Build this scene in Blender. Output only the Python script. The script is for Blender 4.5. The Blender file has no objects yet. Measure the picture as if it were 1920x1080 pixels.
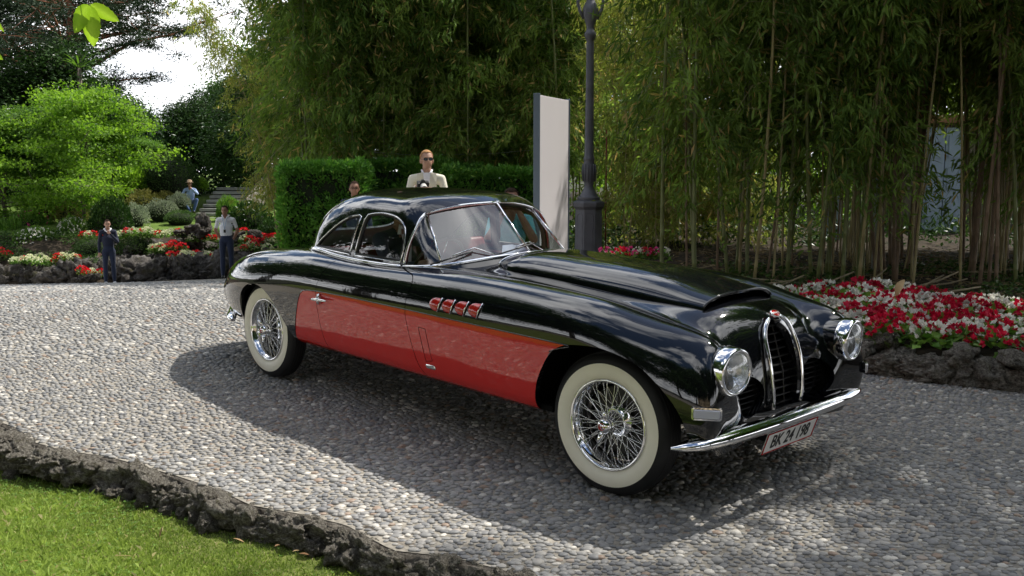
import bpy, bmesh, math, random
import numpy as np
from mathutils import Vector, Matrix, noise
scene = bpy.context.scene
col = scene.collection
R_ = math.radians
rng = np.random.default_rng(7)
random.seed(7)

# ---------------------------------------------------------------- camera, light, exposure
CAM_H = 1.614
PITCH = R_(6.97)
FPX = 1797.8                       # focal length in pixels of a 1920 px wide frame
cam_data = bpy.data.cameras.new('camera')
cam_data.sensor_width = 36.0
cam_data.lens = 36.0 * FPX / 1920.0
cam_data.clip_start = 0.05
cam_data.clip_end = 2000.0
cam = bpy.data.objects.new('camera', cam_data)
cam.location = (0, 0, CAM_H)
cam.rotation_euler = (math.pi / 2 - PITCH, 0, 0)
col.objects.link(cam)
scene.camera = cam

SUN_TO = Vector((0.56, 0.40, 1.02)).normalized()
sun_el = math.asin(SUN_TO.z)
sun_az = math.atan2(SUN_TO.x, SUN_TO.y)
sd = bpy.data.lights.new('sun', 'SUN')
sd.energy = 4.7
sd.angle = R_(0.9)
sd.color = (1.0, 0.955, 0.88)
sun = bpy.data.objects.new('sun', sd)
sun.rotation_euler = SUN_TO.to_track_quat('Z', 'Y').to_euler()
sun.location = (0, 0, 30)
col.objects.link(sun)

world = bpy.data.worlds.new('World')
scene.world = world
world.use_nodes = True
wn, wl = world.node_tree.nodes, world.node_tree.links
for n in list(wn): wn.remove(n)
w_out = wn.new('ShaderNodeOutputWorld')
w_bg = wn.new('ShaderNodeBackground'); w_bg.inputs['Strength'].default_value = 0.092
w_sky = wn.new('ShaderNodeTexSky'); w_sky.sky_type = 'NISHITA'; w_sky.sun_disc = False
w_sky.sun_elevation = sun_el; w_sky.sun_rotation = sun_az
w_sky.air_density = 1.0; w_sky.dust_density = 0.6; w_sky.ozone_density = 1.4
# broken white cloud cover mixed over the clear sky, projected on a flat layer overhead
w_tc = wn.new('ShaderNodeTexCoord')
w_sep = wn.new('ShaderNodeSeparateXYZ'); wl.new(w_tc.outputs['Generated'], w_sep.inputs[0])
w_zc = wn.new('ShaderNodeMath'); w_zc.operation = 'MAXIMUM'; w_zc.inputs[1].default_value = 0.0
wl.new(w_sep.outputs['Z'], w_zc.inputs[0])
w_za = wn.new('ShaderNodeMath'); w_za.operation = 'ADD'; w_za.inputs[1].default_value = 0.22
wl.new(w_zc.outputs[0], w_za.inputs[0])
def wdiv(sock):
    d = wn.new('ShaderNodeMath'); d.operation = 'DIVIDE'
    wl.new(sock, d.inputs[0]); wl.new(w_za.outputs[0], d.inputs[1]); return d.outputs[0]
w_cmb = wn.new('ShaderNodeCombineXYZ')
wl.new(wdiv(w_sep.outputs['X']), w_cmb.inputs[0]); wl.new(wdiv(w_sep.outputs['Y']), w_cmb.inputs[1])
w_noise = wn.new('ShaderNodeTexNoise'); w_noise.inputs['Scale'].default_value = 1.9
w_noise.inputs['Detail'].default_value = 7.0; w_noise.inputs['Roughness'].default_value = 0.56
w_noise.inputs['Distortion'].default_value = 0.25
w_map = wn.new('ShaderNodeMapping'); w_map.inputs['Location'].default_value = (10.04, 5.72, 0.0)
wl.new(w_cmb.outputs[0], w_map.inputs[0]); wl.new(w_map.outputs[0], w_noise.inputs['Vector'])
w_ramp = wn.new('ShaderNodeValToRGB')
w_ramp.color_ramp.elements[0].position = 0.485; w_ramp.color_ramp.elements[0].color = (0, 0, 0, 1)
w_ramp.color_ramp.elements[1].position = 0.565; w_ramp.color_ramp.elements[1].color = (1, 1, 1, 1)
# haze and cloud thicken towards the horizon all round
w_hz = wn.new('ShaderNodeMapRange'); w_hz.inputs[1].default_value = 0.0; w_hz.inputs[2].default_value = 0.45; w_hz.inputs[3].default_value = 0.20; w_hz.inputs[4].default_value = 0.0
wl.new(w_zc.outputs[0], w_hz.inputs[0])
w_ad = wn.new('ShaderNodeMath'); w_ad.operation = 'ADD'; wl.new(w_noise.outputs['Fac'], w_ad.inputs[0]); wl.new(w_hz.outputs[0], w_ad.inputs[1])
wl.new(w_ad.outputs[0], w_ramp.inputs[0])
w_noise2 = wn.new('ShaderNodeTexNoise'); w_noise2.inputs['Scale'].default_value = 3.2
w_noise2.inputs['Detail'].default_value = 5.0
wl.new(w_map.outputs[0], w_noise2.inputs['Vector'])
w_ramp2 = wn.new('ShaderNodeValToRGB')
w_ramp2.color_ramp.elements[0].position = 0.40; w_ramp2.color_ramp.elements[0].color = (10.5, 10.9, 11.6, 1)
w_ramp2.color_ramp.elements[1].position = 0.70; w_ramp2.color_ramp.elements[1].color = (24, 24, 24, 1)
wl.new(w_noise2.outputs['Fac'], w_ramp2.inputs[0])
w_mix = wn.new('ShaderNodeMixRGB')
wl.new(w_ramp.outputs[0], w_mix.inputs[0]); wl.new(w_sky.outputs[0], w_mix.inputs[1]); wl.new(w_ramp2.outputs[0], w_mix.inputs[2])
wl.new(w_mix.outputs[0], w_bg.inputs['Color'])
wl.new(w_bg.outputs[0], w_out.inputs[0])

scene.render.engine = 'CYCLES'
scene.view_settings.view_transform = 'Standard'
scene.view_settings.look = 'None'
scene.view_settings.exposure = 0.5
scene.view_settings.gamma = 1.0
scene.view_settings.use_curve_mapping = False
cy = scene.cycles
cy.max_bounces = 8; cy.diffuse_bounces = 3; cy.glossy_bounces = 5; cy.transmission_bounces = 6
cy.transparent_max_bounces = 10
cy.caustics_reflective = False; cy.caustics_refractive = False
cy.sample_clamp_indirect = 6.0
try:
    cy.use_denoising = True
    cy.denoiser = 'OPENIMAGEDENOISE'
except Exception:
    pass

# ---------------------------------------------------------------- helpers
def at(px, py, Y):
    """World point seen at pixel (px, py) of the 1920x1080 photograph, Y metres in front of the camera."""
    a = (px - 960) / FPX; b = (py - 540) / FPX
    dy = math.cos(PITCH) - b * math.sin(PITCH)
    dz = -math.sin(PITCH) - b * math.cos(PITCH)
    t = Y / dy
    return Vector((a * t, Y, CAM_H + dz * t))

def tag(o, label=None, cat=None, group=None, kind=None):
    if label: o['label'] = label
    if cat: o['category'] = cat
    if group: o['group'] = group
    if kind: o['kind'] = kind
    return o

def empty(name, loc=(0, 0, 0), rot=(0, 0, 0), parent=None):
    o = bpy.data.objects.new(name, None); o.location = loc; o.rotation_euler = rot
    o.empty_display_size = 0.1
    col.objects.link(o)
    if parent: o.parent = parent
    return o

def mesh_np(name, V, Fc, mats, parent=None, smooth=False, mi=None, nrm=None, uv=None):
    """V (n,3); Fc (m,k) array or list of tuples -> one linked object."""
    me = bpy.data.meshes.new(name)
    V = np.asarray(V, dtype=np.float32)
    if isinstance(Fc, np.ndarray):
        m, k = Fc.shape
        me.vertices.add(len(V)); me.vertices.foreach_set('co', V.ravel())
        me.loops.add(m * k); me.loops.foreach_set('vertex_index', Fc.astype(np.int32).ravel())
        me.polygons.add(m)
        me.polygons.foreach_set('loop_start', np.arange(0, m * k, k, dtype=np.int32))
        me.update(calc_edges=True)
    else:
        me.from_pydata([tuple(map(float, v)) for v in V], [], [tuple(int(i) for i in f) for f in Fc])
        me.update()
    if not isinstance(mats, (list, tuple)): mats = [mats]
    for mt in mats: me.materials.append(mt)
    if mi is not None: me.polygons.foreach_set('material_index', np.asarray(mi, dtype=np.int32))
    me.polygons.foreach_set('use_smooth', np.full(len(me.polygons), bool(smooth)))
    if nrm is not None:
        me.normals_split_custom_set_from_vertices([tuple(map(float, n)) for n in nrm])
    me.update()
    o = bpy.data.objects.new(name, me); col.objects.link(o)
    if parent: o.parent = parent
    return o

def vcol(o, vals, name='tint'):
    """per-vertex float/colour attribute used as the piece's own natural colour variation"""
    a = o.data.attributes.new(name, 'FLOAT', 'POINT')
    a.data.foreach_set('value', np.asarray(vals, dtype=np.float32))

class MB:
    """collects primitive shapes and links them as ONE mesh object"""
    def __init__(self): self.v = []; self.f = []; self.m = []; self.n = 0
    def add(self, V, Fs, mi=0):
        V = np.asarray(V, float)
        self.v.append(V); self.f += [tuple(i + self.n for i in f) for f in Fs]; self.m += [mi] * len(Fs); self.n += len(V)
    def box(self, c, s, rz=0.0, mi=0, taper=1.0):
        hx, hy, hz = s[0] / 2, s[1] / 2, s[2] / 2
        P = np.array([[x * hx * (taper if z > 0 else 1), y * hy * (taper if z > 0 else 1), z * hz] for z in (-1, 1) for y in (-1, 1) for x in (-1, 1)])
        c_, s_ = math.cos(rz), math.sin(rz)
        P = np.stack([P[:, 0] * c_ - P[:, 1] * s_, P[:, 0] * s_ + P[:, 1] * c_, P[:, 2]], 1) + np.array(c)
        self.add(P, [(0, 2, 3, 1), (4, 5, 7, 6), (0, 1, 5, 4), (2, 6, 7, 3), (0, 4, 6, 2), (1, 3, 7, 5)], mi)
    def tube(self, pts, r, seg=8, mi=0, cap=True, closed=False):
        pts = [np.array(p, float) for p in pts]; n = len(pts)
        rr = [r] * n if np.isscalar(r) else list(r)
        V = []; up = None
        for i, p in enumerate(pts):
            a = pts[(i - 1) % n] if (i > 0 or closed) else pts[i]
            b = pts[(i + 1) % n] if (i < n - 1 or closed) else pts[i]
            t = b - a; t = t / (np.linalg.norm(t) + 1e-12)
            if up is None:
                up = np.array([0, 0, 1.0]) if abs(t[2]) < 0.9 else np.array([1.0, 0, 0])
            x = np.cross(up, t); x /= np.linalg.norm(x) + 1e-12
            y = np.cross(t, x); up = y
            for k in range(seg):
                th = 2 * math.pi * k / seg
                V.append(p + rr[i] * (math.cos(th) * x + math.sin(th) * y))
        Fs = []
        for i in range(n if closed else n - 1):
            j = (i + 1) % n
            for k in range(seg):
                k2 = (k + 1) % seg
                Fs.append((i * seg + k, i * seg + k2, j * seg + k2, j * seg + k))
        if cap and not closed:
            Fs.append(tuple(reversed(range(seg)))); Fs.append(tuple((n - 1) * seg + k for k in range(seg)))
        self.add(V, Fs, mi)
    def lathe(self, prof, seg=32, axis='z', c=(0, 0, 0), mi=0, a0=0.0, a1=None, mis=None):
        """prof: list of (radius, height)"""
        full = a1 is None
        n = len(prof); S = seg if full else seg + 1
        V = []
        for (r, h) in prof:
            for k in range(S):
                th = a0 + ((2 * math.pi) if full else (a1 - a0)) * k / seg
                x, y = r * math.cos(th), r * math.sin(th)
                if axis == 'z': V.append((c[0] + x, c[1] + y, c[2] + h))
                elif axis == 'y': V.append((c[0] + x, c[1] + h, c[2] + y))
                else: V.append((c[0] + h, c[1] + x, c[2] + y))
        Fs = []; ms = []
        for i in range(n - 1):
            for k in range(seg):
                k2 = (k + 1) % S
                f = (i * S + k, i * S + k2, (i + 1) * S + k2, (i + 1) * S + k)
                if axis == 'y': f = f[::-1]
                Fs.append(f); ms.append(mi if mis is None else mis[i])
        b = self.n; self.add(V, Fs, mi)
        if mis is not None: self.m[-len(Fs):] = ms
    def build(self, name, mats, parent=None, smooth=False, sharp=None, bevel=0.0):
        V = np.concatenate(self.v) if self.v else np.zeros((0, 3))
        o = mesh_np(name, V, self.f, mats, parent, smooth, self.m)
        if sharp is not None:
            me = o.data
            try: me.set_sharp_from_angle(angle=R_(sharp))
            except Exception: pass
        if bevel > 0:
            m = o.modifiers.new('bevel', 'BEVEL'); m.width = bevel; m.segments = 2; m.limit_method = 'ANGLE'
        return o

def copy_tree(o, parent=None):
    c = o.copy(); col.objects.link(c)
    if parent is not None: c.parent = parent
    for ch in KIDS.get(o.name, []): copy_tree(ch, c)
    return c
KIDS = {}
def reg(o):
    """remember the children of a prototype so that copy_tree needs no depsgraph update"""
    KIDS[o.name] = [c for c in bpy.data.objects if c.parent == o]
    for c in KIDS[o.name]: reg(c)

def mat(name):
    m = bpy.data.materials.new(name); m.use_nodes = True
    nt = m.node_tree
    return m, nt, nt.nodes['Principled BSDF']

def simple(name, rgb, rough=0.5, metal=0.0, coat=0.0, spec=0.5, var=0.0, vscale=5.0, bump=0.0, bscale=40.0, trans=0.0, sheen=0.0):
    m, nt, b = mat(name)
    b.inputs['Base Color'].default_value = (*rgb, 1); b.inputs['Roughness'].default_value = rough
    b.inputs['Metallic'].default_value = metal; b.inputs['Coat Weight'].default_value = coat
    b.inputs['Coat Roughness'].default_value = 0.02; b.inputs['Specular IOR Level'].default_value = spec
    b.inputs['Sheen Weight'].default_value = sheen
    N, L = nt.nodes, nt.links
    tc = N.new('ShaderNodeTexCoord')
    if var > 0:
        nz = N.new('ShaderNodeTexNoise'); nz.inputs['Scale'].default_value = vscale; nz.inputs['Detail'].default_value = 5
        L.new(tc.outputs['Object'], nz.inputs['Vector'])
        rp = N.new('ShaderNodeMapRange'); rp.inputs[1].default_value = 0.3; rp.inputs[2].default_value = 0.7
        rp.inputs[3].default_value = 1 - var; rp.inputs[4].default_value = 1 + var
        L.new(nz.outputs['Fac'], rp.inputs[0])
        hs = N.new('ShaderNodeHueSaturation'); hs.inputs['Color'].default_value = (*rgb, 1)
        L.new(rp.outputs[0], hs.inputs['Value']); L.new(hs.outputs[0], b.inputs['Base Color'])
    if bump > 0:
        nz = N.new('ShaderNodeTexNoise'); nz.inputs['Scale'].default_value = bscale; nz.inputs['Detail'].default_value = 6
        L.new(tc.outputs['Object'], nz.inputs['Vector'])
        bp = N.new('ShaderNodeBump'); bp.inputs['Strength'].default_value = bump; bp.inputs['Distance'].default_value = 0.02
        L.new(nz.outputs['Fac'], bp.inputs['Height']); L.new(bp.outputs[0], b.inputs['Normal'])
    return m

def leafmat(name, c1, c2, c3=None, rough=0.55, trans=0.35, tintpos=0.85, spec=0.22):
    """leaf: colour runs c1..c2 by the leaf's own tint attribute; c3 for the few dry or odd leaves; light passes through"""
    m, nt, b = mat(name)
    N, L = nt.nodes, nt.links
    at_ = N.new('ShaderNodeAttribute'); at_.attribute_name = 'tint'
    oi = N.new('ShaderNodeObjectInfo')
    rp = N.new('ShaderNodeValToRGB')
    e = rp.color_ramp.elements
    e[0].position = 0.0; e[0].color = (*c1, 1); e[1].position = tintpos; e[1].color = (*c2, 1)
    if c3 is not None:
        x = e.new(min(0.999, tintpos + 0.06)); x.color = (*c3, 1)
    L.new(at_.outputs['Fac'], rp.inputs[0])
    hs = N.new('ShaderNodeHueSaturation')
    mr = N.new('ShaderNodeMapRange'); mr.inputs[3].default_value = 0.8; mr.inputs[4].default_value = 1.2
    L.new(oi.outputs['Random'], mr.inputs[0]); L.new(mr.outputs[0], hs.inputs['Value'])
    L.new(rp.outputs[0], hs.inputs['Color'])
    L.new(hs.outputs[0], b.inputs['Base Color'])
    b.inputs['Roughness'].default_value = rough; b.inputs['Specular IOR Level'].default_value = spec
    tr = N.new('ShaderNodeBsdfTranslucent'); 
    hs2 = N.new('ShaderNodeHueSaturation'); hs2.inputs['Value'].default_value = 1.5; hs2.inputs['Saturation'].default_value = 1.1
    L.new(hs.outputs[0], hs2.inputs['Color']); L.new(hs2.outputs[0], tr.inputs[0])
    mx = N.new('ShaderNodeMixShader'); mx.inputs[0].default_value = trans
    L.new(b.outputs[0], mx.inputs[1]); L.new(tr.outputs[0], mx.inputs[2])
    L.new(mx.outputs[0], nt.nodes['Material Output'].inputs['Surface'])
    return m

def text_mesh(body, size, extrude=0.0, sx=1.0, bold=0.0):
    c = bpy.data.curves.new('text', 'FONT'); c.body = body; c.size = size; c.extrude = extrude
    c.align_x = 'CENTER'; c.align_y = 'CENTER'; c.offset = bold; c.resolution_u = 3
    o = bpy.data.objects.new('text', c); col.objects.link(o)
    dg = bpy.context.evaluated_depsgraph_get()
    me = bpy.data.meshes.new_from_object(o.evaluated_get(dg))
    V = np.array([v.co[:] for v in me.vertices]) * np.array([sx, 1, 1]); Fs = [tuple(p.vertices) for p in me.polygons]
    bpy.data.objects.remove(o); bpy.data.curves.remove(c); bpy.data.meshes.remove(me)
    return V, Fs
# ================================================================ THE CAR (own frame: x forward, y to its left, z up, origin under the front axle)
Rcw = np.array([[0.6938897, 0.7199952, 0.0111327], [-0.7196286, 0.6939188, -0.0247258], [-0.0255277, 0.0091455, 0.9996323]])
Tcw = np.array([0.99519195, 5.1686206, 0.00640188])
CAR_M = Matrix([[*Rcw[0], Tcw[0]], [*Rcw[1], Tcw[1]], [*Rcw[2], Tcw[2]], [0, 0, 0, 1]])
WB = 3.3

def paint(name, rgb, rough=0.035, flake=0.0):
    m, nt, b = mat(name)
    b.inputs['Base Color'].default_value = (*rgb, 1); b.inputs['Roughness'].default_value = rough
    b.inputs['Specular IOR Level'].default_value = 0.62
    b.inputs['Coat Weight'].default_value = 0.6; b.inputs['Coat Roughness'].default_value = 0.015
    N, L = nt.nodes, nt.links
    tc = N.new('ShaderNodeTexCoord')
    nz = N.new('ShaderNodeTexNoise'); nz.inputs['Scale'].default_value = 9; nz.inputs['Detail'].default_value = 2
    L.new(tc.outputs['Object'], nz.inputs['Vector'])
    bp = N.new('ShaderNodeBump'); bp.inputs['Strength'].default_value = 0.035; bp.inputs['Distance'].default_value = 0.02
    L.new(nz.outputs['Fac'], bp.inputs['Height']); L.new(bp.outputs[0], b.inputs['Normal']); L.new(bp.outputs[0], b.inputs['Coat Normal'])
    # light road dust: a little rougher in patches
    n2 = N.new('ShaderNodeTexNoise'); n2.inputs['Scale'].default_value = 3.5; n2.inputs['Detail'].default_value = 6
    L.new(tc.outputs['Object'], n2.inputs['Vector'])
    mr = N.new('ShaderNodeMapRange'); mr.inputs[1].default_value = 0.45; mr.inputs[2].default_value = 0.75; mr.inputs[3].default_value = rough; mr.inputs[4].default_value = rough + 0.05
    L.new(n2.outputs['Fac'], mr.inputs[0]); L.new(mr.outputs[0], b.inputs['Roughness'])
    return m
M_black = paint('black_paint', (0.0035, 0.0038, 0.005))
M_red = paint('red_paint', (0.56, 0.014, 0.009), 0.05)
M_red.node_tree.nodes['Principled BSDF'].inputs['Coat Weight'].default_value = 0.55
M_red.node_tree.nodes['Principled BSDF'].inputs['Specular IOR Level'].default_value = 0.5
M_gap = simple('dark_cavity', (0.004, 0.004, 0.004), 0.9, spec=0.1)
M_chrome = simple('chrome', (0.86, 0.86, 0.87), 0.045, 1.0)
M_chrome2 = simple('worn_chrome', (0.72, 0.72, 0.73), 0.16, 1.0)
M_rubber = simple('tyre_rubber', (0.012, 0.012, 0.013), 0.62, spec=0.35, var=0.25, vscale=12)
M_white_wall = simple('whitewall_rubber', (0.80, 0.76, 0.62), 0.42, spec=0.4, var=0.05, vscale=6)
M_leather = simple('red_leather', (0.20, 0.012, 0.014), 0.38, var=0.15, vscale=9, bump=0.1, bscale=60)
M_headliner = simple('grey_headliner', (0.30, 0.27, 0.24), 0.9)
M_blackrub = simple('black_trim', (0.012, 0.012, 0.012), 0.5)
M_redtrim = simple('red_enamel', (0.42, 0.012, 0.010), 0.12, coat=.3)
M_white_en = simple('white_enamel', (0.80, 0.80, 0.78), 0.3)
M_blacklet = simple('black_lettering', (0.01, 0.01, 0.01), 0.5)

def glassmat(name, tint=(1, 1, 1), refl=1.0, ior=1.5, frost=0.0, base=.11):
    m, nt, b = mat(name)
    N, L = nt.nodes, nt.links
    N.remove(b)
    tr = N.new('ShaderNodeBsdfTransparent'); tr.inputs[0].default_value = (*tint, 1)
    gl = N.new('ShaderNodeBsdfGlossy'); gl.inputs['Roughness'].default_value = 0.012
    # two-sided reflectance of a thin pane (Schlick)
    gm = N.new('ShaderNodeNewGeometry'); dt = N.new('ShaderNodeVectorMath'); dt.operation = 'DOT_PRODUCT'; L.new(gm.outputs['Incoming'], dt.inputs[0]); L.new(gm.outputs['Normal'], dt.inputs[1])
    ab = N.new('ShaderNodeMath'); ab.operation = 'ABSOLUTE'; L.new(dt.outputs['Value'], ab.inputs[0])
    om = N.new('ShaderNodeMath'); om.operation = 'SUBTRACT'; om.inputs[0].default_value = 1.0; om.use_clamp = True; L.new(ab.outputs[0], om.inputs[1])
    pw = N.new('ShaderNodeMath'); pw.operation = 'POWER'; pw.inputs[1].default_value = 4.2; L.new(om.outputs[0], pw.inputs[0])
    fr = N.new('ShaderNodeMath'); fr.operation = 'MULTIPLY_ADD'; fr.inputs[1].default_value = .92; fr.inputs[2].default_value = base; L.new(pw.outputs[0], fr.inputs[0])
    ge = N.new('ShaderNodeMath'); ge.operation = 'MULTIPLY_ADD'; ge.inputs[1].default_value = refl; ge.inputs[2].default_value = 0.0; ge.use_clamp = True
    L.new(fr.outputs[0], ge.inputs[0])
    mx = N.new('ShaderNodeMixShader'); L.new(ge.outputs[0], mx.inputs[0])
    L.new(tr.outputs[0], mx.inputs[1]); L.new(gl.outputs[0], mx.inputs[2])
    out = mx.outputs[0]
    if frost > 0:
        df = N.new('ShaderNodeBsdfDiffuse'); df.inputs[0].default_value = (.85, .87, .9, 1); m2 = N.new('ShaderNodeMixShader'); m2.inputs[0].default_value = frost
        L.new(out, m2.inputs[1]); L.new(df.outputs[0], m2.inputs[2]); out = m2.outputs[0]
    L.new(out, nt.nodes['Material Output'].inputs['Surface'])
    return m
M_glass = glassmat('window_glass', (0.86, 0.91, 0.89), 1.0)
M_screen = glassmat('windscreen_glass', (0.82, 0.88, 0.88), 1.0, base=.19)
M_lens = glassmat('lamp_lens', (0.93, 0.95, 0.97), 1.3, frost=.07)

# ---- surfaces from control nets
def bspline_basis(n, t):
    """clamped uniform cubic B-spline basis, n control points, parameters t in 0..1 -> (len(t), n)"""
    k = 3
    kn = np.concatenate([np.zeros(k), np.linspace(0, 1, n - k + 1), np.ones(k)])
    t = np.clip(np.asarray(t, float), 0, 1 - 1e-9)
    B = np.zeros((len(t), len(kn) - 1))
    for i in range(len(kn) - 1):
        B[:, i] = (t >= kn[i]) & (t < kn[i + 1])
    for d in range(1, k + 1):
        Bn = np.zeros((len(t), len(kn) - 1 - d))
        for i in range(len(kn) - 1 - d):
            a = kn[i + d] - kn[i]; b = kn[i + d + 1] - kn[i + 1]
            if a > 0: Bn[:, i] += (t - kn[i]) / a * B[:, i]
            if b > 0: Bn[:, i] += (kn[i + d + 1] - t) / b * B[:, i + 1]
        B = Bn
    return B

def natural_mat(s, t):
    """matrix mapping knot values at parameters s to natural-cubic-spline values at t"""
    n = len(s); h = np.diff(s)
    A = np.zeros((n, n)); Bm = np.zeros((n, n)); A[0, 0] = A[-1, -1] = 1
    for i in range(1, n - 1):
        A[i, i - 1] = h[i - 1]; A[i, i] = 2 * (h[i - 1] + h[i]); A[i, i + 1] = h[i]
        Bm[i, i - 1] = 6 / h[i - 1]; Bm[i, i] = -6 / h[i - 1] - 6 / h[i]; Bm[i, i + 1] = 6 / h[i]
    Mm = np.linalg.solve(A, Bm)
    idx = np.clip(np.searchsorted(s, t, side='right') - 1, 0, n - 2)
    a = (s[idx + 1] - t) / h[idx]; b = (t - s[idx]) / h[idx]
    W = np.zeros((len(t), n)); r = np.arange(len(t))
    W[r, idx] += a; W[r, idx + 1] += b
    W += ((a ** 3 - a) * h[idx] ** 2 / 6)[:, None] * Mm[idx] + ((b ** 3 - b) * h[idx] ** 2 / 6)[:, None] * Mm[idx + 1]
    return W

def spline_pts(P, n, closed=False):
    P = np.asarray(P, float)
    if closed:
        Q = np.concatenate([P[-3:], P, P[:3]]); s = np.concatenate([[0], np.cumsum(np.linalg.norm(np.diff(Q, axis=0), axis=1))])
        t = np.linspace(s[3], s[3 + len(P)], n, endpoint=False)
        return natural_mat(s, t) @ Q
    s = np.concatenate([[0], np.cumsum(np.linalg.norm(np.diff(P, axis=0), axis=1))])
    return natural_mat(s, np.linspace(0, s[-1], n)) @ P

class Surf:
    def __init__(s, V, N, F): s.V = np.asarray(V, float); s.N = np.asarray(N, float); s.F = list(F)
    def split(s, f):
        """cut along f = 0; returns (inside f<0, outside)"""
        V = list(s.V); N = list(s.N); neg = []; pos = []; cache = {}
        ff = f
        sg = ff < 0
        for face in s.F:
            g = [sg[i] for i in face]
            if all(g): neg.append(face); continue
            if not any(g): pos.append(face); continue
            a = []; b = []
            n = len(face)
            for k in range(n):
                i, j = face[k], face[(k + 1) % n]
                (a if sg[i] else b).append(i)
                if sg[i] != sg[j]:
                    key = (i, j) if i < j else (j, i)
                    if key not in cache:
                        t = ff[key[0]] / (ff[key[0]] - ff[key[1]])
                        cache[key] = len(V)
                        V.append(s.V[key[0]] * (1 - t) + s.V[key[1]] * t)
                        nn = s.N[key[0]] * (1 - t) + s.N[key[1]] * t
                        N.append(nn / (np.linalg.norm(nn) + 1e-12))
                    a.append(cache[key]); b.append(cache[key])
            if len(a) >= 3: neg.append(tuple(a))
            if len(b) >= 3: pos.append(tuple(b))
        V = np.array(V); N = np.array(N)
        return Surf(V, N, neg).compact(), Surf(V, N, pos).compact()
    def compact(s):
        if not s.F: return Surf(np.zeros((0, 3)), np.zeros((0, 3)), [])
        used = np.unique(np.concatenate([np.array(f) for f in s.F]))
        mp = -np.ones(len(s.V), int); mp[used] = np.arange(len(used))
        return Surf(s.V[used], s.N[used], [tuple(int(mp[i]) for i in f) for f in s.F])
    def boundary(s):
        """directed boundary edges"""
        e = {}
        for f in s.F:
            for k in range(len(f)):
                a, b = f[k], f[(k + 1) % len(f)]
                e[(a, b)] = e.get((a, b), 0) + 1
        return [(a, b) for (a, b) in e if (b, a) not in e]
    def offset(s, d):
        return Surf(s.V + s.N * d, s.N, s.F)

def merge(surfs):
    V = []; N = []; F = []; mi = []; n = 0
    for s, m in surfs:
        if len(s.F) == 0: continue
        V.append(s.V); N.append(s.N); F += [tuple(i + n for i in f) for f in s.F]; mi += [m] * len(s.F); n += len(s.V)
    return np.concatenate(V), np.concatenate(N), F, mi

def surf_obj(name, surfs, mats, parent, lip=0.0):
    """surfs: list of (Surf, material index). lip: turn the open edges inwards by that much, so that the sheet has thickness"""
    V, N, F, mi = merge(surfs)
    o_ = [(Surf(V, N, F), 0)]
    if lip > 0:
        s = Surf(V, N, F)
        # weld coincident vertices for boundary search
        key = np.round(V * 1e5).astype(np.int64); _, inv = np.unique(key, axis=0, return_inverse=True); inv = inv.ravel()
        e = {}
        for f in F:
            for k in range(len(f)):
                a, b = f[k], f[(k + 1) % len(f)]
                e[(inv[a], inv[b])] = (a, b)
        V = list(V); N = list(N)
        for (ka, kb), (a, b) in list(e.items()):
            if (kb, ka) in e: continue
            n0 = len(V)
            va, vb = V[a], V[b]
            fn = np.cross(vb - va, -N[a]); ln = np.linalg.norm(fn)
            if ln < 1e-9: continue
            fn /= ln
            V += [va, vb, vb - N[b] * lip, va - N[a] * lip]; N += [-fn] * 4
            F.append((n0 + 1, n0, n0 + 3, n0 + 2)); mi.append(0)
        V = np.array(V); N = np.array(N)
    return mesh_np(name, V, F, mats, parent, True, mi, N)

def net_surface(rings, nu, nv, ju=None):
    """rings: list of rings of (x,y,z) with y>=0, outer edge first and centre line last; mirrored over y. near side (y<0) comes first in v."""
    G = []
    for r in rings:
        r = np.array(r, float)
        near = r * np.array([1, -1, 1]); far = r[:-1][::-1]
        G.append(np.concatenate([near, far]))
    G = np.array(G)                                   # nr, nc, 3
    Bv = bspline_basis(G.shape[1], np.linspace(0, 1, nv))
    H = np.einsum('vc,rcd->rvd', Bv, G)
    d = np.linalg.norm(np.diff(H, axis=0), axis=2).mean(axis=1)
    s = np.concatenate([[0], np.cumsum(d)])
    Wu = natural_mat(s, np.linspace(0, s[-1], nu))
    P = np.einsum('ur,rvd->uvd', Wu, H)
    du = np.gradient(P, axis=0); dv = np.gradient(P, axis=1)
    Nn = np.cross(du, dv); Nn /= np.linalg.norm(Nn, axis=2, keepdims=True) + 1e-12
    return P, Nn

def grid_surf(P, Nn, outward):
    nu, nv = P.shape[:2]
    idx = np.arange(nu * nv).reshape(nu, nv)
    F = np.stack([idx[:-1, :-1], idx[1:, :-1], idx[1:, 1:], idx[:-1, 1:]], -1).reshape(-1, 4)
    V = P.reshape(-1, 3); N = Nn.reshape(-1, 3)
    # orient
    c = outward
    if np.mean(np.einsum('ij,ij->i', N, V - c)) < 0: N = -N
    p = V[F[:, 0]]; fn = np.cross(V[F[:, 1]] - p, V[F[:, 2]] - p)
    if np.mean(np.einsum('ij,ij->i', fn, N[F[:, 0]])) < 0: F = F[:, ::-1]
    return Surf(V, N, [tuple(int(i) for i in f) for f in F])

def sdf_poly(Q, P):
    """signed distance (negative inside) of points Q (n,2) to closed polygon P (m,2)"""
    A = P; B = np.roll(P, -1, axis=0)
    d2 = np.full(len(Q), 1e9); inside = np.zeros(len(Q), bool)
    for a, b in zip(A, B):
        e = b - a; w = Q - a
        t = np.clip((w @ e) / (e @ e + 1e-12), 0, 1)
        dd = w - t[:, None] * e
        d2 = np.minimum(d2, (dd ** 2).sum(1))
        c1 = (a[1] <= Q[:, 1]) != (b[1] <= Q[:, 1])
        with np.errstate(divide='ignore', invalid='ignore'):
            xi = a[0] + (Q[:, 1] - a[1]) / (b[1] - a[1] + 1e-15) * (b[0] - a[0])
        inside ^= c1 & (Q[:, 0] < xi)
    d = np.sqrt(d2)
    return np.where(inside, -d, d)

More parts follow.
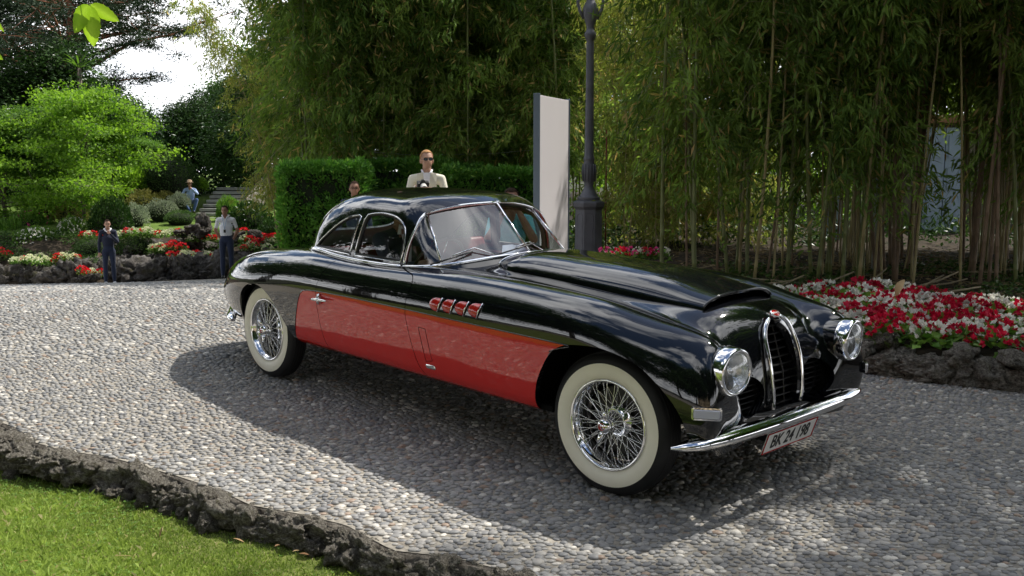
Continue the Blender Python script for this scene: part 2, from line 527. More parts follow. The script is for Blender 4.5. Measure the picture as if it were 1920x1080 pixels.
def side_f(S, poly, cond):
    Q = S.V[:, [0, 2]]
    f = sdf_poly(Q, poly)
    return np.where(cond(S.V), f, np.abs(f) + 1.0)

car = empty('classic_coupe')
car.matrix_world = CAR_M
tag(car, 'black vintage coupe with red lower doors, whitewall tyres and wire wheels on the pebble road', 'car')

# ---------------------------------------------------------------- body net
def ring(x, pts): return [(x + (p[2] if len(p) > 2 else 0), p[0], p[1]) for p in pts]
rings = [
    # tail, bottom edge upwards
    [(-4.20, .30, .36), (-4.25, .42, .36), (-4.30, .43, .365), (-4.34, .42, .37), (-4.37, .40, .37), (-4.40, .36, .37), (-4.42, .30, .37), (-4.45, .22, .375), (-4.47, .11, .38), (-4.48, 0, .38)],
    [(-4.20, .36, .36), (-4.30, .47, .38), (-4.38, .50, .44), (-4.42, .49, .49), (-4.45, .47, .53), (-4.47, .42, .55), (-4.49, .35, .56), (-4.51, .26, .57), (-4.53, .13, .575), (-4.54, 0, .575)],
    [(-4.12, .40, .35), (-4.21, .50, .37), (-4.27, .545, .45), (-4.30, .545, .54), (-4.31, .525, .62), (-4.33, .47, .69), (-4.38, .41, .725), (-4.40, .30, .745), (-4.42, .15, .755), (-4.43, 0, .76)],
    [(-4.00, .47, .34), (-4.05, .59, .36), (-4.07, .64, .46), (-4.08, .655, .57), (-4.08, .635, .69), (-4.09, .57, .775), (-4.10, .46, .812), (-4.13, .34, .825), (-4.14, .17, .835), (-4.15, 0, .84)],
    ring(-3.75, [(.56, .33), (.69, .34), (.742, .45), (.77, .60), (.768, .735), (.69, .855), (.56, .895), (.40, .90), (.2, .905), (0, .91)]),
    ring(-3.30, [(.60, .33), (.745, .335), (.79, .45), (.818, .62), (.824, .775), (.75, .915), (.61, .958), (.43, .955), (.22, .955), (0, .96)]),
    ring(-2.80, [(.62, .32), (.76, .325), (.803, .45), (.828, .62), (.851, .80), (.79, .93), (.67, .995), (.47, .99), (.24, .99), (0, .99)]),
    ring(-2.20, [(.62, .32), (.765, .325), (.808, .45), (.832, .62), (.856, .80), (.80, .935), (.69, .985), (.5, .985), (.25, .985), (0, .985)]),
    ring(-1.60, [(.62, .32), (.765, .325), (.808, .45), (.832, .62), (.856, .80), (.80, .94), (.68, 1.00), (.50, .99), (.36, .99), (.18, 1.01), (0, 1.02)]),
    ring(-1.05, [(.62, .32), (.765, .325), (.808, .45), (.832, .62), (.856, .80), (.80, .95), (.65, 1.025), (.47, .962), (.34, .985), (.17, 1.02), (0, 1.03)]),
    ring(-0.50, [(.62, .32), (.765, .325), (.808, .45), (.832, .62), (.858, .80), (.80, .95), (.64, 1.015), (.48, .935), (.35, .960), (.17, .99), (0, 1.00)]),
    ring(-0.05, [(.62, .32), (.765, .325), (.808, .45), (.832, .62), (.858, .80), (.79, .925), (.63, .985), (.48, .885), (.35, .935), (.17, .97), (0, .98)]),
    ring(0.22, [(.62, .31), (.78, .315), (.825, .44), (.835, .60), (.825, .75), (.77, .87), (.61, .935), (.485, .848), (.36, .925), (.17, .962), (0, .970)]),
    [(.38, .60, .31), (.42, .755, .315), (.43, .80, .43), (.44, .805, .58), (.445, .78, .71), (.45, .715, .825), (.465, .58, .892), (.40, .45, .785), (.385, .34, .855), (.39, .17, .90), (.40, 0, .92)],
    [(.43, .55, .31), (.50, .72, .315), (.55, .765, .43), (.58, .76, .56), (.572, .725, .69), (.557, .665, .775), (.555, .562, .822), (.48, .435, .70), (.475, .31, .72), (.485, .16, .785), (.495, 0, .835)],
    [(.44, .50, .31), (.55, .69, .315), (.60, .73, .42), (.622, .71, .52), (.612, .68, .615), (.595, .62, .66), (.588, .52, .67), (.535, .42, .57), (.52, .29, .59), (.53, .15, .64), (.545, 0, .66)],
    [(.44, .45, .31), (.56, .66, .31), (.598, .68, .39), (.612, .65, .45), (.607, .60, .49), (.598, .53, .50), (.588, .46, .495), (.565, .38, .47), (.545, .27, .48), (.545, .14, .49), (.55, 0, .49)],
    [(.44, .40, .31), (.545, .63, .305), (.565, .61, .31), (.572, .57, .31), (.572, .53, .315), (.570, .47, .32), (.565, .41, .32), (.555, .34, .325), (.525, .25, .33), (.53, .13, .335), (.535, 0, .34)],
]
rings = [list(r) if len(r) == 11 else list(r[:-2]) + [tuple((np.array(r[-3]) * .33 + np.array(r[-2]) * .67))] + [tuple((np.array(r[-2]) * .5 + np.array(r[-1]) * .5)), r[-1]] for r in rings]
P_body, N_body = net_surface(rings, 330, 170)
S_body = grid_surf(P_body, N_body, np.array([-1.8, 0, 0.5]))
SB0 = S_body
near_mask = S_body.V[:, 1] < -0.3
_sv = S_body.V[near_mask]; _sn = S_body.N[near_mask]
def side_at(x, z):
    """point and normal of the near flank at (x, z)"""
    d = (_sv[:, 0] - x) ** 2 + (_sv[:, 2] - z) ** 2 + np.where(_sv[:, 1] < -0.5, 0, 0.05)
    k = np.argpartition(d, 4)[:4]; w = 1 / (d[k] + 1e-6); w /= w.sum()
    n = (_sn[k] * w[:, None]).sum(0); n /= np.linalg.norm(n)
    return np.array([x, (_sv[k][:, 1] * w).sum(), z]), n
def top_at(x, y):
    V = SB0.V; d = (V[:, 0] - x) ** 2 + (V[:, 1] - y) ** 2 + np.where(V[:, 2] > 0.55, 0, 1.0)
    k = np.argpartition(d, 4)[:4]; w = 1 / (d[k] + 1e-6); w /= w.sum()
    return float((V[k][:, 2] * w).sum())

outer = lambda V: np.abs(V[:, 1]) > 0.50
arch_f = spline_pts([(-.455, .36), (-.42, .50), (-.36, .61), (-.285, .70), (-.194, .748), (-.088, .765), (.036, .768), (.15, .748), (.283, .70), (.372, .637), (.441, .573), (.493, .488), (.515, .40)], 60)
arch_f = np.concatenate([arch_f, [(.52, .20), (-.50, .20)]])
arch_r = spline_pts([(-3.64, .34), (-3.632, .41), (-3.60, .56), (-3.50, .662), (-3.393, .702), (-3.281, .708), (-3.174, .684), (-3.085, .632), (-3.0, .554), (-2.945, .482), (-2.89, .413), (-2.845, .34)], 60)
arch_r = np.concatenate([arch_r, [(-2.83, .20), (-3.64, .20)]])
_, S_body = S_body.split(side_f(S_body, arch_f, outer))
_, S_body = S_body.split(side_f(S_body, arch_r, outer))
# cabin opening under the greenhouse
cab = spline_pts([(-1.30, 0), (-1.36, .25), (-1.50, .48), (-1.72, .60), (-2.2, .625), (-2.70, .57), (-3.0, .40), (-3.18, .22), (-3.24, 0), (-3.18, -.22), (-3.0, -.40), (-2.70, -.57), (-2.2, -.625), (-1.72, -.60), (-1.50, -.48), (-1.36, -.25)], 90, True)
f = sdf_poly(S_body.V[:, :2], cab); f = np.where(S_body.V[:, 2] > 0.8, f, np.abs(f) + 1)
_, S_body = S_body.split(f)
# horseshoe grille and the two round air intakes
def horseshoe(s=1.0, dz=0.0):
    pts = [(-.118, .435), (-.128, .50), (-.134, .58), (-.134, .66), (-.126, .74), (-.10, .81), (-.05, .857), (0, .868), (.05, .857), (.10, .81), (.126, .74), (.134, .66), (.134, .58), (.128, .50), (.118, .435)]
    p = spline_pts(pts, 60)
    c = np.array([0, .63]); return (p - c) * s + c
HS = horseshoe()
front = lambda V: V[:, 0] > 0.38
f = sdf_poly(S_body.V[:, [1, 2]], HS); _, S_body = S_body.split(np.where(front(S_body.V), f, np.abs(f) + 1))
th = np.linspace(0, 2 * math.pi, 48, endpoint=False)
for sy in (-1, 1):
    ell = np.stack([sy * .318 + .137 * np.cos(th), .535 + .098 * np.sin(th)], 1)
    f = sdf_poly(S_body.V[:, [1, 2]], ell); _, S_body = S_body.split(np.where(front(S_body.V), f, np.abs(f) + 1))

# two-tone colour boundary: red below, black above
red = np.concatenate([
    spline_pts([(-2.86, .30), (-2.835, .36), (-2.76, .53), (-2.68, .685), (-2.64, .732), (-2.56, .752), (-2.42, .760)], 30),
    spline_pts([(-2.2, .764), (-1.475, .762), (-.837, .757), (-.32, .754)], 20),
    spline_pts([(-.20, .752), (-.15, .75), (-.20, .735), (-.30, .70)], 10),
    [(-.44, .40), (-.46, .34), (-.47, .28), (-2.86, .28)]])
# door outline
door = np.concatenate([
    spline_pts([(-2.36, 1.04), (-2.38, .95), (-2.41, .88), (-2.445, .80), (-2.455, .70), (-2.45, .55), (-2.43, .42), (-2.41, .352)], 24),
    spline_pts([(-2.30, .345), (-1.45, .345)], 6),
    spline_pts([(-1.375, .362), (-1.41, .416), (-1.447, .53), (-1.475, .66), (-1.487, .78), (-1.475, .86), (-1.47, .91), (-1.50, .945), (-1.58, .965), (-1.72, .985)], 30),
    [(-1.76, 1.04)]])
GAP = 0.0022
dmask = lambda V: np.abs(V[:, 1]) > 0.66
fd = side_f(S_body, door, lambda V: np.abs(V[:, 1]) > 0.60)
S_in, S_out = S_body.split(fd - GAP)
fd2 = side_f(S_in, door, lambda V: np.abs(V[:, 1]) > 0.60)
S_door, S_gap = S_in.split(fd2 + GAP)
S_gap = S_gap.offset(-0.007)
def two_tone(S):
    if not len(S.F): return S, S
    return S.split(side_f(S, red, outer))
b_red, b_blk = two_tone(S_out)
body = surf_obj('body', [(b_blk, 0), (b_red, 1), (S_gap, 2)], [M_black, M_red, M_gap], car, lip=0.035)
for sy in (-1, 1):
    S1, S2 = S_door.split(sy * -S_door.V[:, 1])
    d_red, d_blk = two_tone(S1)
    dr = surf_obj('door', [(d_blk, 0), (d_red, 1)], [M_black, M_red], car, lip=0.006)
    # door handle
    if sy == -1: DOOR_N = dr
    else: DOOR_F = dr
# thin dark bead along the colour boundary
for sy in (-1, 1):
    mb = MB(); pts = []
    for (x, z) in red[3:-4:2]:
        p, n = side_at(x, z); q = p + n * 0.001; pts.append((q[0], q[1] * -sy, q[2]))
    mb.tube(pts, 0.0035, 6); mb.build('colour_bead', M_black, car, True)

# inner wheel housings, underbody, bulkheads
mb = MB()
for sy in (-1, 1):
    for cx, ro in ((0.02, .50), (-3.24, .40)):
        yo = .76 if cx > -1 else .70
        pr = [(ro, sy * yo), (ro + .02, sy * (yo - .05)), (ro + .02, sy * .45), (0.01, sy * .44)]
        mb.lathe(pr, 40, 'y', (cx, 0, .36), a0=0.0, a1=math.pi)
mb.box((-1.55, 0, .36), (2.35, 1.46, .03)); mb.box((-3.98, 0, .40), (0.66, 0.9, .03)); mb.box((-3.24, 0, .42), (0.95, 0.86, .03)); mb.box((0.0, 0, .42), (1.0, 0.86, .03))
mb.build('inner_housing', M_gap, car, True, 40)
# front bulkhead behind the grille
mb = MB(); mb.box((.36, 0, .60), (.02, 1.0, .42)); mb.build('radiator_core', M_gap, car)

# ---------------------------------------------------------------- grille
mb = MB()
for sy in (-1, 1):
    pts = [(.470, .045, .888), (.480, .09, .862), (.492, .122, .82), (.527, .143, .73), (.557, .143, .61), (.567, .138, .52), (.565, .130, .447)]
    pts = spline_pts(pts, 26); pts[:, 1] *= sy
    w = np.interp(np.linspace(0, 1, 26), [0, .08, .5, 1], [.007, .0115, .0105, .010])
    mb.tube(pts, w, 10)
mb.build('grille_frame', M_chrome, car, True)
mb = MB()
for k in range(11):
    z = .45 + k * .038
    hw = np.interp(z, [.435, .5, .58, .66, .74, .81, .857], [.115, .125, .13, .13, .12, .095, .045])
    x = np.interp(z, [.4, .6, .87], [.535, .515, .43])
    mb.box((x - .02, 0, z), (.035, 2 * hw, .006))
for y in (-.05, .05): mb.tube([(.52, y, .44), (.505, y, .6), (.425, y, .84)], .004, 6)
mb.build('grille_bars', simple('dark_bars', (.006, .006, .006), .35, .0), car)
for sy in (-1, 1):
    mb = MB()
    for k in range(6):
        z = .465 + k * .028; hw = 1.40 * math.sqrt(max(.0001, .096 ** 2 - (z - .535) ** 2))
        mb.box((.49, sy * .318, z), (.03, 2 * hw, .005))
    mb.lathe([(.093, 0.0), (.090, -.05)], 32, 'x', (.51, sy * .295, .535))
    mb.build('air_intake', simple('dark_bars_side', (.006, .006, .006), .35, .0), car, True, 40)

# nose badge
mb = MB(); mb.lathe([(.0001, .006), (.030, .005), (.034, 0), (.034, -.008)], 32, 'z')
bd = mb.build('nose_badge', [M_redtrim], car, True, 50)
bd.matrix_local = Matrix.Translation((.472, 0, .902)) @ Matrix.Rotation(R_(38), 4, 'Y') @ Matrix.Diagonal((.72, 1.0, 1.0, 1))
mb = MB(); mb.lathe([(.030, .0062), (.035, .007), (.037, .003), (.036, -.004)], 32, 'z'); mb.build('badge_rim', M_chrome, bd, True)
V, Fs = text_mesh('BUGATTI', .0145, .0006, 1.0, .0003)
V = np.stack([-V[:, 1], V[:, 0], V[:, 2] + .0075], 1); mb = MB(); mb.add(V * np.array([1.25, 1, 1]), Fs); mb.build('badge_lettering', M_white_en, bd)
mb = MB(); mb.tube([(.455, 0, .888), (.49, 0, .86)], .022, 14); mb.build('badge_mount', M_black, car, True)

# ---------------------------------------------------------------- raised bonnet panel with its open front lip
hp = []
for x, hw, lift, zc, dxc in ((-1.26, .30, .004, 1.075, .06), (-1.18, .335, .004, 1.09, .06), (-.95, .345, .004, 1.10, 0.03), (-.60, .345, .004, 1.090, 0.02), (-.25, .34, .004, 1.072, .02), (0.0, .335, .004, 1.046, .02), (.13, .330, .006, 1.022, .02), (.255, .320, .010, 1.000, .03)):
    ze = top_at(x, hw) + lift
    hp.append([(x, hw, ze - .02), (x, hw - .002, ze), (x + dxc * .1, hw * .96, ze + (zc - ze) * .36), (x + dxc * .45, hw * .72, ze + (zc - ze) * .80), (x + dxc * .8, hw * .38, zc), (x + dxc, 0, zc)])
Pp, Np = net_surface(hp, 90, 70)
S_p = grid_surf(Pp, Np, np.array([-.5, 0, .5]))
surf_obj('bonnet_panel', [(S_p, 0)], [M_black], car, lip=0.012)
mb = MB()
edge = Pp[-1, 4:-4:2]; mb.tube([tuple(p) for p in edge], .0065, 8); mb.build('bonnet_lip', M_black, car, True)
mb = MB(); e2 = Pp[-1]; V = np.concatenate([e2 - [0.12, 0, 0.005], e2 * [1, 1, 0] + [-.12, 0, .88]]); n = len(e2)
mb.add(V, [(i, i + 1, n + i + 1, n + i) for i in range(n - 1)]); mb.build('bonnet_vent', M_gap, car)
edge = Pp[:2, :].mean(0)
mb = MB(); mb.tube([tuple(p + np.array([-.002, 0, .001])) for p in Pp[0, 3:-3]], .006, 8); mb.build('bonnet_trim', M_chrome, car, True)

# ---------------------------------------------------------------- greenhouse
roof_r = [
    [(-1.748, .650, .975), (-1.740, .630, 1.09), (-1.722, .583, 1.225), (-1.738, .515, 1.312), (-1.69, .29, 1.352), (-1.615, 0, 1.368)],
    [(-1.84, .657, .970), (-1.82, .640, 1.10), (-1.81, .592, 1.260), (-1.81, .515, 1.358), (-1.78, .29, 1.398), (-1.74, 0, 1.405)],
    [(-2.02, .660, .968), (-2.00, .643, 1.10), (-2.00, .596, 1.275), (-2.0, .505, 1.385), (-2.0, .28, 1.424), (-2.0, 0, 1.430)],
    [(-2.30, .660, .970), (-2.30, .640, 1.10), (-2.30, .592, 1.270), (-2.32, .495, 1.388), (-2.34, .28, 1.428), (-2.35, 0, 1.434)],
    [(-2.62, .647, .988), (-2.64, .626, 1.08), (-2.65, .580, 1.215), (-2.67, .475, 1.342), (-2.69, .27, 1.400), (-2.70, 0, 1.407)],
    [(-2.80, .627, 1.00), (-2.82, .604, 1.05), (-2.86, .555, 1.15), (-2.90, .45, 1.258), (-2.95, .25, 1.325), (-2.98, 0, 1.338)],
    [(-2.89, .585, .99), (-2.91, .562, 1.02), (-2.97, .51, 1.075), (-3.06, .41, 1.162), (-3.15, .23, 1.222), (-3.19, 0, 1.242)],
    [(-2.95, .54, .97), (-2.99, .51, .985), (-3.07, .46, 1.01), (-3.20, .36, 1.05), (-3.32, .20, 1.085), (-3.37, 0, 1.10)],
    [(-2.99, .50, .93), (-3.04, .47, .93), (-3.13, .42, .93), (-3.28, .32, .93), (-3.42, .17, .93), (-3.48, 0, .93)],
]
P_r, N_r = net_surface(roof_r, 170, 130)
S_r = grid_surf(P_r, N_r, np.array([-2.3, 0, 1.0]))
win_d = np.concatenate([spline_pts([(-2.27, 1.00), (-2.235, 1.235)], 6), spline_pts([(-2.215, 1.270), (-2.13, 1.284), (-1.98, 1.284), (-1.86, 1.258), (-1.795, 1.208), (-1.775, 1.15), (-1.772, 1.06), (-1.785, 1.0)], 24)])
win_q = np.concatenate([spline_pts([(-2.325, 1.00), (-2.285, 1.255)], 6), spline_pts([(-2.315, 1.262), (-2.40, 1.248), (-2.51, 1.208), (-2.61, 1.15), (-2.69, 1.095), (-2.76, 1.035), (-2.77, 1.015)], 20)])
backl = np.array([(.34 * np.sign(np.cos(t)) * abs(np.cos(t)) ** .6, 1.15 + .075 * np.sign(np.sin(t)) * abs(np.sin(t)) ** .6) for t in np.linspace(0, 2 * math.pi, 48, endpoint=False)])
sideM = lambda V: np.abs(V[:, 1]) > 0.40
glass_parts = []
for poly in (win_d, win_q):
    g, S_r = S_r.split(side_f(S_r, poly, sideM)); glass_parts.append((g, poly))
f = sdf_poly(S_r.V[:, [1, 2]], backl); g, S_r = S_r.split(np.where(S_r.V[:, 0] < -2.88, f, np.abs(f) + 1)); back_glass = g
roof = surf_obj('roof', [(S_r, 0)], [M_black], car, lip=0.022)
S_in = S_r.offset(-0.024); S_in.N = -S_in.N; S_in.F = [f[::-1] for f in S_in.F]
surf_obj('headliner', [(S_in, 0)], [M_headliner], car)
for (g, poly), nm in zip(glass_parts, ('side_window', 'quarter_window')):
    for sy in (-1, 1):
        a, b = g.split(sy * -g.V[:, 1])
        a = a.offset(-0.012)
        w = surf_obj(nm, [(a, 0)], [M_glass], car)
        # chrome outline and inner rubber
        Vr = S_r.V
        def rp(x, z):
            d = (SR0[:, 0] - x) ** 2 + (SR0[:, 2] - z) ** 2
            k = np.argpartition(d, 4)[:4]; ww = 1 / (d[k] + 1e-6); ww /= ww.sum()
            return (SR0[k][:, 1] * ww).sum()
        SR0 = P_r.reshape(-1, 3); SR0 = SR0[(SR0[:, 1] < -0.40)]
        pts = [(x, -sy * (rp(x, z) - .001), z) for x, z in poly]
        mb = MB(); mb.tube(pts, .0045, 6, closed=True); mb.build('window_trim', M_chrome, w, True)
        cxz = poly.mean(0); pts = [(x, -sy * (rp(x, z) + .008), z) for x, z in cxz + (poly - cxz) * .955]
        mb = MB(); mb.tube(pts, .013, 6, closed=True); mb.build('window_seal', M_blackrub, w, True)
surf_obj('rear_window', [(back_glass.offset(-.01), 0)], [M_glass], car)

# windscreen: a broad pane and a small corner pane each side of the centre bar
c_b, c_t = np.array([-1.295, 0, 1.062]), np.array([-1.607, 0, 1.352])
s_b, s_t = np.array([-1.490, .557, 1.005]), np.array([-1.737, .467, 1.290])
for sy in (-1, 1):
    fl = np.array([1, sy, 1])
    def patch(a, b, c, d, name, n=10, bulge=.012):
        V = []; 
        for i in range(n + 1):
            for j in range(n + 1):
                u, v = i / n, j / n
                p = a * (1 - u) * (1 - v) + b * u * (1 - v) + c * u * v + d * (1 - u) * v
                p = p + np.array([1, 0, .6]) * bulge * math.sin(math.pi * u) * (1 - .3 * math.sin(math.pi * v))
                V.append(p * fl)
        Fs = [(i * (n + 1) + j, (i + 1) * (n + 1) + j, (i + 1) * (n + 1) + j + 1, i * (n + 1) + j + 1) for i in range(n) for j in range(n)]
        return mesh_np(name, V, Fs, M_screen, car, True)
    patch(c_b, s_b, s_t, c_t, 'windscreen_pane')
    # corner pane follows the screen pillar
    pil = spline_pts([(-1.745, .650, .985), (-1.738, .624, 1.10), (-1.724, .574, 1.21), (-1.728, .525, 1.275), (-1.740, .485, 1.300)], 14)
    strip = np.array([s_b * (1 - t) + s_t * t for t in np.linspace(0, 1, 14)])
    V = []
    for i in range(14):
        for j in range(6):
            t = j / 5; p = pil[i] * (1 - t) + strip[i] * t; p = p + np.array([.7, .5, 0]) * .02 * math.sin(math.pi * t); V.append(p * fl)
    mesh_np('corner_pane', V, [(i * 6 + j, (i + 1) * 6 + j, (i + 1) * 6 + j + 1, i * 6 + j + 1) for i in range(13) for j in range(5)], M_glass, car, True)
    mb = MB(); mb.tube([s_b * fl, (s_b * .5 + s_t * .5 + np.array([.006, .004, 0])) * fl, s_t * fl], .0075, 8); mb.build('screen_strip', M_chrome, car, True)
    mb = MB(); mb.tube([tuple(p * fl) for p in np.concatenate([pil[:13], spline_pts([(-1.740, .485, 1.302), (-1.70, .3, 1.338), (-1.607, 0, 1.362)], 12)[0:]])], .010, 8)
    mb.build('screen_surround', M_chrome, car, True)
    # chrome moulding under the screen and along the belt
    low = spline_pts([(-1.73, .664, .978), (-1.62, .645, .985), (-1.49, .575, 1.000), (-1.39, .40, 1.025), (-1.32, .2, 1.048), (-1.288, 0, 1.056)], 26)
    mb = MB(); mb.tube([tuple(p * fl) for p in low], .0135, 10); mb.build('cowl_moulding', M_chrome, car, True)
    belt = spline_pts([(-1.755, .672, .976), (-2.02, .682, .974), (-2.30, .680, .978), (-2.55, .668, .990), (-2.78, .638, 1.002), (-2.89, .595, .99), (-3.0, .53, .965)], 36)
    mb = MB(); mb.tube([tuple(p * fl) for p in belt], .0135, 10); mb.build('belt_moulding', M_chrome, car, True)
mb = MB(); mb.tube([c_b + [.01, 0, 0], c_t + [.01, 0, .006]], .008, 8); mb.build('screen_centre_bar', M_chrome, car, True)
# cowl filler under the glass
mb = MB()
for sy in (-1, 1):
    fl = np.array([1, sy, 1])
    a = [p * fl for p in low]; V = a + [p + np.array([0.06, 0, -.07]) for p in a]; n = len(a)
    Fs = [(i, i + 1, n + i + 1, n + i) for i in range(n - 1)]
    mb.add(V, Fs)
mb.build('cowl', M_black, car, True)
# dark header band inside the glass
mb = MB()
for sy in (-1, 1):
    a = [p * np.array([1, sy, 1]) for p in spline_pts([(-1.745, .475, 1.297), (-1.71, .3, 1.335), (-1.615, 0, 1.355)], 12)]
    V = a + [p + np.array([-.02, 0, -.028]) for p in a]; n = len(a)
    mb.add(V, [(i, i + 1, n + i + 1, n + i) for i in range(n - 1)])
mb.build('screen_header', M_blackrub, car, True)

# wipers
for sy, nm in ((-1, 'wiper'), (1, 'wiper')):
    y0 = -.20 if sy < 0 else .20
    mb = MB()
    xp = lambda y: np.interp(abs(y), [0, .557], [c_b[0], s_b[0]]); zp = lambda y: np.interp(abs(y), [0, .557], [1.055, 1.0])
    piv = np.array([xp(y0) + .03, y0, zp(y0) + .008])
    mid = np.array([xp(y0 - .12) - .03, y0 - .14, zp(y0 - .1) + .075]); tip = np.array([xp(y0 - .27) + .005, y0 - .30, zp(y0 - .3) + .055])
    mb.tube([piv + [0, 0, -.03], piv, mid, tip], .0045, 6); mb.build(nm, M_chrome, car, True)
    mb = MB(); d = np.array([.0, .16, .032]); mb.tube([tip + d * .9 + [.02, 0, -.012], tip - d * .9 + [-.04, 0, -.02]], .005, 6); mb.build('wiper_blade', M_blackrub, car, True)

# ---------------------------------------------------------------- headlamps, indicators, bumpers, plate
for sy in (-1, 1):
    hl = empty('headlight', (.562, sy * .562, .714), (0, R_(2), R_(sy * 4)), car)
    mb = MB(); mb.lathe([(.080, -.14), (.098, -.08), (.108, -.03), (.111, -.004)], 40, 'x'); mb.build('lamp_bucket', M_black, hl, True)
    mb = MB(); mb.lathe([(.111, -.006), (.115, -.003), (.115, .015), (.115, .045), (.111, .062), (.104, .070), (.097, .068), (.094, .060)], 48, 'x')
    mb.build('rim', M_chrome, hl, True)
    mb = MB(); mb.lathe([(.094, .060), (.080, .074), (.055, .086), (.028, .092), (.0005, .094)], 48, 'x'); mb.build('lens', M_lens, hl, True)
    mb = MB(); mb.lathe([(.094, .058), (.085, .030), (.065, .005), (.035, -.012), (.0005, -.018)], 48, 'x', mi=0); mb.build('reflector', simple('reflector', (.90, .91, .92), .12, 1.0, bump=.25, bscale=60), hl, True)
    mb = MB(); mb.lathe([(.0005, .035), (.016, .033), (.02, .02), (.018, -.01)], 16, 'x'); mb.build('bulb_shield', M_chrome, hl, True)
    for k in range(2): pass

def side_patch(cx, cz, w, h, r, off, n=10):
    """rounded rectangle wrapped on the near flank; returns outline points"""
    pts = []
    for (qx, qz, a0) in ((w / 2 - r, h / 2 - r, 0), (-w / 2 + r, h / 2 - r, 90), (-w / 2 + r, -h / 2 + r, 180), (w / 2 - r, -h / 2 + r, 270)):
        for k in range(n // 2 + 1):
            a = R_(a0 + 90 * k / (n // 2)); x, z = cx + qx + r * math.cos(a), cz + qz + r * math.sin(a)
            p, nn = side_at(x, z); pts.append(p + nn * off)
    return np.array(pts)
M_indic = simple('frosted_lamp_glass', (.46, .47, .53), .25, coat=.3)
# lamp unit set square on the fender corner
def _d2ok(S):
    cam_c = np.linalg.solve(Rcw, np.array([0, 0, CAM_H]) - Tcw); return np.einsum('ij,ij->i', S.N, cam_c - S.V) > 0
_V = SB0.V; _ok = (_V[:, 1] < -.45) & (_V[:, 0] > .35) & (np.abs(_V[:, 2] - .553) < .012)
_w = _V @ Rcw.T + Tcw; _c = _w - np.array([0, 0, CAM_H]); _dep = _c[:, 1] * math.cos(PITCH) - _c[:, 2] * math.sin(PITCH); _up = _c[:, 2] * math.cos(PITCH) + _c[:, 1] * math.sin(PITCH)
_px = 960 + FPX * _c[:, 0] / _dep; _py = 540 - FPX * _up / _dep
_d = np.hypot(_px - 1326, _py - 776) + np.where((_V[:, 1] < -.45) & (_V[:, 0] > .30), 0, 1e5) + np.where(_d2ok(SB0), 0, 1e5); _i = int(np.argmin(_d)); ip_, in_ = _V[_i], SB0.N[_i]; print('indicator at', ip_, in_)
for sy in (-1, 1):
    p = ip_ * np.array([1, -sy, 1]); n = in_ * np.array([1, -sy, 1]); n[2] *= .3; n /= np.linalg.norm(n)
    tx = np.cross([0, 0, 1.0], n); tx /= np.linalg.norm(tx); tz = np.cross(n, tx)
    def rr(w, h, r, off):
        pts = []
        for (qx, qz, a0) in ((w / 2 - r, h / 2 - r, 0), (-w / 2 + r, h / 2 - r, 90), (-w / 2 + r, -h / 2 + r, 180), (w / 2 - r, -h / 2 + r, 270)):
            for k in range(6):
                a_ = R_(a0 + 18 * k); u, v = qx + r * math.cos(a_), qz + r * math.sin(a_)
                pts.append(p + tx * u + tz * v + n * (off - 1.9 * u * u))
        return np.array(pts)
    ind = empty('indicator', (0, 0, 0), (0, 0, 0), car)
    o1, o2, o3 = rr(.140, .062, .012, -.006), rr(.136, .058, .012, .008), rr(.120, .044, .007, .009)
    m = len(o1); mb = MB(); mb.add(np.concatenate([o1, o2, o3]), [(k, (k + 1) % m, m + (k + 1) % m, m + k) for k in range(m)] + [(m + k, m + (k + 1) % m, 2 * m + (k + 1) % m, 2 * m + k) for k in range(m)]); mb.build('frame', M_chrome, ind, True, 40)
    o3 = rr(.119, .043, .007, .0075); o4 = rr(.108, .034, .005, .014); mb = MB(); mb.add(np.concatenate([o3, o4]), [(k, (k + 1) % m, m + (k + 1) % m, m + k) for k in range(m)] + [tuple(range(m, 2 * m))]); mb.build('lens', M_indic, ind, False)

def bumper(pts, hs, name, flip=1):
    """blade bumper: pts along the bar, hs half heights; section bulges outwards"""
    pts = np.array(pts, float); n = len(pts); sec = [(-.9, -.035), (-1.0, -.012), (-.78, .012), (-.4, .026), (0, .031), (.4, .026), (.78, .012), (1.0, -.012), (.9, -.035)]
    V = []
    for i in range(n):
        t = pts[min(i + 1, n - 1)] - pts[max(i - 1, 0)]; t /= np.linalg.norm(t)
        o = np.cross(t, [0, 0, 1.0]) * flip; o /= np.linalg.norm(o)
        for (zz, oo) in sec: V.append(pts[i] + np.array([0, 0, 1]) * zz * hs[i] + o * oo * min(1, hs[i] / .03))
    m = len(sec)
    Fs = [(i * m + k, i * m + k + 1, (i + 1) * m + k + 1, (i + 1) * m + k) for i in range(n - 1) for k in range(m - 1)]
    Fs += [tuple(range(m)), tuple((n - 1) * m + k for k in range(m))]
    mb = MB(); mb.add(V, Fs); return mb.build(name, M_chrome, car, True, 50)
fb = spline_pts([(.475, -.845, .376), (.53, -.80, .385), (.585, -.70, .395), (.625, -.5, .403), (.645, -.25, .408), (.65, 0, .410), (.645, .25, .408), (.625, .5, .403), (.585, .70, .395), (.53, .80, .385), (.475, .845, .376)], 60)
hs = np.interp(np.linspace(-1, 1, 60), [-1, -.93, -.82, -.6, .6, .82, .93, 1], [.008, .024, .034, .037, .037, .034, .024, .008])
bumper(fb, hs, 'front_bumper', 1)
rb = spline_pts([(-3.82, -.735, .362), (-3.93, -.695, .362), (-4.10, -.60, .358), (-4.34, -.45, .355), (-4.52, -.25, .355), (-4.58, 0, .355), (-4.52, .25, .355), (-4.34, .45, .355), (-4.10, .60, .358), (-3.93, .695, .362), (-3.82, .735, .362)], 50)
hs = np.interp(np.linspace(-1, 1, 50), [-1, -.93, -.8, .8, .93, 1], [.012, .034, .048, .048, .034, .012])
bumper(rb, hs, 'rear_bumper', -1)
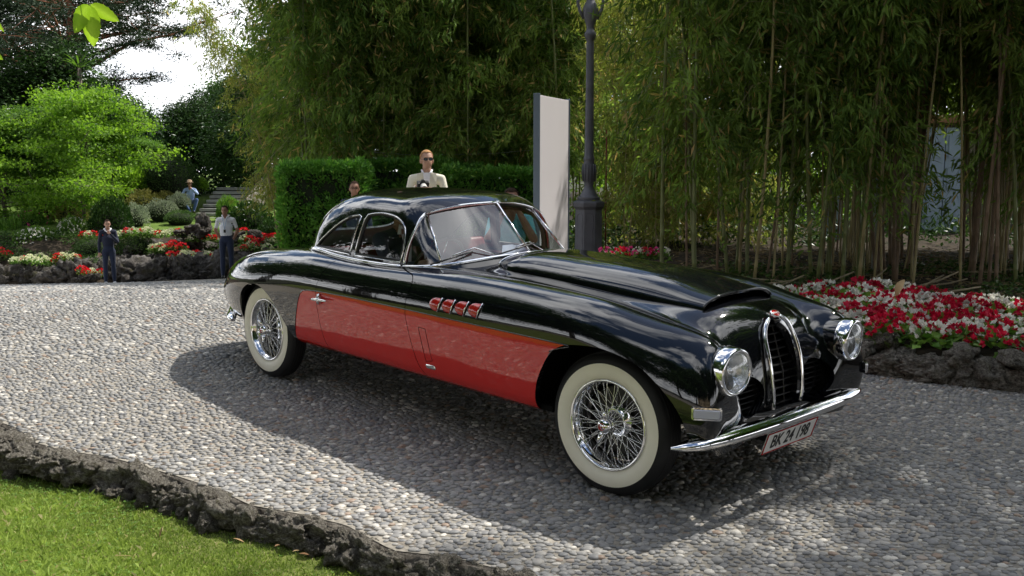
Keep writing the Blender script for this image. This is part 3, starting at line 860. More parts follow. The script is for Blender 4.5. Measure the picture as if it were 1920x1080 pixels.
for y in (-.35, .35):
    mb = MB(); mb.box((.57, y, .40), (.14, .05, .03)); mb.build('bumper_bracket', M_gap, car)
# number plate hung under the bumper
pl = empty('number_plate', (.592, 0.0, .294), (0, R_(18), 0), car)
mb = MB(); mb.box((0, 0, 0), (.006, .48, .118)); mb.build('plate', M_white_en, pl, bevel=.001)
mb = MB()
for s in (-1, 1): mb.box((.0040, 0, s * .0565), (.005, .480, .005)); mb.box((.0042, s * .2375, 0), (.005, .005, .108))
mb.build('plate_border', M_redtrim, pl)
V, Fs = text_mesh('BK 24 198', .105, .0008, .82, .0015)
V = np.stack([V[:, 2] + .0044, V[:, 0], V[:, 1] - .002], 1); mb = MB(); mb.add(V, Fs); mb.build('lettering', M_blacklet, pl)

# ---------------------------------------------------------------- flank details
# four red half-moon louvres with chrome edge
for sy in (-1, 1):
    fl = np.array([1, -sy, 1])
    for k in range(4):
        x0 = -1.262 + k * .111; zc = .826 + k * .003
        arc = []
        n = 12
        xe, zt, zb = x0 + .100, zc + .038, zc - .038
        # outline: straight (slightly raked) front edge, rounded rear
        for q in range(n + 1):
            a = math.pi / 2 + math.pi * q / n
            arc.append((x0 + .064 + .064 * math.cos(a), zc + .038 * math.sin(a)))
        arc = [(xe + .006, zt)] + arc[1:-1] + [(xe - .022, zb)]
        out = []; inn = []
        c = np.mean(arc, 0)
        for (x, z) in arc:
            p, nn = side_at(x, z); out.append(p + nn * .002)
            x2, z2 = c[0] + (x - c[0]) * .75 + .012, c[1] + (z - c[1]) * .72
            p, nn = side_at(x2, z2); inn.append(p + nn * (.013 if x2 > c[0] else .009))
        m = len(out)
        mb = MB(); mb.add(np.array(out + inn) * fl, [(q, (q + 1) % m, m + (q + 1) % m, m + q) for q in range(m)] + [tuple(range(m, 2 * m))])
        v = mb.build('side_louvre', M_redtrim, car, True, 60)
        p1, n1 = side_at(xe + .008, zt + .003); p2, n2 = side_at(xe - .022, zb - .003)
        mb = MB(); mb.tube([(p1 + n1 * .004) * fl, ((p1 + p2) / 2 + n1 * .012) * fl, (p2 + n2 * .004) * fl], .0042, 6); mb.build('louvre_edge', M_chrome, v, True)
    # door handle: flat blade on an oval rose
    p, n = side_at(-2.405, .712)
    h = empty('door_handle', (0, 0, 0), (0, 0, 0), DOOR_N if sy < 0 else DOOR_F)
    V = []
    mb = MB(); q = p + n * .012
    mb.tube([(p + n * .002 + [0, 0, -.036]) * fl, (q + [0, 0, -.026]) * fl, (q + n * .01) * fl, (q + [0, 0, .026]) * fl, (p + n * .002 + [0, 0, .036]) * fl], [.005, .011, .013, .011, .005], 10)
    mb.build('rose', M_chrome, h, True)
    mb = MB(); q = p + n * .034
    mb.tube([(q + [-.062, 0, -.004]) * fl, (q + [-.03, 0, 0]) * fl, (q + [.02, 0, .002]) * fl, (q + [.10, 0, .004]) * fl, (q + [.115, .004, .004]) * fl], [.005, .010, .011, .008, .004], 10)
    mb.build('blade', M_chrome, h, True)
    # fresh air flap line and maker's plaque
    rect = [(-1.368, .672), (-1.305, .668), (-1.275, .478), (-1.335, .468)]
    pts = []
    for a in range(4):
        for t in np.linspace(0, 1, 8, endpoint=False):
            x, z = np.array(rect[a]) * (1 - t) + np.array(rect[(a + 1) % 4]) * t
            pp, nn = side_at(x, z); pts.append(tuple((pp + nn * .0005) * fl))
    mb = MB(); mb.tube(pts, .0016, 5, closed=True); mb.build('vent_flap_seam', M_gap, car)
    op = side_patch(-1.30, .437, .088, .026, .012, .003); ip = side_patch(-1.30, .437, .078, .018, .009, .006)
    mb = MB(); m = len(op); mb.add(np.concatenate([op, ip]) * fl, [(k, (k + 1) % m, m + (k + 1) % m, m + k) for k in range(m)] + [tuple(range(m, 2 * m))])
    mb.build('side_plaque', M_chrome2, car)

# ---------------------------------------------------------------- wheels
RW = .36
def build_wheel():
    w = empty('wheel', (0, 0, 0), (0, 0, 0), car)
    # outer face towards -y, whitewall plane at y=-.075
    prof = [(.232, .060), (.262, .072), (.300, .078), (.325, .074), (.345, .060), (.356, .045), (.360, .020), (.361, 0), (.360, -.020), (.356, -.045), (.345, -.060), (.327, -.072), (.314, -.076)]
    mb = MB(); mb.lathe(prof, 96, 'y'); 
    mb.lathe([(.314, -.0765), (.314, -.0735), (.3125, -.0735), (.311, -.078)], 96, 'y')
    t = mb.build('tyre', M_rubber, w, True, 35)
    mb = MB()
    for k in range(5):
        y = -.040 + k * .020; rr = .3615 - abs(y) * .05
        mb.lathe([(rr - .001, y - .0025), (rr + .0012, y - .002), (rr + .0012, y + .002), (rr - .001, y + .0025)], 96, 'y')
    mb.build('tread_rib', M_rubber, w, True, 30)
    mb = MB(); mb.lathe([(.3115, -.0775), (.300, -.0795), (.280, -.0800), (.258, -.0765), (.240, -.070), (.2305, -.064)], 96, 'y'); mb.build('whitewall', M_white_wall, w, True)
    mb = MB(); mb.lathe([(.2325, -.060), (.2335, -.070), (.229, -.0745), (.222, -.0735), (.217, -.066), (.213, -.050), (.208, -.046), (.204, -.030), (.196, .000), (.196, .030), (.208, .045), (.230, .062)], 96, 'y')
    mb.build('rim', M_chrome, w, True)
    mb = MB()
    for k in range(18):
        a = 2 * math.pi * k / 18
        for (da, r1, y1, r0, y0, dd) in ((.30, .210, -.044, .042, -.060, 0), (-.30, .210, -.044, .042, -.060, .13), (.42, .197, .018, .055, .045, .05), (-.42, .197, .018, .055, .045, .18)):
            A = a + dd
            mb.tube([(r0 * math.cos(A), y0, r0 * math.sin(A)), (r1 * math.cos(A + da), y1, r1 * math.sin(A + da))], .0019, 5, cap=False)
    mb.build('spokes', M_chrome2, w, True)
    mb = MB(); mb.lathe([(.0005, .06), (.06, .055), (.078, .045), (.078, .030), (.050, .022), (.040, .0), (.038, -.045), (.046, -.052), (.046, -.064), (.040, -.078), (.0005, -.078)], 40, 'y'); mb.build('hub', M_chrome, w, True, 50)
    # two-eared knock-off spinner
    mb = MB(); mb.lathe([(.040, -.070), (.042, -.088), (.036, -.102), (.024, -.112), (.0005, -.116)], 32, 'y')
    s = mb.build('spinner', M_chrome, w, True, 50)
    mb = MB()
    for q in (1, -1):
        mb.tube([(0, -.085, q * .025), (0, -.100, q * .055), (0, -.118, q * .082)], [.016, .013, .008], 10)
    mb.build('spinner_ears', M_chrome, w, True)
    mb = MB(); mb.lathe([(.019, -.1135), (.0185, -.1165), (.0165, -.1165), (.016, -.1135)], 32, 'y')
    V, Fs = text_mesh('EB', .020, .0005, .8, .0003); V = np.stack([V[:, 0], -V[:, 2] - .1172, V[:, 1]], 1); mb.add(V, Fs)
    mb.build('spinner_emblem', M_redtrim, w)
    mb = MB(); mb.lathe([(.18, .03), (.18, .065), (.03, .07)], 40, 'y'); mb.build('brake_drum', simple('brake_drum', (.05, .048, .045), .5, .6), w, True, 40)
    return w
w0 = build_wheel(); reg(w0)
YH = .668
st = R_(3.5)
w0.location = (0, -YH, RW); w0.rotation_euler = (0, R_(14), st)
w1 = copy_tree(w0, car); w1.location = (-WB, -YH, RW); w1.rotation_euler = (0, R_(-20), 0)
w2 = copy_tree(w0, car); w2.location = (0, YH, RW); w2.rotation_euler = (0, R_(30), math.pi + st)
w3 = copy_tree(w0, car); w3.location = (-WB, YH, RW); w3.rotation_euler = (0, R_(50), math.pi)
for xa in (0, -WB):
    mb = MB(); mb.tube([(xa, -.6, .34), (xa, .6, .34)], .038, 10); mb.build('axle', M_gap, car)

# ---------------------------------------------------------------- cabin
def cushion(name, c, s, parent=car, rx=0, m=M_leather, r=.04):
    me_b = bmesh.new(); bmesh.ops.create_cube(me_b, size=1)
    for v in me_b.verts: v.co = Vector((v.co.x * s[0], v.co.y * s[1], v.co.z * s[2]))
    bmesh.ops.bevel(me_b, geom=me_b.edges[:], offset=r, segments=3, affect='EDGES', profile=.6)
    me = bpy.data.meshes.new(name); me_b.to_mesh(me); me_b.free(); me.materials.append(m)
    for p in me.polygons: p.use_smooth = True
    o = bpy.data.objects.new(name, me); col.objects.link(o); o.parent = parent; o.location = c; o.rotation_euler = (0, rx, 0); return o
for y in (-.33, .33):
    st_ = empty('front_seat', (0, 0, 0), (0, 0, 0), car)
    cushion('seat_cushion', (-2.05, y, .58), (.50, .50, .16), st_); cushion('seat_backrest', (-2.36, y, .80), (.14, .52, .50), st_, R_(-14))
rs = empty('rear_seat', (0, 0, 0), (0, 0, 0), car)
cushion('seat_cushion', (-2.72, 0, .62), (.38, 1.05, .16), rs); cushion('seat_backrest', (-2.94, 0, .77), (.12, .92, .36), rs, R_(-16))
cushion('parcel_shelf', (-3.08, 0, .93), (.34, .70, .03), car, r=.01)
cushion('dashboard', (-1.60, 0, .88), (.24, 1.10, .20), car, r=.05)
cushion('dash_top', (-1.53, 0, .970), (.30, .86, .025), car, m=M_leather, r=.01)
for sy in (-1, 1):
    cushion('door_lining', (-2.15, sy * .632, .76), (.86, .03, .38), car, r=.012)
    cushion('lining_cap', (-2.22, sy * .606, .935), (.80, .045, .03), car, r=.012)
    cushion('rear_lining', (-2.80, sy * .57, .76), (.40, .03, .40), car, r=.012)
cushion('cabin_floor', (-2.2, 0, .40), (1.9, 1.3, .03), car, m=M_gap, r=.005)
sw = empty('steering_wheel', (-1.80, -.33, .955), (0, R_(-62), 0), car)
mb = MB(); mb.tube([(.20 * math.cos(a), .20 * math.sin(a), 0) for a in np.linspace(0, 2 * math.pi, 36, endpoint=False)], .011, 8, closed=True); mb.build('rim', simple('dark_wheel_rim', (.03, .012, .008), .3), sw, True)
mb = MB()
for a in (0, 2.1, 4.2): mb.tube([(0, 0, -.02), (.195 * math.cos(a), .195 * math.sin(a), 0)], .005, 6)
mb.tube([(0, 0, -.02), (0, 0, -.4)], .018, 8); mb.build('spoke', M_chrome, sw, True)
mb = MB(); mb.tube([(-1.70, 0, 1.335), (-1.72, 0, 1.29)], .005, 6); mb.box((-1.725, 0, 1.272), (.012, .11, .03)); mb.build('rear_view_mirror', M_blackrub, car, False)
# ================================================================ GROUND SHAPE
def sp(v, w): return w * np.logaddexp(0, np.asarray(v) / w)
def gz(x, y):
    """height of the road and the land round it"""
    x = np.asarray(x, float); y = np.asarray(y, float)
    plane = .0064 - .01114 * (np.clip(x, -25, 15) - .995) + .02474 * (np.clip(y, -6, 45) - 5.169)
    k = np.clip(.1506 - .0042 * (x + 13.9), .03, .17)
    fall = k * sp(y - 10.6, 1.0)
    z = plane - fall
    # the far garden climbs again behind the rocks
    w = np.clip((-x - 3.0) / 3.0, 0, 1); w = w * w * (3 - 2 * w)
    t = np.clip(y - 26.3 + .12 * (x + 10) * 0, 0, None)
    target = np.interp(y, [26.3, 26.8, 27.3, 28, 28.8, 29.6, 31, 33, 35, 38, 45, 60], [-1.60, -1.42, -1.22, -1.0, -.68, -.38, -.2, -.1, .15, .5, .9, 1.5])
    g = np.where(y > 26.3, target, z)
    s = np.clip((y - 25.2) / 1.6, 0, 1); s = s * s * (3 - 2 * s)
    zl = z * (1 - s) + g * s
    zr = np.maximum(z, .05 + .02 * np.clip(y - 12, 0, 30))
    sr = np.clip((y - 9) / 4, 0, 1) * np.clip((x - 1.0) / 1.5, 0, 1)
    z = z * (1 - sr) + zr * sr
    return zl * w + z * (1 - w)
def gzf(x, y): return float(gz(x, y))
def hit(px, py, dz=0.0):
    """where the view through a photo pixel meets the ground (raised by dz)"""
    Y = 2.0
    for _ in range(4000):
        p = at(px, py, Y)
        if p.z <= gzf(p.x, p.y) + dz: return p
        Y += .02
    return at(px, py, Y)

LAWN_Z = -.115
K_px = [(-260, 705), (-120, 745), (0, 792), (80, 838), (170, 855), (260, 872), (350, 902), (430, 935), (520, 962), (600, 975), (650, 992), (740, 1032), (860, 1052), (980, 1082)]
KERB = [hit(*p) for p in K_px]
KERB = np.array([(p.x, p.y) for p in KERB])
d_ = KERB[-1] - KERB[-5]; d_ /= np.linalg.norm(d_)
KERB = np.concatenate([[KERB[0] + np.array([-9.0, 7.0]), KERB[0] + np.array([-4.0, 3.0])], KERB, [(.45, 3.45), (.62, 2.9), (.60, 2.2), (.42, 1.0), (-.1, -.6), (-1.2, -1.7), (-3.0, -2.0), (-6.0, -.8), (-10, 1.6), (-22, 9)]])
BED = np.array([(46, -26), (22, -6), (14.5, .5), (9.5, 3.6), (5.6, 5.75), (4.4, 6.35), (3.62, 6.85), (3.1, 7.15), (2.62, 7.5), (2.1, 8.3), (1.75, 9.6), (1.5, 11.0), (1.35, 13.0), (1.3, 15.5)])
def side_of(poly, x, y):
    """signed distance to an open polyline, positive to its left"""
    Q = np.stack([np.asarray(x, float).ravel(), np.asarray(y, float).ravel()], 1)
    best = np.full(len(Q), 1e9); sg = np.zeros(len(Q))
    for a, b in zip(poly[:-1], poly[1:]):
        e = b - a; w = Q - a; t = np.clip((w @ e) / (e @ e), 0, 1); d = w - t[:, None] * e; dd = np.hypot(d[:, 0], d[:, 1])
        c = e[0] * w[:, 1] - e[1] * w[:, 0]
        m = dd < best; best = np.where(m, dd, best); sg = np.where(m, np.sign(c), sg)
    return (best * sg).reshape(np.shape(x))

def sheet(name, xs, ys, zf, keep, m, kind='structure', **kw):
    X, Y = np.meshgrid(xs, ys, indexing='ij'); Z = zf(X, Y)
    idx = np.arange(X.size).reshape(X.shape)
    F = np.stack([idx[:-1, :-1], idx[1:, :-1], idx[1:, 1:], idx[:-1, 1:]], -1).reshape(-1, 4)
    if keep is not None:
        xc = (X[:-1, :-1] + X[1:, 1:]).ravel() / 2; yc = (Y[:-1, :-1] + Y[1:, 1:]).ravel() / 2
        F = F[keep(xc, yc)]
    used = np.unique(F); mp = np.zeros(X.size, int); mp[used] = np.arange(len(used))
    V = np.stack([X.ravel(), Y.ravel(), Z.ravel()], 1)[used]
    o = mesh_np(name, V, mp[F], m, smooth=True); return tag(o, kind=kind, **kw)

# ---------------------------------------------------------------- ground materials
def soil_mat(name, c1, c2, scale=6, bump=.6):
    m, nt, b = mat(name); N, L = nt.nodes, nt.links
    tc = N.new('ShaderNodeTexCoord'); n1 = N.new('ShaderNodeTexNoise'); n1.inputs['Scale'].default_value = scale; n1.inputs['Detail'].default_value = 8; n1.inputs['Roughness'].default_value = .65
    L.new(tc.outputs['Object'], n1.inputs['Vector'])
    r = N.new('ShaderNodeValToRGB'); r.color_ramp.elements[0].position = .35; r.color_ramp.elements[0].color = (*c1, 1); r.color_ramp.elements[1].position = .65; r.color_ramp.elements[1].color = (*c2, 1)
    L.new(n1.outputs['Fac'], r.inputs[0]); L.new(r.outputs[0], b.inputs['Base Color']); b.inputs['Roughness'].default_value = .95; b.inputs['Specular IOR Level'].default_value = .15
    bp = N.new('ShaderNodeBump'); bp.inputs['Strength'].default_value = bump; bp.inputs['Distance'].default_value = .03
    L.new(n1.outputs['Fac'], bp.inputs['Height']); L.new(bp.outputs[0], b.inputs['Normal'])
    return m
M_soil = soil_mat('soil', (.022, .017, .012), (.062, .047, .032), 5)
M_turf = soil_mat('turf_soil', (.06, .085, .018), (.15, .17, .045), 9)
M_farturf = soil_mat('far_turf', (.07, .12, .02), (.13, .19, .04), 1.5, .3)

# mortar between the pebbles; far off the pebbles are relief in the same sheet
m, nt, b = mat('pebble_mortar'); N, L = nt.nodes, nt.links
tc = N.new('ShaderNodeTexCoord')
mpn = N.new('ShaderNodeMapping'); mpn.inputs['Scale'].default_value = (1.0, 1.25, 1.0); L.new(tc.outputs['Object'], mpn.inputs[0])
vo = N.new('ShaderNodeTexVoronoi'); vo.inputs['Scale'].default_value = 19; vo.inputs['Randomness'].default_value = .85; L.new(mpn.outputs[0], vo.inputs['Vector'])
vr = N.new('ShaderNodeValToRGB'); el = vr.color_ramp.elements
el[0].position = 0; el[0].color = (.11, .112, .115, 1); el[1].position = 1; el[1].color = (.54, .52, .47, 1)
for p_, c_ in ((.25, (.20, .20, .20)), (.5, (.30, .295, .28)), (.75, (.40, .375, .335))): x = el.new(p_); x.color = (*c_, 1)
L.new(vo.outputs['Color'], vr.inputs[0])
ds = N.new('ShaderNodeMapRange'); ds.inputs[1].default_value = .42; ds.inputs[2].default_value = .56; L.new(vo.outputs['Distance'], ds.inputs[0])
geo = N.new('ShaderNodeNewGeometry'); sx = N.new('ShaderNodeSeparateXYZ'); L.new(geo.outputs['Position'], sx.inputs[0])
far = N.new('ShaderNodeMapRange'); far.inputs[1].default_value = 17.3; far.inputs[2].default_value = 18.0; L.new(sx.outputs['Y'], far.inputs[0])
near_ = N.new('ShaderNodeMapRange'); near_.inputs[1].default_value = -1.8; near_.inputs[2].default_value = -2.2; L.new(sx.outputs['Y'], near_.inputs[0]); fmx = N.new('ShaderNodeMath'); fmx.operation = 'MAXIMUM'; L.new(far.outputs[0], fmx.inputs[0]); L.new(near_.outputs[0], fmx.inputs[1]); far = fmx
nz = N.new('ShaderNodeTexNoise'); nz.inputs['Scale'].default_value = 30; nz.inputs['Detail'].default_value = 8; L.new(tc.outputs['Object'], nz.inputs['Vector'])
mr_ = N.new('ShaderNodeValToRGB'); mr_.color_ramp.elements[0].position = .3; mr_.color_ramp.elements[0].color = (.165, .15, .125, 1); mr_.color_ramp.elements[1].position = .7; mr_.color_ramp.elements[1].color = (.35, .32, .27, 1)
L.new(nz.outputs['Fac'], mr_.inputs[0])
mxp = N.new('ShaderNodeMixRGB'); L.new(ds.outputs[0], mxp.inputs[0]); L.new(vr.outputs[0], mxp.inputs[1]); L.new(mr_.outputs[0], mxp.inputs[2])
mxf = N.new('ShaderNodeMixRGB'); L.new(far.outputs[0], mxf.inputs[0]); L.new(mr_.outputs[0], mxf.inputs[1]); L.new(mxp.outputs[0], mxf.inputs[2])
# broad dusty and damp areas
nb = N.new('ShaderNodeTexNoise'); nb.inputs['Scale'].default_value = .8; nb.inputs['Detail'].default_value = 4; L.new(tc.outputs['Object'], nb.inputs['Vector'])
mb_ = N.new('ShaderNodeMapRange'); mb_.inputs[1].default_value = .3; mb_.inputs[2].default_value = .7; mb_.inputs[3].default_value = .86; mb_.inputs[4].default_value = 1.12; L.new(nb.outputs['Fac'], mb_.inputs[0])
hs = N.new('ShaderNodeHueSaturation'); L.new(mxf.outputs[0], hs.inputs['Color']); L.new(mb_.outputs[0], hs.inputs['Value']); L.new(hs.outputs[0], b.inputs['Base Color'])
b.inputs['Roughness'].default_value = .9; b.inputs['Specular IOR Level'].default_value = .2
inv = N.new('ShaderNodeMath'); inv.operation = 'MULTIPLY'; inv.inputs[1].default_value = -1.0; L.new(vo.outputs['Distance'], inv.inputs[0])
fm = N.new('ShaderNodeMath'); fm.operation = 'MULTIPLY'; L.new(inv.outputs[0], fm.inputs[0]); L.new(far.outputs[0], fm.inputs[1])
ad = N.new('ShaderNodeMath'); ad.operation = 'MULTIPLY_ADD'; ad.inputs[1].default_value = .12; L.new(nz.outputs['Fac'], ad.inputs[0]); L.new(fm.outputs[0], ad.inputs[2])
bp = N.new('ShaderNodeBump'); bp.inputs['Strength'].default_value = .8; bp.inputs['Distance'].default_value = .02; L.new(ad.outputs[0], bp.inputs['Height']); L.new(bp.outputs[0], b.inputs['Normal'])
M_road = m

m, nt, b = mat('pebble_stone'); N, L = nt.nodes, nt.links
ta = N.new('ShaderNodeAttribute'); ta.attribute_name = 'tint'
vr = N.new('ShaderNodeValToRGB'); el = vr.color_ramp.elements
el[0].position = 0; el[0].color = (.085, .085, .085, 1); el[1].position = 1; el[1].color = (.58, .55, .49, 1)
for p_, c_ in ((.18, (.14, .142, .145)), (.36, (.205, .203, .198)), (.56, (.275, .265, .246)), (.74, (.35, .33, .297)), (.84, (.27, .20, .15)), (.88, (.44, .41, .365))): x = el.new(p_); x.color = (*c_, 1)
L.new(ta.outputs['Fac'], vr.inputs[0])
tc = N.new('ShaderNodeTexCoord'); nz = N.new('ShaderNodeTexNoise'); nz.inputs['Scale'].default_value = 60; nz.inputs['Detail'].default_value = 5; L.new(tc.outputs['Object'], nz.inputs['Vector'])
nb = N.new('ShaderNodeTexNoise'); nb.inputs['Scale'].default_value = .8; nb.inputs['Detail'].default_value = 4
geo = N.new('ShaderNodeNewGeometry'); L.new(geo.outputs['Position'], nb.inputs['Vector'])
mr1 = N.new('ShaderNodeMapRange'); mr1.inputs[1].default_value = .3; mr1.inputs[2].default_value = .7; mr1.inputs[3].default_value = .85; mr1.inputs[4].default_value = 1.12; L.new(nz.outputs['Fac'], mr1.inputs[0])
mr2 = N.new('ShaderNodeMapRange'); mr2.inputs[1].default_value = .3; mr2.inputs[2].default_value = .7; mr2.inputs[3].default_value = .88; mr2.inputs[4].default_value = 1.12; L.new(nb.outputs['Fac'], mr2.inputs[0])
mm = N.new('ShaderNodeMath'); mm.operation = 'MULTIPLY'; L.new(mr1.outputs[0], mm.inputs[0]); L.new(mr2.outputs[0], mm.inputs[1])
hs = N.new('ShaderNodeHueSaturation'); L.new(vr.outputs[0], hs.inputs['Color']); L.new(mm.outputs[0], hs.inputs['Value']); L.new(hs.outputs[0], b.inputs['Base Color'])
b.inputs['Roughness'].default_value = .55; b.inputs['Specular IOR Level'].default_value = .4
M_pebble = m

# ---------------------------------------------------------------- ground, road, lawn sheets
M_base = soil_mat('earth', (.02, .025, .012), (.05, .052, .028), 3)
big = sheet('ground', np.concatenate([np.linspace(-300, -30, 10), np.linspace(-26, 30, 57), np.linspace(36, 300, 10)]), np.concatenate([np.linspace(-300, -12, 10), np.linspace(-8, 60, 69), np.linspace(70, 400, 10)]),
            lambda X, Y: gz(X, Y) - .30 - .25 * ((side_of(KERB, X, Y) < 0) | (Y < 2)), None, M_base)
on_road = lambda x, y: (side_of(KERB, x, y) > -.04) & (side_of(BED, x, y) > -.05) & (y < 27.0) & ((y < 16) | (x < -2))
xs, ys = np.concatenate([np.arange(-26, 22, .25), np.arange(22, 50, 1.0)]), np.concatenate([np.arange(-34, -14, 1.0), np.arange(-14, 27.3, .25)])
X, Y = np.meshgrid(xs, ys, indexing='ij'); V = np.stack([X.ravel(), Y.ravel(), gz(X, Y).ravel()], 1); idx = np.arange(X.size).reshape(X.shape)
F = np.stack([idx[:-1, :-1], idx[1:, :-1], idx[1:, 1:], idx[:-1, 1:]], -1).reshape(-1, 4)
xc, yc = V[F].mean(1)[:, 0], V[F].mean(1)[:, 1]; F = F[((yc < 16) | (xc < -2)) & (yc < 27.0)]
RS = Surf(V, np.tile([0, 0, 1.0], (len(V), 1)), [tuple(f) for f in F]).compact()
RS, _ = RS.split(-(side_of(KERB, RS.V[:, 0], RS.V[:, 1]) - .01 + .02 * np.sin(RS.V[:, 0] * 9)))
RS, _ = RS.split(-(side_of(BED, RS.V[:, 0], RS.V[:, 1]) + .03))
road = mesh_np('road', RS.V, RS.F, M_road, smooth=True); tag(road, kind='structure')

# pebbles
def pebble_points(x0, x1, y0, y1, sp_, keep):
    nx = int((x1 - x0) / sp_); ny = int((y1 - y0) / (sp_ * .80))
    I, J = np.meshgrid(np.arange(nx), np.arange(ny), indexing='ij')
    X = x0 + (I + .5 * (J % 2)) * sp_ + rng.uniform(-.32, .32, I.shape) * sp_
    Y = y0 + J * sp_ * .80 + rng.uniform(-.28, .28, I.shape) * sp_ * .80
    X += .03 * np.sin(Y * 3.1) + .02 * np.sin(Y * 7.7 + X)
    X, Y = X.ravel(), Y.ravel()
    k = keep(X, Y); return X[k], Y[k]
def inview(x, y, m=.25):
    return (np.abs(x) < y * (960 / FPX) * 1.03 + m)
def dome(sub):
    bmx = bmesh.new(); bmesh.ops.create_icosphere(bmx, subdivisions=sub, radius=1)
    dl = [f for f in bmx.faces if f.calc_center_median().z < -.35]
    bmesh.ops.delete(bmx, geom=dl, context='FACES')
    V = np.array([v.co[:] for v in bmx.verts]); bmx.verts.index_update(); F = np.array([[v.index for v in f.verts] for f in bmx.faces]); bmx.free()
    return V, F
def scatter_mesh(name, T, F, pos, scale, rot, tint, m, parent=None, zsl=None, smooth=True):
    """copies of template (T, F) at pos with per-copy scale (n,3), rotation about z, joined into one mesh"""
    n = len(pos); c, s = np.cos(rot)[:, None], np.sin(rot)[:, None]
    S = T[None] * scale[:, None, :]
    X = S[..., 0] * c - S[..., 1] * s; Y = S[..., 0] * s + S[..., 1] * c; Z = S[..., 2]
    V = np.stack([X, Y, Z], -1) + pos[:, None, :]
    FF = (F[None] + (np.arange(n) * len(T))[:, None, None]).reshape(-1, F.shape[1])
    o = mesh_np(name, V.reshape(-1, 3), FF, m, parent, smooth); vcol(o, np.repeat(tint, len(T))); return o
def pebble_params(X, Y, base):
    n = len(X); a = base * rng.choice([.85, 1, 1, 1.15, 1.35], n) * rng.uniform(.38, .58, n); b_ = a * rng.uniform(.60, .92, n); h = rng.uniform(.42, .74, n) * b_
    rot = rng.normal(.15, .55, n); tint = .10 + rng.beta(2.2, 2.4, n) * .70
    odd = rng.random(n); tint = np.where(odd < .035, .84, tint); tint = np.where(odd > .93, rng.uniform(.88, 1, n), tint)
    z = gz(X, Y) + h * .05
    return np.stack([X, Y, z], 1), np.stack([a, b_, h], 1), rot, tint
keepA = lambda x, y: inview(x, y) & (side_of(KERB, x, y) > .02) & (side_of(BED, x, y) > .03)
X, Y = pebble_points(-4.5, 5.0, 2.9, 7.6, .039, keepA)
pos, scl, rot, tint = pebble_params(X, Y, .039)
# broad size variation
dc = np.abs(at(960, 800, 4).y * 0 + Y) + 0 * X
order = np.argsort(Y / scl[:, 0] * .03)
pxy = 540 + FPX * np.tan(np.arctan2(CAM_H - pos[:, 2], pos[:, 1]) - PITCH)
vis = pxy < 1075
order = [i for i in order if vis[i]][:300]
single = np.zeros(len(pos), bool); single[order] = True
T2, F2 = dome(2); T1, F1 = dome(1)
for sel_, TT_, FF_ in ((~single & (pos[:, 1] < 5.2), T2, F2), (~single & (pos[:, 1] >= 5.2), T1, F1)):
    scatter_mesh('pebbles', TT_, FF_, pos[sel_], scl[sel_], rot[sel_], tint[sel_], M_pebble, road)['kind'] = 'stuff'
protos = []
for k in range(14):
    me = bpy.data.meshes.new('pebble'); me.from_pydata([tuple(v * (1 + .10 * noise.noise(Vector(v * 1.7 + k * 5)))) for v in T2], [], [tuple(int(q) for q in f) for f in F2]); me.materials.append(M_pebble)
    for p in me.polygons: p.use_smooth = True
    a = me.attributes.new('tint', 'FLOAT', 'POINT'); a.data.foreach_set('value', np.full(len(T2), [.05, .15, .22, .3, .36, .42, .48, .55, .6, .66, .72, .80, .84, .95][k], dtype=np.float32)); protos.append(me)
for i in order:
    o = bpy.data.objects.new('pebble', protos[int(np.clip(tint[i] * 14, 0, 13))]); col.objects.link(o); o.parent = road
    o.location = pos[i]; o.scale = scl[i]; o.rotation_euler = (0, 0, rot[i])
keepB = lambda x, y: inview(x, y, .4) & (side_of(KERB, x, y) > .02) & (side_of(BED, x, y) > .03)
X, Y = pebble_points(-7.5, 5.0, 7.6, 12.4, .05, keepB)
pos, scl, rot, tint = pebble_params(X, Y, .05)
scatter_mesh('pebbles', T1, F1, pos, scl, rot, tint, M_pebble, road)['kind'] = 'stuff'

X, Y = pebble_points(-12, -1.0, 12.4, 18.0, .07, keepB)
pos, scl, rot, tint = pebble_params(X, Y, .07)
scatter_mesh('pebbles', T1, F1, pos, scl, rot, tint, M_pebble, road)['kind'] = 'stuff'
keepC = lambda x, y: (~inview(x, y, .25) | (y < 2.9)) & (side_of(KERB, x, y) > .03) & (side_of(BED, x, y) > .05)
X, Y = pebble_points(-1.0, 5.5, -2.0, 6.5, .062, keepC)
pos, scl, rot, tint = pebble_params(X, Y, .062)
scatter_mesh('pebbles', T1, F1, pos, scl, rot, tint, M_pebble, road)['kind'] = 'stuff'

# ---------------------------------------------------------------- rocks
m, nt, b = mat('tufa_rock'); N, L = nt.nodes, nt.links
tc = N.new('ShaderNodeTexCoord'); n1 = N.new('ShaderNodeTexNoise'); n1.inputs['Scale'].default_value = 7; n1.inputs['Detail'].default_value = 10; n1.inputs['Roughness'].default_value = .7
L.new(tc.outputs['Object'], n1.inputs['Vector'])
r = N.new('ShaderNodeValToRGB'); e = r.color_ramp.elements; e[0].position = .30; e[0].color = (.045, .04, .034, 1); e[1].position = .70; e[1].color = (.50, .475, .42, 1)
x = e.new(.42); x.color = (.14, .125, .105, 1); x = e.new(.54); x.color = (.29, .265, .22, 1)
L.new(n1.outputs['Fac'], r.inputs[0])
n2 = N.new('ShaderNodeTexNoise'); n2.inputs['Scale'].default_value = 2.2; n2.inputs['Detail'].default_value = 5; L.new(tc.outputs['Object'], n2.inputs['Vector'])
mo = N.new('ShaderNodeMapRange'); mo.inputs[1].default_value = .55; mo.inputs[2].default_value = .7; mo.inputs[3].default_value = 0; mo.inputs[4].default_value = .65; L.new(n2.outputs['Fac'], mo.inputs[0])
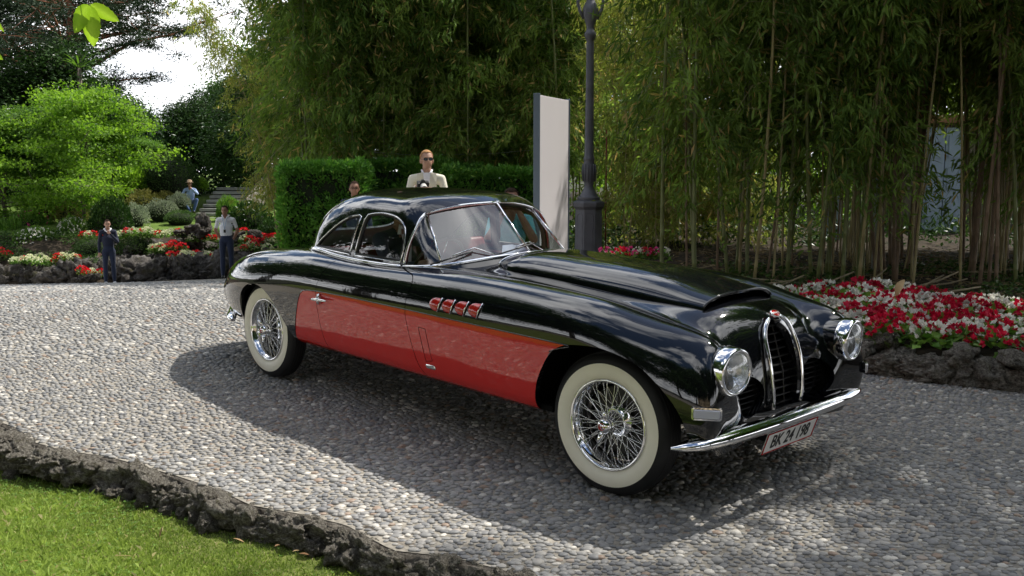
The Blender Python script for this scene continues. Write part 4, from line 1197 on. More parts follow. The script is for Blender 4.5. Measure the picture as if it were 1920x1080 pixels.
mx = N.new('ShaderNodeMixRGB'); mx.inputs[2].default_value = (.085, .08, .03, 1); L.new(mo.outputs[0], mx.inputs[0]); L.new(r.outputs[0], mx.inputs[1]); L.new(mx.outputs[0], b.inputs['Base Color'])
b.inputs['Roughness'].default_value = .95; b.inputs['Specular IOR Level'].default_value = .2
vo = N.new('ShaderNodeTexVoronoi'); vo.inputs['Scale'].default_value = 26; L.new(tc.outputs['Object'], vo.inputs['Vector'])
ad = N.new('ShaderNodeMath'); ad.operation = 'MULTIPLY_ADD'; ad.inputs[1].default_value = .6; L.new(vo.outputs['Distance'], ad.inputs[0]); L.new(n1.outputs['Fac'], ad.inputs[2])
bp = N.new('ShaderNodeBump'); bp.inputs['Strength'].default_value = 1.0; bp.inputs['Distance'].default_value = .03; L.new(ad.outputs[0], bp.inputs['Height']); L.new(bp.outputs[0], b.inputs['Normal'])
M_rock = m
def rock_mesh(seed, sub=4, rough=1.0, name='stone'):
    bmx = bmesh.new(); bmesh.ops.create_icosphere(bmx, subdivisions=sub, radius=1)
    off = Vector((seed * 7.3, seed * 3.1, seed * 1.7))
    for v in bmx.verts:
        p = v.co.copy()
        d = .42 * noise.noise(p * 1.1 + off) + .24 * noise.noise(p * 2.3 + off) + rough * (.20 * noise.noise(p * 4.7 + off) - .24 * abs(noise.noise(p * 8.0 + off)) + .10 * noise.noise(p * 15 + off) + .06 * noise.noise(p * 30 + off))
        # blocky: push towards a rounded cube
        c = max(abs(p.x), abs(p.y), abs(p.z)); q = p / c
        v.co = (p * .55 + q * .40) * (1 + d)
    me = bpy.data.meshes.new(name); bmx.to_mesh(me); bmx.free(); me.materials.append(M_rock)
    for p in me.polygons: p.use_smooth = True
    return me
ROCKS = [rock_mesh(k + 1, 5 if k < 6 else 4) for k in range(8)]
ROCKS_LO = [rock_mesh(k + 21, 3) for k in range(8)]
M_rock_d = M_rock.copy(); M_rock_d.name = 'dark_craggy_rock'
for n_ in M_rock_d.node_tree.nodes:
    if n_.type == 'VALTORGB':
        for e_ in n_.color_ramp.elements: e_.color = (e_.color[0] * .42, e_.color[1] * .42, e_.color[2] * .46, 1)
    if n_.type == 'TEX_NOISE' and n_.inputs['Scale'].default_value > 5: n_.inputs['Scale'].default_value = 3.0
ROCKS_D = []
for k in range(8):
    me_ = rock_mesh(k + 41, 4, 1.5, 'boulder'); me_.materials.clear(); me_.materials.append(M_rock_d); ROCKS_D.append(me_)
def put_rock(name, me, loc, scl_, rot_, parent=None):
    o = bpy.data.objects.new(name, me); col.objects.link(o); o.location = loc; o.scale = scl_; o.rotation_euler = rot_
    if parent: o.parent = parent
    return o
# broken kerb of tufa at the near edge of the road
kerb = empty('rock_kerb', (float(KERB[6, 0]), float(KERB[6, 1]), LAWN_Z))
tag(kerb, 'low broken kerb of dark pitted rock between the lawn and the pebble road', 'kerb')
seg = np.linalg.norm(np.diff(KERB, axis=0), axis=1); cum = np.concatenate([[0], np.cumsum(seg)])
def along(poly, cum_, t):
    return np.array([np.interp(t, cum_, poly[:, 0]), np.interp(t, cum_, poly[:, 1])])
t = cum[1] + 1.0; k = 0; kx, ky, kz = kerb.location
while t < cum[-6]:
    p = along(KERB, cum, t); q = along(KERB, cum, t + .1); a = math.atan2(q[1] - p[1], q[0] - p[0]); nrm_ = np.array([math.sin(a), -math.cos(a)])
    L_ = random.uniform(.16, .32); wf_ = float(np.interp(p[0], [-2.6, -1.2, -.4], [1, .35, 0])); w_ = random.uniform(.05, .07) + .05 * wf_; h_ = random.uniform(.07, .09)
    c = p + nrm_ * (random.uniform(-.015, .015) + .05 * wf_)
    top = gzf(*p) + random.uniform(-.02, .012)
    put_rock('stone', ROCKS[k % 8], (c[0] - kx, c[1] - ky, top - h_ * .95 - kz), (L_ * .50, w_, h_), (random.uniform(-.2, .2), random.uniform(-.1, .1), a + random.uniform(-.25, .25) + (math.pi if k % 3 == 0 else 0)), kerb)
    if random.random() < .75:
        c2 = p + nrm_ * (random.uniform(.05, .08) + .10 * wf_); s2 = random.uniform(.025, .05)
        put_rock('stone', ROCKS[(k + 3) % 8], (c2[0] - kx, c2[1] - ky, LAWN_Z + s2 * .5 - kz), (s2 * 1.3, s2, s2 * 1.2), (random.uniform(0, 3), 0, random.uniform(0, 6)), kerb)
    t += L_ * .62; k += 1

pt_ = [along(KERB, cum, q_) for q_ in np.arange(.1, cum[-1], .12)]; Vk = []
for i_, p_ in enumerate(pt_):
    q_ = pt_[min(i_ + 1, len(pt_) - 1)] - pt_[max(i_ - 1, 0)]; q_ = q_ / np.linalg.norm(q_); n_ = np.array([q_[1], -q_[0]])
    a_ = p_ - n_ * .09; b_k = p_ + n_ * .012; c_k = p_ + n_ * .03; zt_ = gzf(*p_)
    Vk += [(a_[0] - kx, a_[1] - ky, zt_ + .004 - kz), (b_k[0] - kx, b_k[1] - ky, zt_ - .006 - kz), (c_k[0] - kx, c_k[1] - ky, LAWN_Z - .02 - kz)]
mesh_np('kerb_bank', Vk, [(3 * i_ + j_, 3 * i_ + j_ + 1, 3 * i_ + j_ + 4, 3 * i_ + j_ + 3) for i_ in range(len(pt_) - 1) for j_ in range(2)], soil_mat('kerb_earth', (.06, .05, .04), (.26, .23, .19), 22), kerb, True)

# ---------------------------------------------------------------- near lawn
lawn = sheet('lawn', np.arange(-24, 4, .1), np.arange(-14, 10.1, .1), lambda X, Y: np.full(X.shape, LAWN_Z) + .02 * np.sin(X * 1.3) * np.cos(Y * 1.7) - .0 + .0 * X, lambda x, y: side_of(KERB, x, y) < .12, M_turf)
n = 210000
X = rng.uniform(-3.6, .7, n * 3); Y = rng.uniform(3.0, 6.6, n * 3)
kk = inview(X, Y, .1) & (side_of(KERB, X, Y) < -.06)
near_e = side_of(KERB, X, Y)
pz = noise_field = np.sin(X * 2.3 + 1.2 * np.sin(Y * 3.1)) + np.cos(Y * 2.7 + X * 1.9) * .8 + .6 * np.sin(X * 9.3 + Y * 5.1) * np.cos(Y * 8.1)
dens = np.clip(.80 + .18 * pz, .25, 1) * np.clip((-near_e - .02) / .22, .05, 1)
kk &= rng.random(len(X)) < dens
X, Y, pz = X[kk][:n], Y[kk][:n], pz[kk][:n]
Z = LAWN_Z + .02 * np.sin(X * 1.3) * np.cos(Y * 1.7)
h = rng.uniform(.007, .024, len(X)) * np.where(rng.random(len(X)) < .04, 2.0, 1) * (1 + .25 * pz); a = rng.uniform(0, 2 * math.pi, len(X)); wd = rng.uniform(.0016, .0034, len(X)); le = rng.uniform(.1, 1.1, len(X)) * h; la = rng.uniform(0, 2 * math.pi, len(X))
B0 = np.stack([X - np.cos(a) * wd, Y - np.sin(a) * wd, Z - .003], 1); B1 = np.stack([X + np.cos(a) * wd, Y + np.sin(a) * wd, Z - .003], 1)
M1 = np.stack([X + np.cos(la) * le * .4 + np.cos(a) * wd, Y + np.sin(la) * le * .4 + np.sin(a) * wd, Z + h * .7], 1); T_ = np.stack([X + np.cos(la) * le, Y + np.sin(la) * le, Z + h], 1)
V = np.stack([B0, B1, M1, T_], 1).reshape(-1, 3); F = np.arange(len(V)).reshape(-1, 4)
M_grass = leafmat('grass_blade', (.14, .20, .04), (.36, .46, .12), (.50, .45, .24), rough=.6, trans=.35, tintpos=.90)
gr = mesh_np('grass', V, F, M_grass); tag(gr, kind='stuff'); tn = np.clip(.45 + .16 * pz + rng.normal(0, .2, len(X)), 0, .90); tn = np.where(rng.random(len(X)) < .05, 1, tn); vcol(gr, np.repeat(tn, 4))
gr['label'] = 'short bright green lawn grass in the near corner'; gr['category'] = 'grass'
# clover among the grass
n = 7000; X = rng.uniform(-3.6, .7, n * 3); Y = rng.uniform(3.0, 6.6, n * 3); pz = np.sin(X * 3.3 + 2) + np.cos(Y * 4.1 + X)
kk = inview(X, Y, .1) & (side_of(KERB, X, Y) < -.05) & (rng.random(len(X)) < np.clip(.3 + .35 * pz, 0.03, 1)); X, Y = X[kk][:n], Y[kk][:n]
tri = []
for q in range(3):
    a0 = q * 2.094
    for (r_, da) in ((0, 0), (.55, -.55), (1, 0), (.55, .55)): tri.append((r_ * math.cos(a0 + da), r_ * math.sin(a0 + da), .15 * r_))
T = np.array(tri); FT = np.arange(12).reshape(3, 4)
s_ = rng.uniform(.007, .014, len(X)); Z = LAWN_Z + .02 * np.sin(X * 1.3) * np.cos(Y * 1.7) + rng.uniform(.015, .032, len(X))
M_clover = leafmat('clover_leaf', (.10, .21, .035), (.20, .36, .07), None, trans=.3)
cl = scatter_mesh('clover', T, FT, np.stack([X, Y, Z], 1), np.stack([s_] * 3, 1), rng.uniform(0, 6, len(X)), rng.random(len(X)), M_clover, smooth=False); tag(cl, 'small clover leaves mixed into the near lawn', 'clover', kind='stuff')

# fallen leaves on the lawn
M_dry = leafmat('dry_leaf', (.20, .10, .04), (.46, .34, .18), None, trans=.15)
def leaf_obj(name, L_, W_, curl, tint, m, parent=None):
    n = 6; V = []
    for i in range(n + 1):
        t = i / n; w = W_ * math.sin(math.pi * min(1, t * .96 + .02)) ** .8
        z = curl * math.sin(math.pi * t) * L_
        V += [(t * L_ - L_ / 2, -w / 2, z + w * .25), (t * L_ - L_ / 2, 0, z), (t * L_ - L_ / 2, w / 2, z + w * .25)]
    F = []
    for i in range(n):
        for j in range(2): F.append((i * 3 + j, i * 3 + j + 1, i * 3 + j + 4, i * 3 + j + 3))
    o = mesh_np(name, V, F, m, parent, True); vcol(o, np.full(len(V), tint)); return o
FL = [(302, 995, .055, .016, .8, 1.3, 'pale dry leaf standing up on the lawn'), (447, 1010, .07, .018, .6, -.5, 'tan curled leaf lying near the rock kerb'), (125, 907, .09, .022, .45, -.2, 'orange brown leaf at the foot of the rock kerb'), (555, 1030, .035, .015, .95, .7, 'small white leaf below the darkest kerb rock'),
      (45, 1050, .04, .018, .1, .3, 'brown leaf in the bottom corner of the lawn'), (230, 1040, .10, .006, .7, .1, 'thin dry straw curved on the lawn'), (520, 1020, .03, .02, .2, .9, 'rusty leaf scrap beside the kerb rocks'), (570, 1036, .05, .02, .15, -.3, 'reddish leaf half hidden beside the kerb')]
for (px, py, L_, W_, tint, rz, lb) in FL:
    a = (px - 960) / FPX; b2 = (py - 540) / FPX; dy = math.cos(PITCH) - b2 * math.sin(PITCH); dz = -math.sin(PITCH) - b2 * math.cos(PITCH); t = (LAWN_Z + .03 - CAM_H) / dz
    o = leaf_obj('fallen_leaf', L_, W_ * .7, .04, tint * .6, M_dry); o.location = (a * t, dy * t, LAWN_Z + .022); o.rotation_euler = (random.uniform(-.15, .15), random.uniform(-.15, .15) if 'standing' not in lb else -1.1, rz); tag(o, lb, 'leaf', 'leaves fallen on the lawn')

# ---------------------------------------------------------------- flower bed right, raised, with its stone edging
def bed_z(x, y): return gz(x, y) + .20
bedsoil = sheet('flower_bed_soil', np.arange(1.2, 14, .15), np.arange(3, 40, .15), lambda X, Y: gz(X, Y) + np.clip(-side_of(BED, X, Y) * .9, 0, .20) + .03 * np.sin(X * 4) * np.sin(Y * 3.3), lambda x, y: (side_of(BED, x, y) < -.04), M_soil)
edg = empty('stone_edging', (3.6, 6.85, 0)); tag(edg, 'dark rough stones edging the red and white flower bed', 'stone edging')
segb = np.linalg.norm(np.diff(BED, axis=0), axis=1); cumb = np.concatenate([[0], np.cumsum(segb)]); BOFF = cumb[3]
t = BOFF + 2.0; k = 0
while t < cumb[-1] - .3:
    p = along(BED, cumb, t); q = along(BED, cumb, t + .1); a = math.atan2(q[1] - p[1], q[0] - p[0]); nrm_ = np.array([math.sin(a), -math.cos(a)])
    L_ = random.uniform(.26, .48); h_ = random.uniform(.12, .17)
    c = p + nrm_ * .08; put_rock('stone', ROCKS[k % 8] if t < BOFF + 8.5 else ROCKS_LO[k % 8], (c[0] - 3.6, c[1] - 6.85, gzf(*p) + h_ * .55), (L_ * .62, random.uniform(.12, .16), h_), (random.uniform(-.2, .2), random.uniform(-.1, .1), a + random.uniform(-.2, .2)), edg)
    if random.random() < .6: put_rock('stone', ROCKS_LO[k % 8], (c[0] + random.uniform(-.2, .2) - 3.6, c[1] + random.uniform(-.1, .1) + .05 - 6.85, gzf(*p) + .24), (.13, .1, .07), (0, 0, random.uniform(0, 3)), edg)
    t += L_ * .8; k += 1
# ================================================================ FOLIAGE TOOLS
def unit(v): return v / (np.linalg.norm(v, axis=-1, keepdims=True) + 1e-9)
def leaf_quads(P, D, U, L_, W_, fold=.18):
    """diamond leaves: base P, direction D, side axis from U; returns verts (n*4,3)"""
    S = unit(np.cross(D, U)); Nn = np.cross(S, D)
    L_ = L_[:, None]; W_ = W_[:, None]
    a = P; b_ = P + D * L_ * .42 + S * W_ * .5 + Nn * W_ * fold; c = P + D * L_; d = P + D * L_ * .42 - S * W_ * .5 + Nn * W_ * fold
    return np.stack([a, b_, c, d], 1).reshape(-1, 3)
def leaves_obj(name, P, D, L_, W_, tint, m, parent=None, fold=.18):
    U = unit(rng.normal(size=P.shape) + np.array([0, 0, .6])); V = leaf_quads(P, D, U, L_, W_, fold)
    o = mesh_np(name, V, np.arange(len(V)).reshape(-1, 4), m, parent, False); vcol(o, np.repeat(tint, 4))
    if parent is not None: o['kind'] = 'stuff'
    return o

M_culm_g = simple('green_culm', (.16, .18, .06), .4, var=.3, vscale=3)
M_culm_y = simple('yellowish_culm', (.33, .27, .12), .45, var=.3, vscale=3)
M_culm_b = simple('old_brown_culm', (.21, .14, .085), .6, var=.35, vscale=3)
M_bleaf = leafmat('bamboo_leaf', (.055, .11, .020), (.22, .32, .065), (.44, .34, .12), trans=.44, tintpos=.86)
M_bleaf2 = leafmat('sunlit_bamboo_leaf', (.12, .17, .03), (.34, .37, .09), (.46, .36, .14), trans=.48, tintpos=.84)  # paler and yellower: sunlight on the grove edges painted into the leaf colour
M_bleafd = leafmat('shaded_bamboo_leaf', (.07, .125, .024), (.27, .35, .08), (.50, .34, .14), trans=.5, tintpos=.88)
M_bark = simple('grey_bark', (.11, .09, .07), .9, var=.4, vscale=8, bump=.8, bscale=14)
M_pinebark = simple('orange_pine_bark', (.26, .10, .055), .9, var=.35, vscale=5, bump=.8, bscale=9)

def make_culm(seed, H, r, lean, z0, z1, nbr, leafL, m_c, m_l, droop=.6, reach=1.0, per=22, dens_top=1.0):
    """one bamboo: jointed culm + its leaves; origin at its foot"""
    rg = np.random.default_rng(seed)
    ang = rg.uniform(0, 2 * math.pi); dirx = np.array([math.cos(ang), math.sin(ang)])
    def cpos(t):
        z = t * H; b_ = lean * (t ** 2.2); return np.array([dirx[0] * b_, dirx[1] * b_, z * (1 - .05 * t * t * lean)])
    mb = MB(); pts = []; rr = []; nseg = int(H / .34)
    for i in range(nseg + 1):
        t = i / nseg; p = cpos(t); ra = r * (1 - .75 * t ** 1.3)
        if i > 0:
            pts.append(p - [0, 0, .012]); rr.append(ra * 1.0); pts.append(p); rr.append(ra * 1.16)
        pts.append(p + [0, 0, .012]); rr.append(ra)
    mb.tube(pts, rr, 6, cap=False)
    # branchlets
    P = []; D = []; TT = []
    for k in range(nbr):
        t = z0 / H + (z1 - z0) / H * rg.random() ** .9
        a = rg.uniform(0, 2 * math.pi); L0 = reach * rg.uniform(.35, 1.0) * (1.15 - .45 * t)
        b0 = cpos(t); out = np.array([math.cos(a), math.sin(a), 0]); up = rg.uniform(.1, .55)
        bp_ = []
        for q in np.linspace(0, 1, 5):
            bp_.append(b0 + out * L0 * q * .9 + np.array([0, 0, L0 * (up * q - droop * q * q)]))
        mb.tube(bp_[::2], [.005, .0035, .002], 3, cap=False)
        bp_ = np.array(bp_); n = per; nodes_ = rg.choice([.45, .6, .75, .9, 1.0], 3, replace=False)
        q = np.clip(rg.choice(nodes_, n) + rg.normal(0, .05, n), .2, .999); i0 = np.minimum((q * 4).astype(int), 3); f_ = q * 4 - i0
        pp = bp_[i0] * (1 - f_[:, None]) + bp_[i0 + 1] * f_[:, None] + rg.normal(0, .03 + leafL * .18, (n, 3))
        dd = out * rg.uniform(.0, .9, n)[:, None] + rg.normal(0, .45, (n, 3)) + np.array([0, 0, -1]) * rg.uniform(.3, 1.2, n)[:, None]
        P.append(pp); D.append(unit(dd)); TT.append(np.full(n, rg.normal(0, .15)) + (.16 if up > .35 else 0))  # rising branchlets paler: light on top of the clumps painted in
    o = mb.build('bamboo', m_c, None, True)
    P = np.concatenate(P); D = np.concatenate(D); n = len(P)
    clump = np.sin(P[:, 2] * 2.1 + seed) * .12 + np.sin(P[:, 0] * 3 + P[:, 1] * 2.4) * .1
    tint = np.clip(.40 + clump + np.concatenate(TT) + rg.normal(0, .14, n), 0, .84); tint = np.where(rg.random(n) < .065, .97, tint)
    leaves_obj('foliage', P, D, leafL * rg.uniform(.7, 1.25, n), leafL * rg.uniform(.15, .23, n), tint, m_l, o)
    reg(o); o.location = (0, 0, -500)
    return o
used_protos = set()
def plant(proto, loc, rz, s, label, cat, group=None, sz=None):
    if proto.name in used_protos: o = copy_tree(proto)
    else: o = proto; used_protos.add(proto.name)
    o.location = loc; o.rotation_euler = (0, 0, rz); o.scale = (s, s, sz or s); tag(o, label, cat, group); return o

# ---------------------------------------------------------------- bamboo: right-hand grove
CR = [make_culm(11 + k, random.uniform(6.8, 7.8), random.uniform(.015, .026), random.uniform(.2, .9), [1.5, 2.0, 2.1, 2.0, 1.6][k], 7.4, 64, .155, [M_culm_g, M_culm_y, M_culm_y, M_culm_b, M_culm_g][k], M_bleafd if k % 2 else M_bleaf, 1.0, 1.1, 38) for k in range(5)]
CL = [make_culm(31 + k, random.uniform(4.8, 5.6), random.uniform(.012, .018), random.uniform(.5, 1.3), .35, 5.4, 66, .12, M_culm_y, M_bleaf2, .5, .95, 30) for k in range(2)]
CB = [make_culm(91 + k, random.uniform(6.8, 7.4), random.uniform(.016, .026), random.uniform(.2, .6), 3.1, 7.3, 50, .155, [M_culm_y, M_culm_b][k], M_bleafd, .6, .9, 38) for k in range(2)]
rg = np.random.default_rng(5)
_sh = np.array([SUN_TO.x, SUN_TO.y]); _sl = np.linalg.norm(_sh); _sh = _sh / _sl; _st = SUN_TO.z / _sl
def blocks_sun(x, y, tx, ty, H_, wid):
    """would a plant of height H_ at (x, y) throw its shade on the thing standing at (tx, ty)?"""
    v = np.array([x - tx, y - ty]); s_ = v @ _sh; d_ = abs(v[0] * _sh[1] - v[1] * _sh[0]); return 0 < s_ < H_ / _st and d_ < wid
pts_r = []
def far_enough(x, y, d, L_):
    return all((x - a) ** 2 + (y - b_) ** 2 > d * d for a, b_ in L_)
tries = 0
while len(pts_r) < 150 and tries < 9000:
    tries += 1
    y = rg.uniform(11.4, 15.4); x = rg.uniform(1.9, 8.6)
    px = 960 + x / y * FPX
    if px > 2080 or px < 1225: continue
    if y < 11.4 + .10 * max(0, 5 - x) or (x < 3.7 and y > 12.6) or (x < 4.7 and y > 13.5): continue
    if (1728 < px < 1806 and rg.random() < .93) or (1700 < px < 1832 and rg.random() < .45): continue       # the gap through which the pale doors show
    if blocks_sun(x, y, .55, 13.0, 7.4, 1.5): continue
    d = .16 if rg.random() < .5 else .34
    if not far_enough(x, y, d, pts_r): continue
    pts_r.append((x, y))
CRC = ['green', 'yellowish', 'slender yellowish', 'old brown', 'thick green']
for i, (x, y) in enumerate(pts_r):
    px = 960 + x / y * FPX; bare = 1640 < px < 1900; kk = i % 2 if bare else i % 5
    row = 'at the front edge' if y < 12.5 else ('in the middle' if y < 14 else 'at the back'); wh = 'before the blue doors' if bare else ('between lamp post and doors' if px <= 1640 else 'by the right edge')
    lb = '%s bamboo %s of the grove, %s' % (['bare yellowish', 'bare brown'][kk] if bare else CRC[kk], row, wh)
    o = plant((CB if bare else CR)[kk], (x, y, gzf(x, y) + .05), rg.uniform(0, 6.28), rg.uniform(.85, 1.12), lb, 'bamboo', lb.replace('bamboo', 'bamboos'))
    o.rotation_euler = (rg.normal(0, .045), rg.normal(0, .045), rg.uniform(0, 6.28))
for i in range(38):
    px = rg.uniform(1168, 1420); y = rg.uniform(15.6, 17.5); x = (px - 960) / FPX * y
    if blocks_sun(x, y, .55, 13.0, 5.6, 1.0): continue
    lb = 'leafy yellow-green bamboo ' + ('directly right of the lamp post' if px < 1250 else 'further right of the lamp post') + (', front row' if y < 16.4 else ', back row')
    o = plant(CL[i % 2], (x, y, gzf(x, y) + .05), rg.uniform(0, 6.28), rg.uniform(.8, 1.1), lb, 'bamboo', lb.replace('bamboo', 'bamboos'))
    o.rotation_euler = (rg.normal(0, .06), rg.normal(0, .08), rg.uniform(0, 6.28))
# a bent cane leaning out towards the post
# ---------------------------------------------------------------- bamboo: tall grove behind the hedge
CC = [make_culm(51 + k, random.uniform(8.8, 10.4), random.uniform(.020, .030), random.uniform(.8, 2.2), 2.0, 10.0, 125, .185, M_culm_g if k < 2 else M_culm_y, [M_bleaf, M_bleafd, M_bleaf][k], .75, 1.5, 40) for k in range(3)]
CY = [make_culm(71 + k, random.uniform(7.4, 8.8), random.uniform(.018, .024), random.uniform(1.2, 2.4), 1.5, 8.4, 95, .15, M_culm_y, M_bleaf2, .6, 1.4, 34) for k in range(2)]
LBC = 'tall bamboo rising behind the clipped hedge'
pts_c = []; tries = 0
while len(pts_c) < 76 and tries < 6000:
    tries += 1
    y = rg.uniform(19.3, 25.5); px = rg.uniform(560, 1130); x = (px - 960) / FPX * y
    if not far_enough(x, y, .34, pts_c): continue
    if blocks_sun(x, y, -6.6, 22.6, 9.5, 1.3): continue
    pts_c.append((x, y))
for i, (x, y) in enumerate(pts_c):
    px = 960 + x / y * FPX
    lb = '%s bamboo %s behind the hedge, %s' % (['tall green', 'tall dark green', 'tall yellowish'][i % 3], 'right' if y < 21.5 else 'deep', 'left of the fair-haired man' if px < 770 else ('above the fair-haired man' if px < 900 else 'left of the pale panel'))
    o = plant(CC[i % 3], (x, y, .0), rg.uniform(0, 6.28), rg.uniform(.85, 1.1), lb, 'bamboo', lb.replace('bamboo', 'bamboos'))
    o.rotation_euler = (rg.normal(0, .03), rg.normal(0, .03), rg.uniform(0, 6.28))
LBY = 'yellow-green feathery bamboo at the left end of the tall grove'
for i in range(26):
    y = rg.uniform(25.0, 29); px = rg.uniform(520, 640); x = (px - 960) / FPX * y
    if blocks_sun(x, y, -6.6, 22.6, 8.4, 1.2): continue
    o = plant(CY[i % 2], (x, y, gzf(x, y) * .4 - .1), rg.uniform(0, 6.28), rg.uniform(.75, 1.05), LBY, 'bamboo', 'feathery bamboos at the left end of the grove')
    o.rotation_euler = (rg.normal(0, .03), rg.normal(-.04, .04), rg.uniform(0, 6.28))

# ---------------------------------------------------------------- bushes, hedges
def bush_proto(name, seed, n, leafL, leafW, m, flat=.8, lump=.18, shell=.55, core=None, flowers=None, part='foliage', up=.25, hang=False):
    """clipped or loose bush of unit radius; origin at its foot centre"""
    rg = np.random.default_rng(seed)
    u = unit(rg.normal(size=(n, 3))); u[:, 2] = np.abs(u[:, 2]) * 1.0 - .25 * (rg.random(n) < .35); u = unit(u)
    off = np.array([noise.noise(Vector(v * 1.7 + seed)) for v in u]) + .6 * np.array([noise.noise(Vector(v * 4.0 + seed)) for v in u])
    R0 = (1 + lump * off) * (1 - (1 - shell) * rg.random(n) ** 2.2)
    P = u * R0[:, None] * np.array([1, 1, flat]) + np.array([0, 0, flat * .85]) * .5
    D = unit(u + rg.normal(0, .55, (n, 3)) + np.array([0, 0, up]))
    if hang: D = unit(D + np.array([0, 0, -.7]))
    tint = np.clip(.45 + .35 * off + rg.normal(0, .2, n), 0, .84)
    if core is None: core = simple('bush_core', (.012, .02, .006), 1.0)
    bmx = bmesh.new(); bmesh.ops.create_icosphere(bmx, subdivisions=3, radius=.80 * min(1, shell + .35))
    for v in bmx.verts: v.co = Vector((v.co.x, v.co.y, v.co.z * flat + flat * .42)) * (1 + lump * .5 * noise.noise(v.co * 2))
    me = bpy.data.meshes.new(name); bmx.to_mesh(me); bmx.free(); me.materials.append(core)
    o = bpy.data.objects.new(name, me); col.objects.link(o)
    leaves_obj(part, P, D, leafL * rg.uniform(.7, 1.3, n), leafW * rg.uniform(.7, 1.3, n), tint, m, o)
    if flowers:
        nf, fm, fs = flowers
        u = unit(rg.normal(size=(nf, 3))); u[:, 2] = np.abs(u[:, 2]) + .1; u = unit(u)
        P = u * 1.02 * np.array([1, 1, flat]) + np.array([0, 0, flat * .42]); n4 = nf * 4
        P = np.repeat(P, 4, 0); D = unit(np.repeat(u, 4, 0) * .4 + rg.normal(0, .8, (n4, 3)))
        leaves_obj('flowers', P, D, np.full(n4, fs), np.full(n4, fs * .9), rg.random(n4) * .8, fm, o)
    reg(o); o.location = (0, 0, -500); return o
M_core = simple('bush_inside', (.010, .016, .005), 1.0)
M_laurel = leafmat('laurel_leaf', (.045, .14, .02), (.16, .34, .055), (.28, .44, .09), rough=.42, trans=.3, tintpos=.9)
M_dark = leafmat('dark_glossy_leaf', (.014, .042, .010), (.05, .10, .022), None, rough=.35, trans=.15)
M_conif = leafmat('dark_needle', (.010, .026, .012), (.035, .06, .025), None, trans=.1)
M_bright = leafmat('bright_maple_leaf', (.045, .12, .012), (.21, .34, .05), None, trans=.5)
M_mid = leafmat('mid_green_leaf', (.045, .12, .018), (.16, .28, .05), None, trans=.35)
M_olive = leafmat('olive_leaf', (.09, .11, .025), (.24, .22, .07), None, trans=.3)
M_silver = leafmat('silvery_leaf', (.11, .15, .09), (.34, .38, .26), None, trans=.25)
M_box = leafmat('box_leaf', (.022, .06, .012), (.085, .15, .035), None, trans=.2)
M_wfl = leafmat('white_petal', (.62, .60, .55), (.82, .80, .74), None, trans=.3)
M_cfl = leafmat('cream_petal', (.46, .50, .30), (.70, .70, .52), None, trans=.3)
M_rfl = leafmat('crimson_petal', (.42, .008, .035), (.68, .03, .075), None, trans=.25)
M_rfl2 = leafmat('scarlet_petal', (.50, .012, .02), (.72, .05, .06), None, trans=.25)
M_pfl = leafmat('pink_petal', (.55, .05, .22), (.75, .15, .35), None, trans=.25)
M_beg = leafmat('begonia_leaf', (.05, .13, .02), (.20, .34, .07), None, rough=.3, trans=.3)
M_begd = leafmat('dark_begonia_leaf', (.05, .075, .02), (.15, .22, .05), None, rough=.3, trans=.3)

def hedge(name, x0, x1, y0, y1, z0, z1, skew, label, nl, topbump=.17):
    hd = empty(name, ((x0 + x1) / 2, (y0 + y1) / 2, z0)); tag(hd, label, 'hedge')
    cx, cy_, _ = hd.location
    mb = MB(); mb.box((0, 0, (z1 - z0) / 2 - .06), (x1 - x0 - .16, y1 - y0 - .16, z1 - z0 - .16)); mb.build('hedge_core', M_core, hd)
    # leaves on the front, top and left end
    W, Dp, H = x1 - x0, y1 - y0, z1 - z0
    ar = np.array([W * H, W * Dp, Dp * H, Dp * H]); pf = ar / ar.sum()
    k = rng.choice(4, nl, p=pf); a = rng.random(nl); b_ = rng.random(nl)
    P = np.zeros((nl, 3)); Nn = np.zeros((nl, 3))
    for q in range(4):
        mk = k == q
        if q == 0: P[mk] = np.stack([(a[mk] - .5) * W, np.full(mk.sum(), -Dp / 2), b_[mk] * H], 1); Nn[mk] = (0, -1, .25)
        if q == 1: P[mk] = np.stack([(a[mk] - .5) * W, (b_[mk] - .5) * Dp, np.full(mk.sum(), H)], 1); Nn[mk] = (0, 0, 1)
        if q == 2: P[mk] = np.stack([np.full(mk.sum(), -W / 2), (a[mk] - .5) * Dp, b_[mk] * H], 1); Nn[mk] = (-1, 0, .25)
        if q == 3: P[mk] = np.stack([np.full(mk.sum(), W / 2), (a[mk] - .5) * Dp, b_[mk] * H], 1); Nn[mk] = (1, 0, .25)
    lump = np.array([noise.noise(Vector((p[0] * 1.6 + x0, p[1] * 1.6, p[2] * 1.9))) + .5 * noise.noise(Vector((p[0] * 5, p[1] * 5, p[2] * 5 + x0))) for p in P])
    P += Nn * (topbump * lump - .10 * rng.random(nl) ** 2)[:, None] + rng.normal(0, .02, P.shape)
    P[:, 2] += skew * P[:, 0]
    D = unit(Nn * .7 + rng.normal(0, .6, P.shape) + np.array([0, 0, .35]))
    tint = np.clip(.42 + .35 * lump + rng.normal(0, .18, nl), 0, .89); tint = np.where((rng.random(nl) < .05), .97, tint)
    leaves_obj('foliage', P, D, rng.uniform(.075, .13, nl), rng.uniform(.035, .055, nl), tint, M_laurel, hd)['kind'] = 'stuff'
    return hd
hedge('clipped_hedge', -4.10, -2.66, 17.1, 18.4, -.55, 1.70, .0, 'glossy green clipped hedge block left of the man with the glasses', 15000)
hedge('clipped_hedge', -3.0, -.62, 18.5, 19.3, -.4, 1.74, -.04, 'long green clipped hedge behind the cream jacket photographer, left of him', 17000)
hedge('clipped_hedge', -1.30, .62, 18.0, 19.0, -.3, 1.60, -.03, 'green clipped hedge between the cream jacket photographer and the pale panel', 15000)

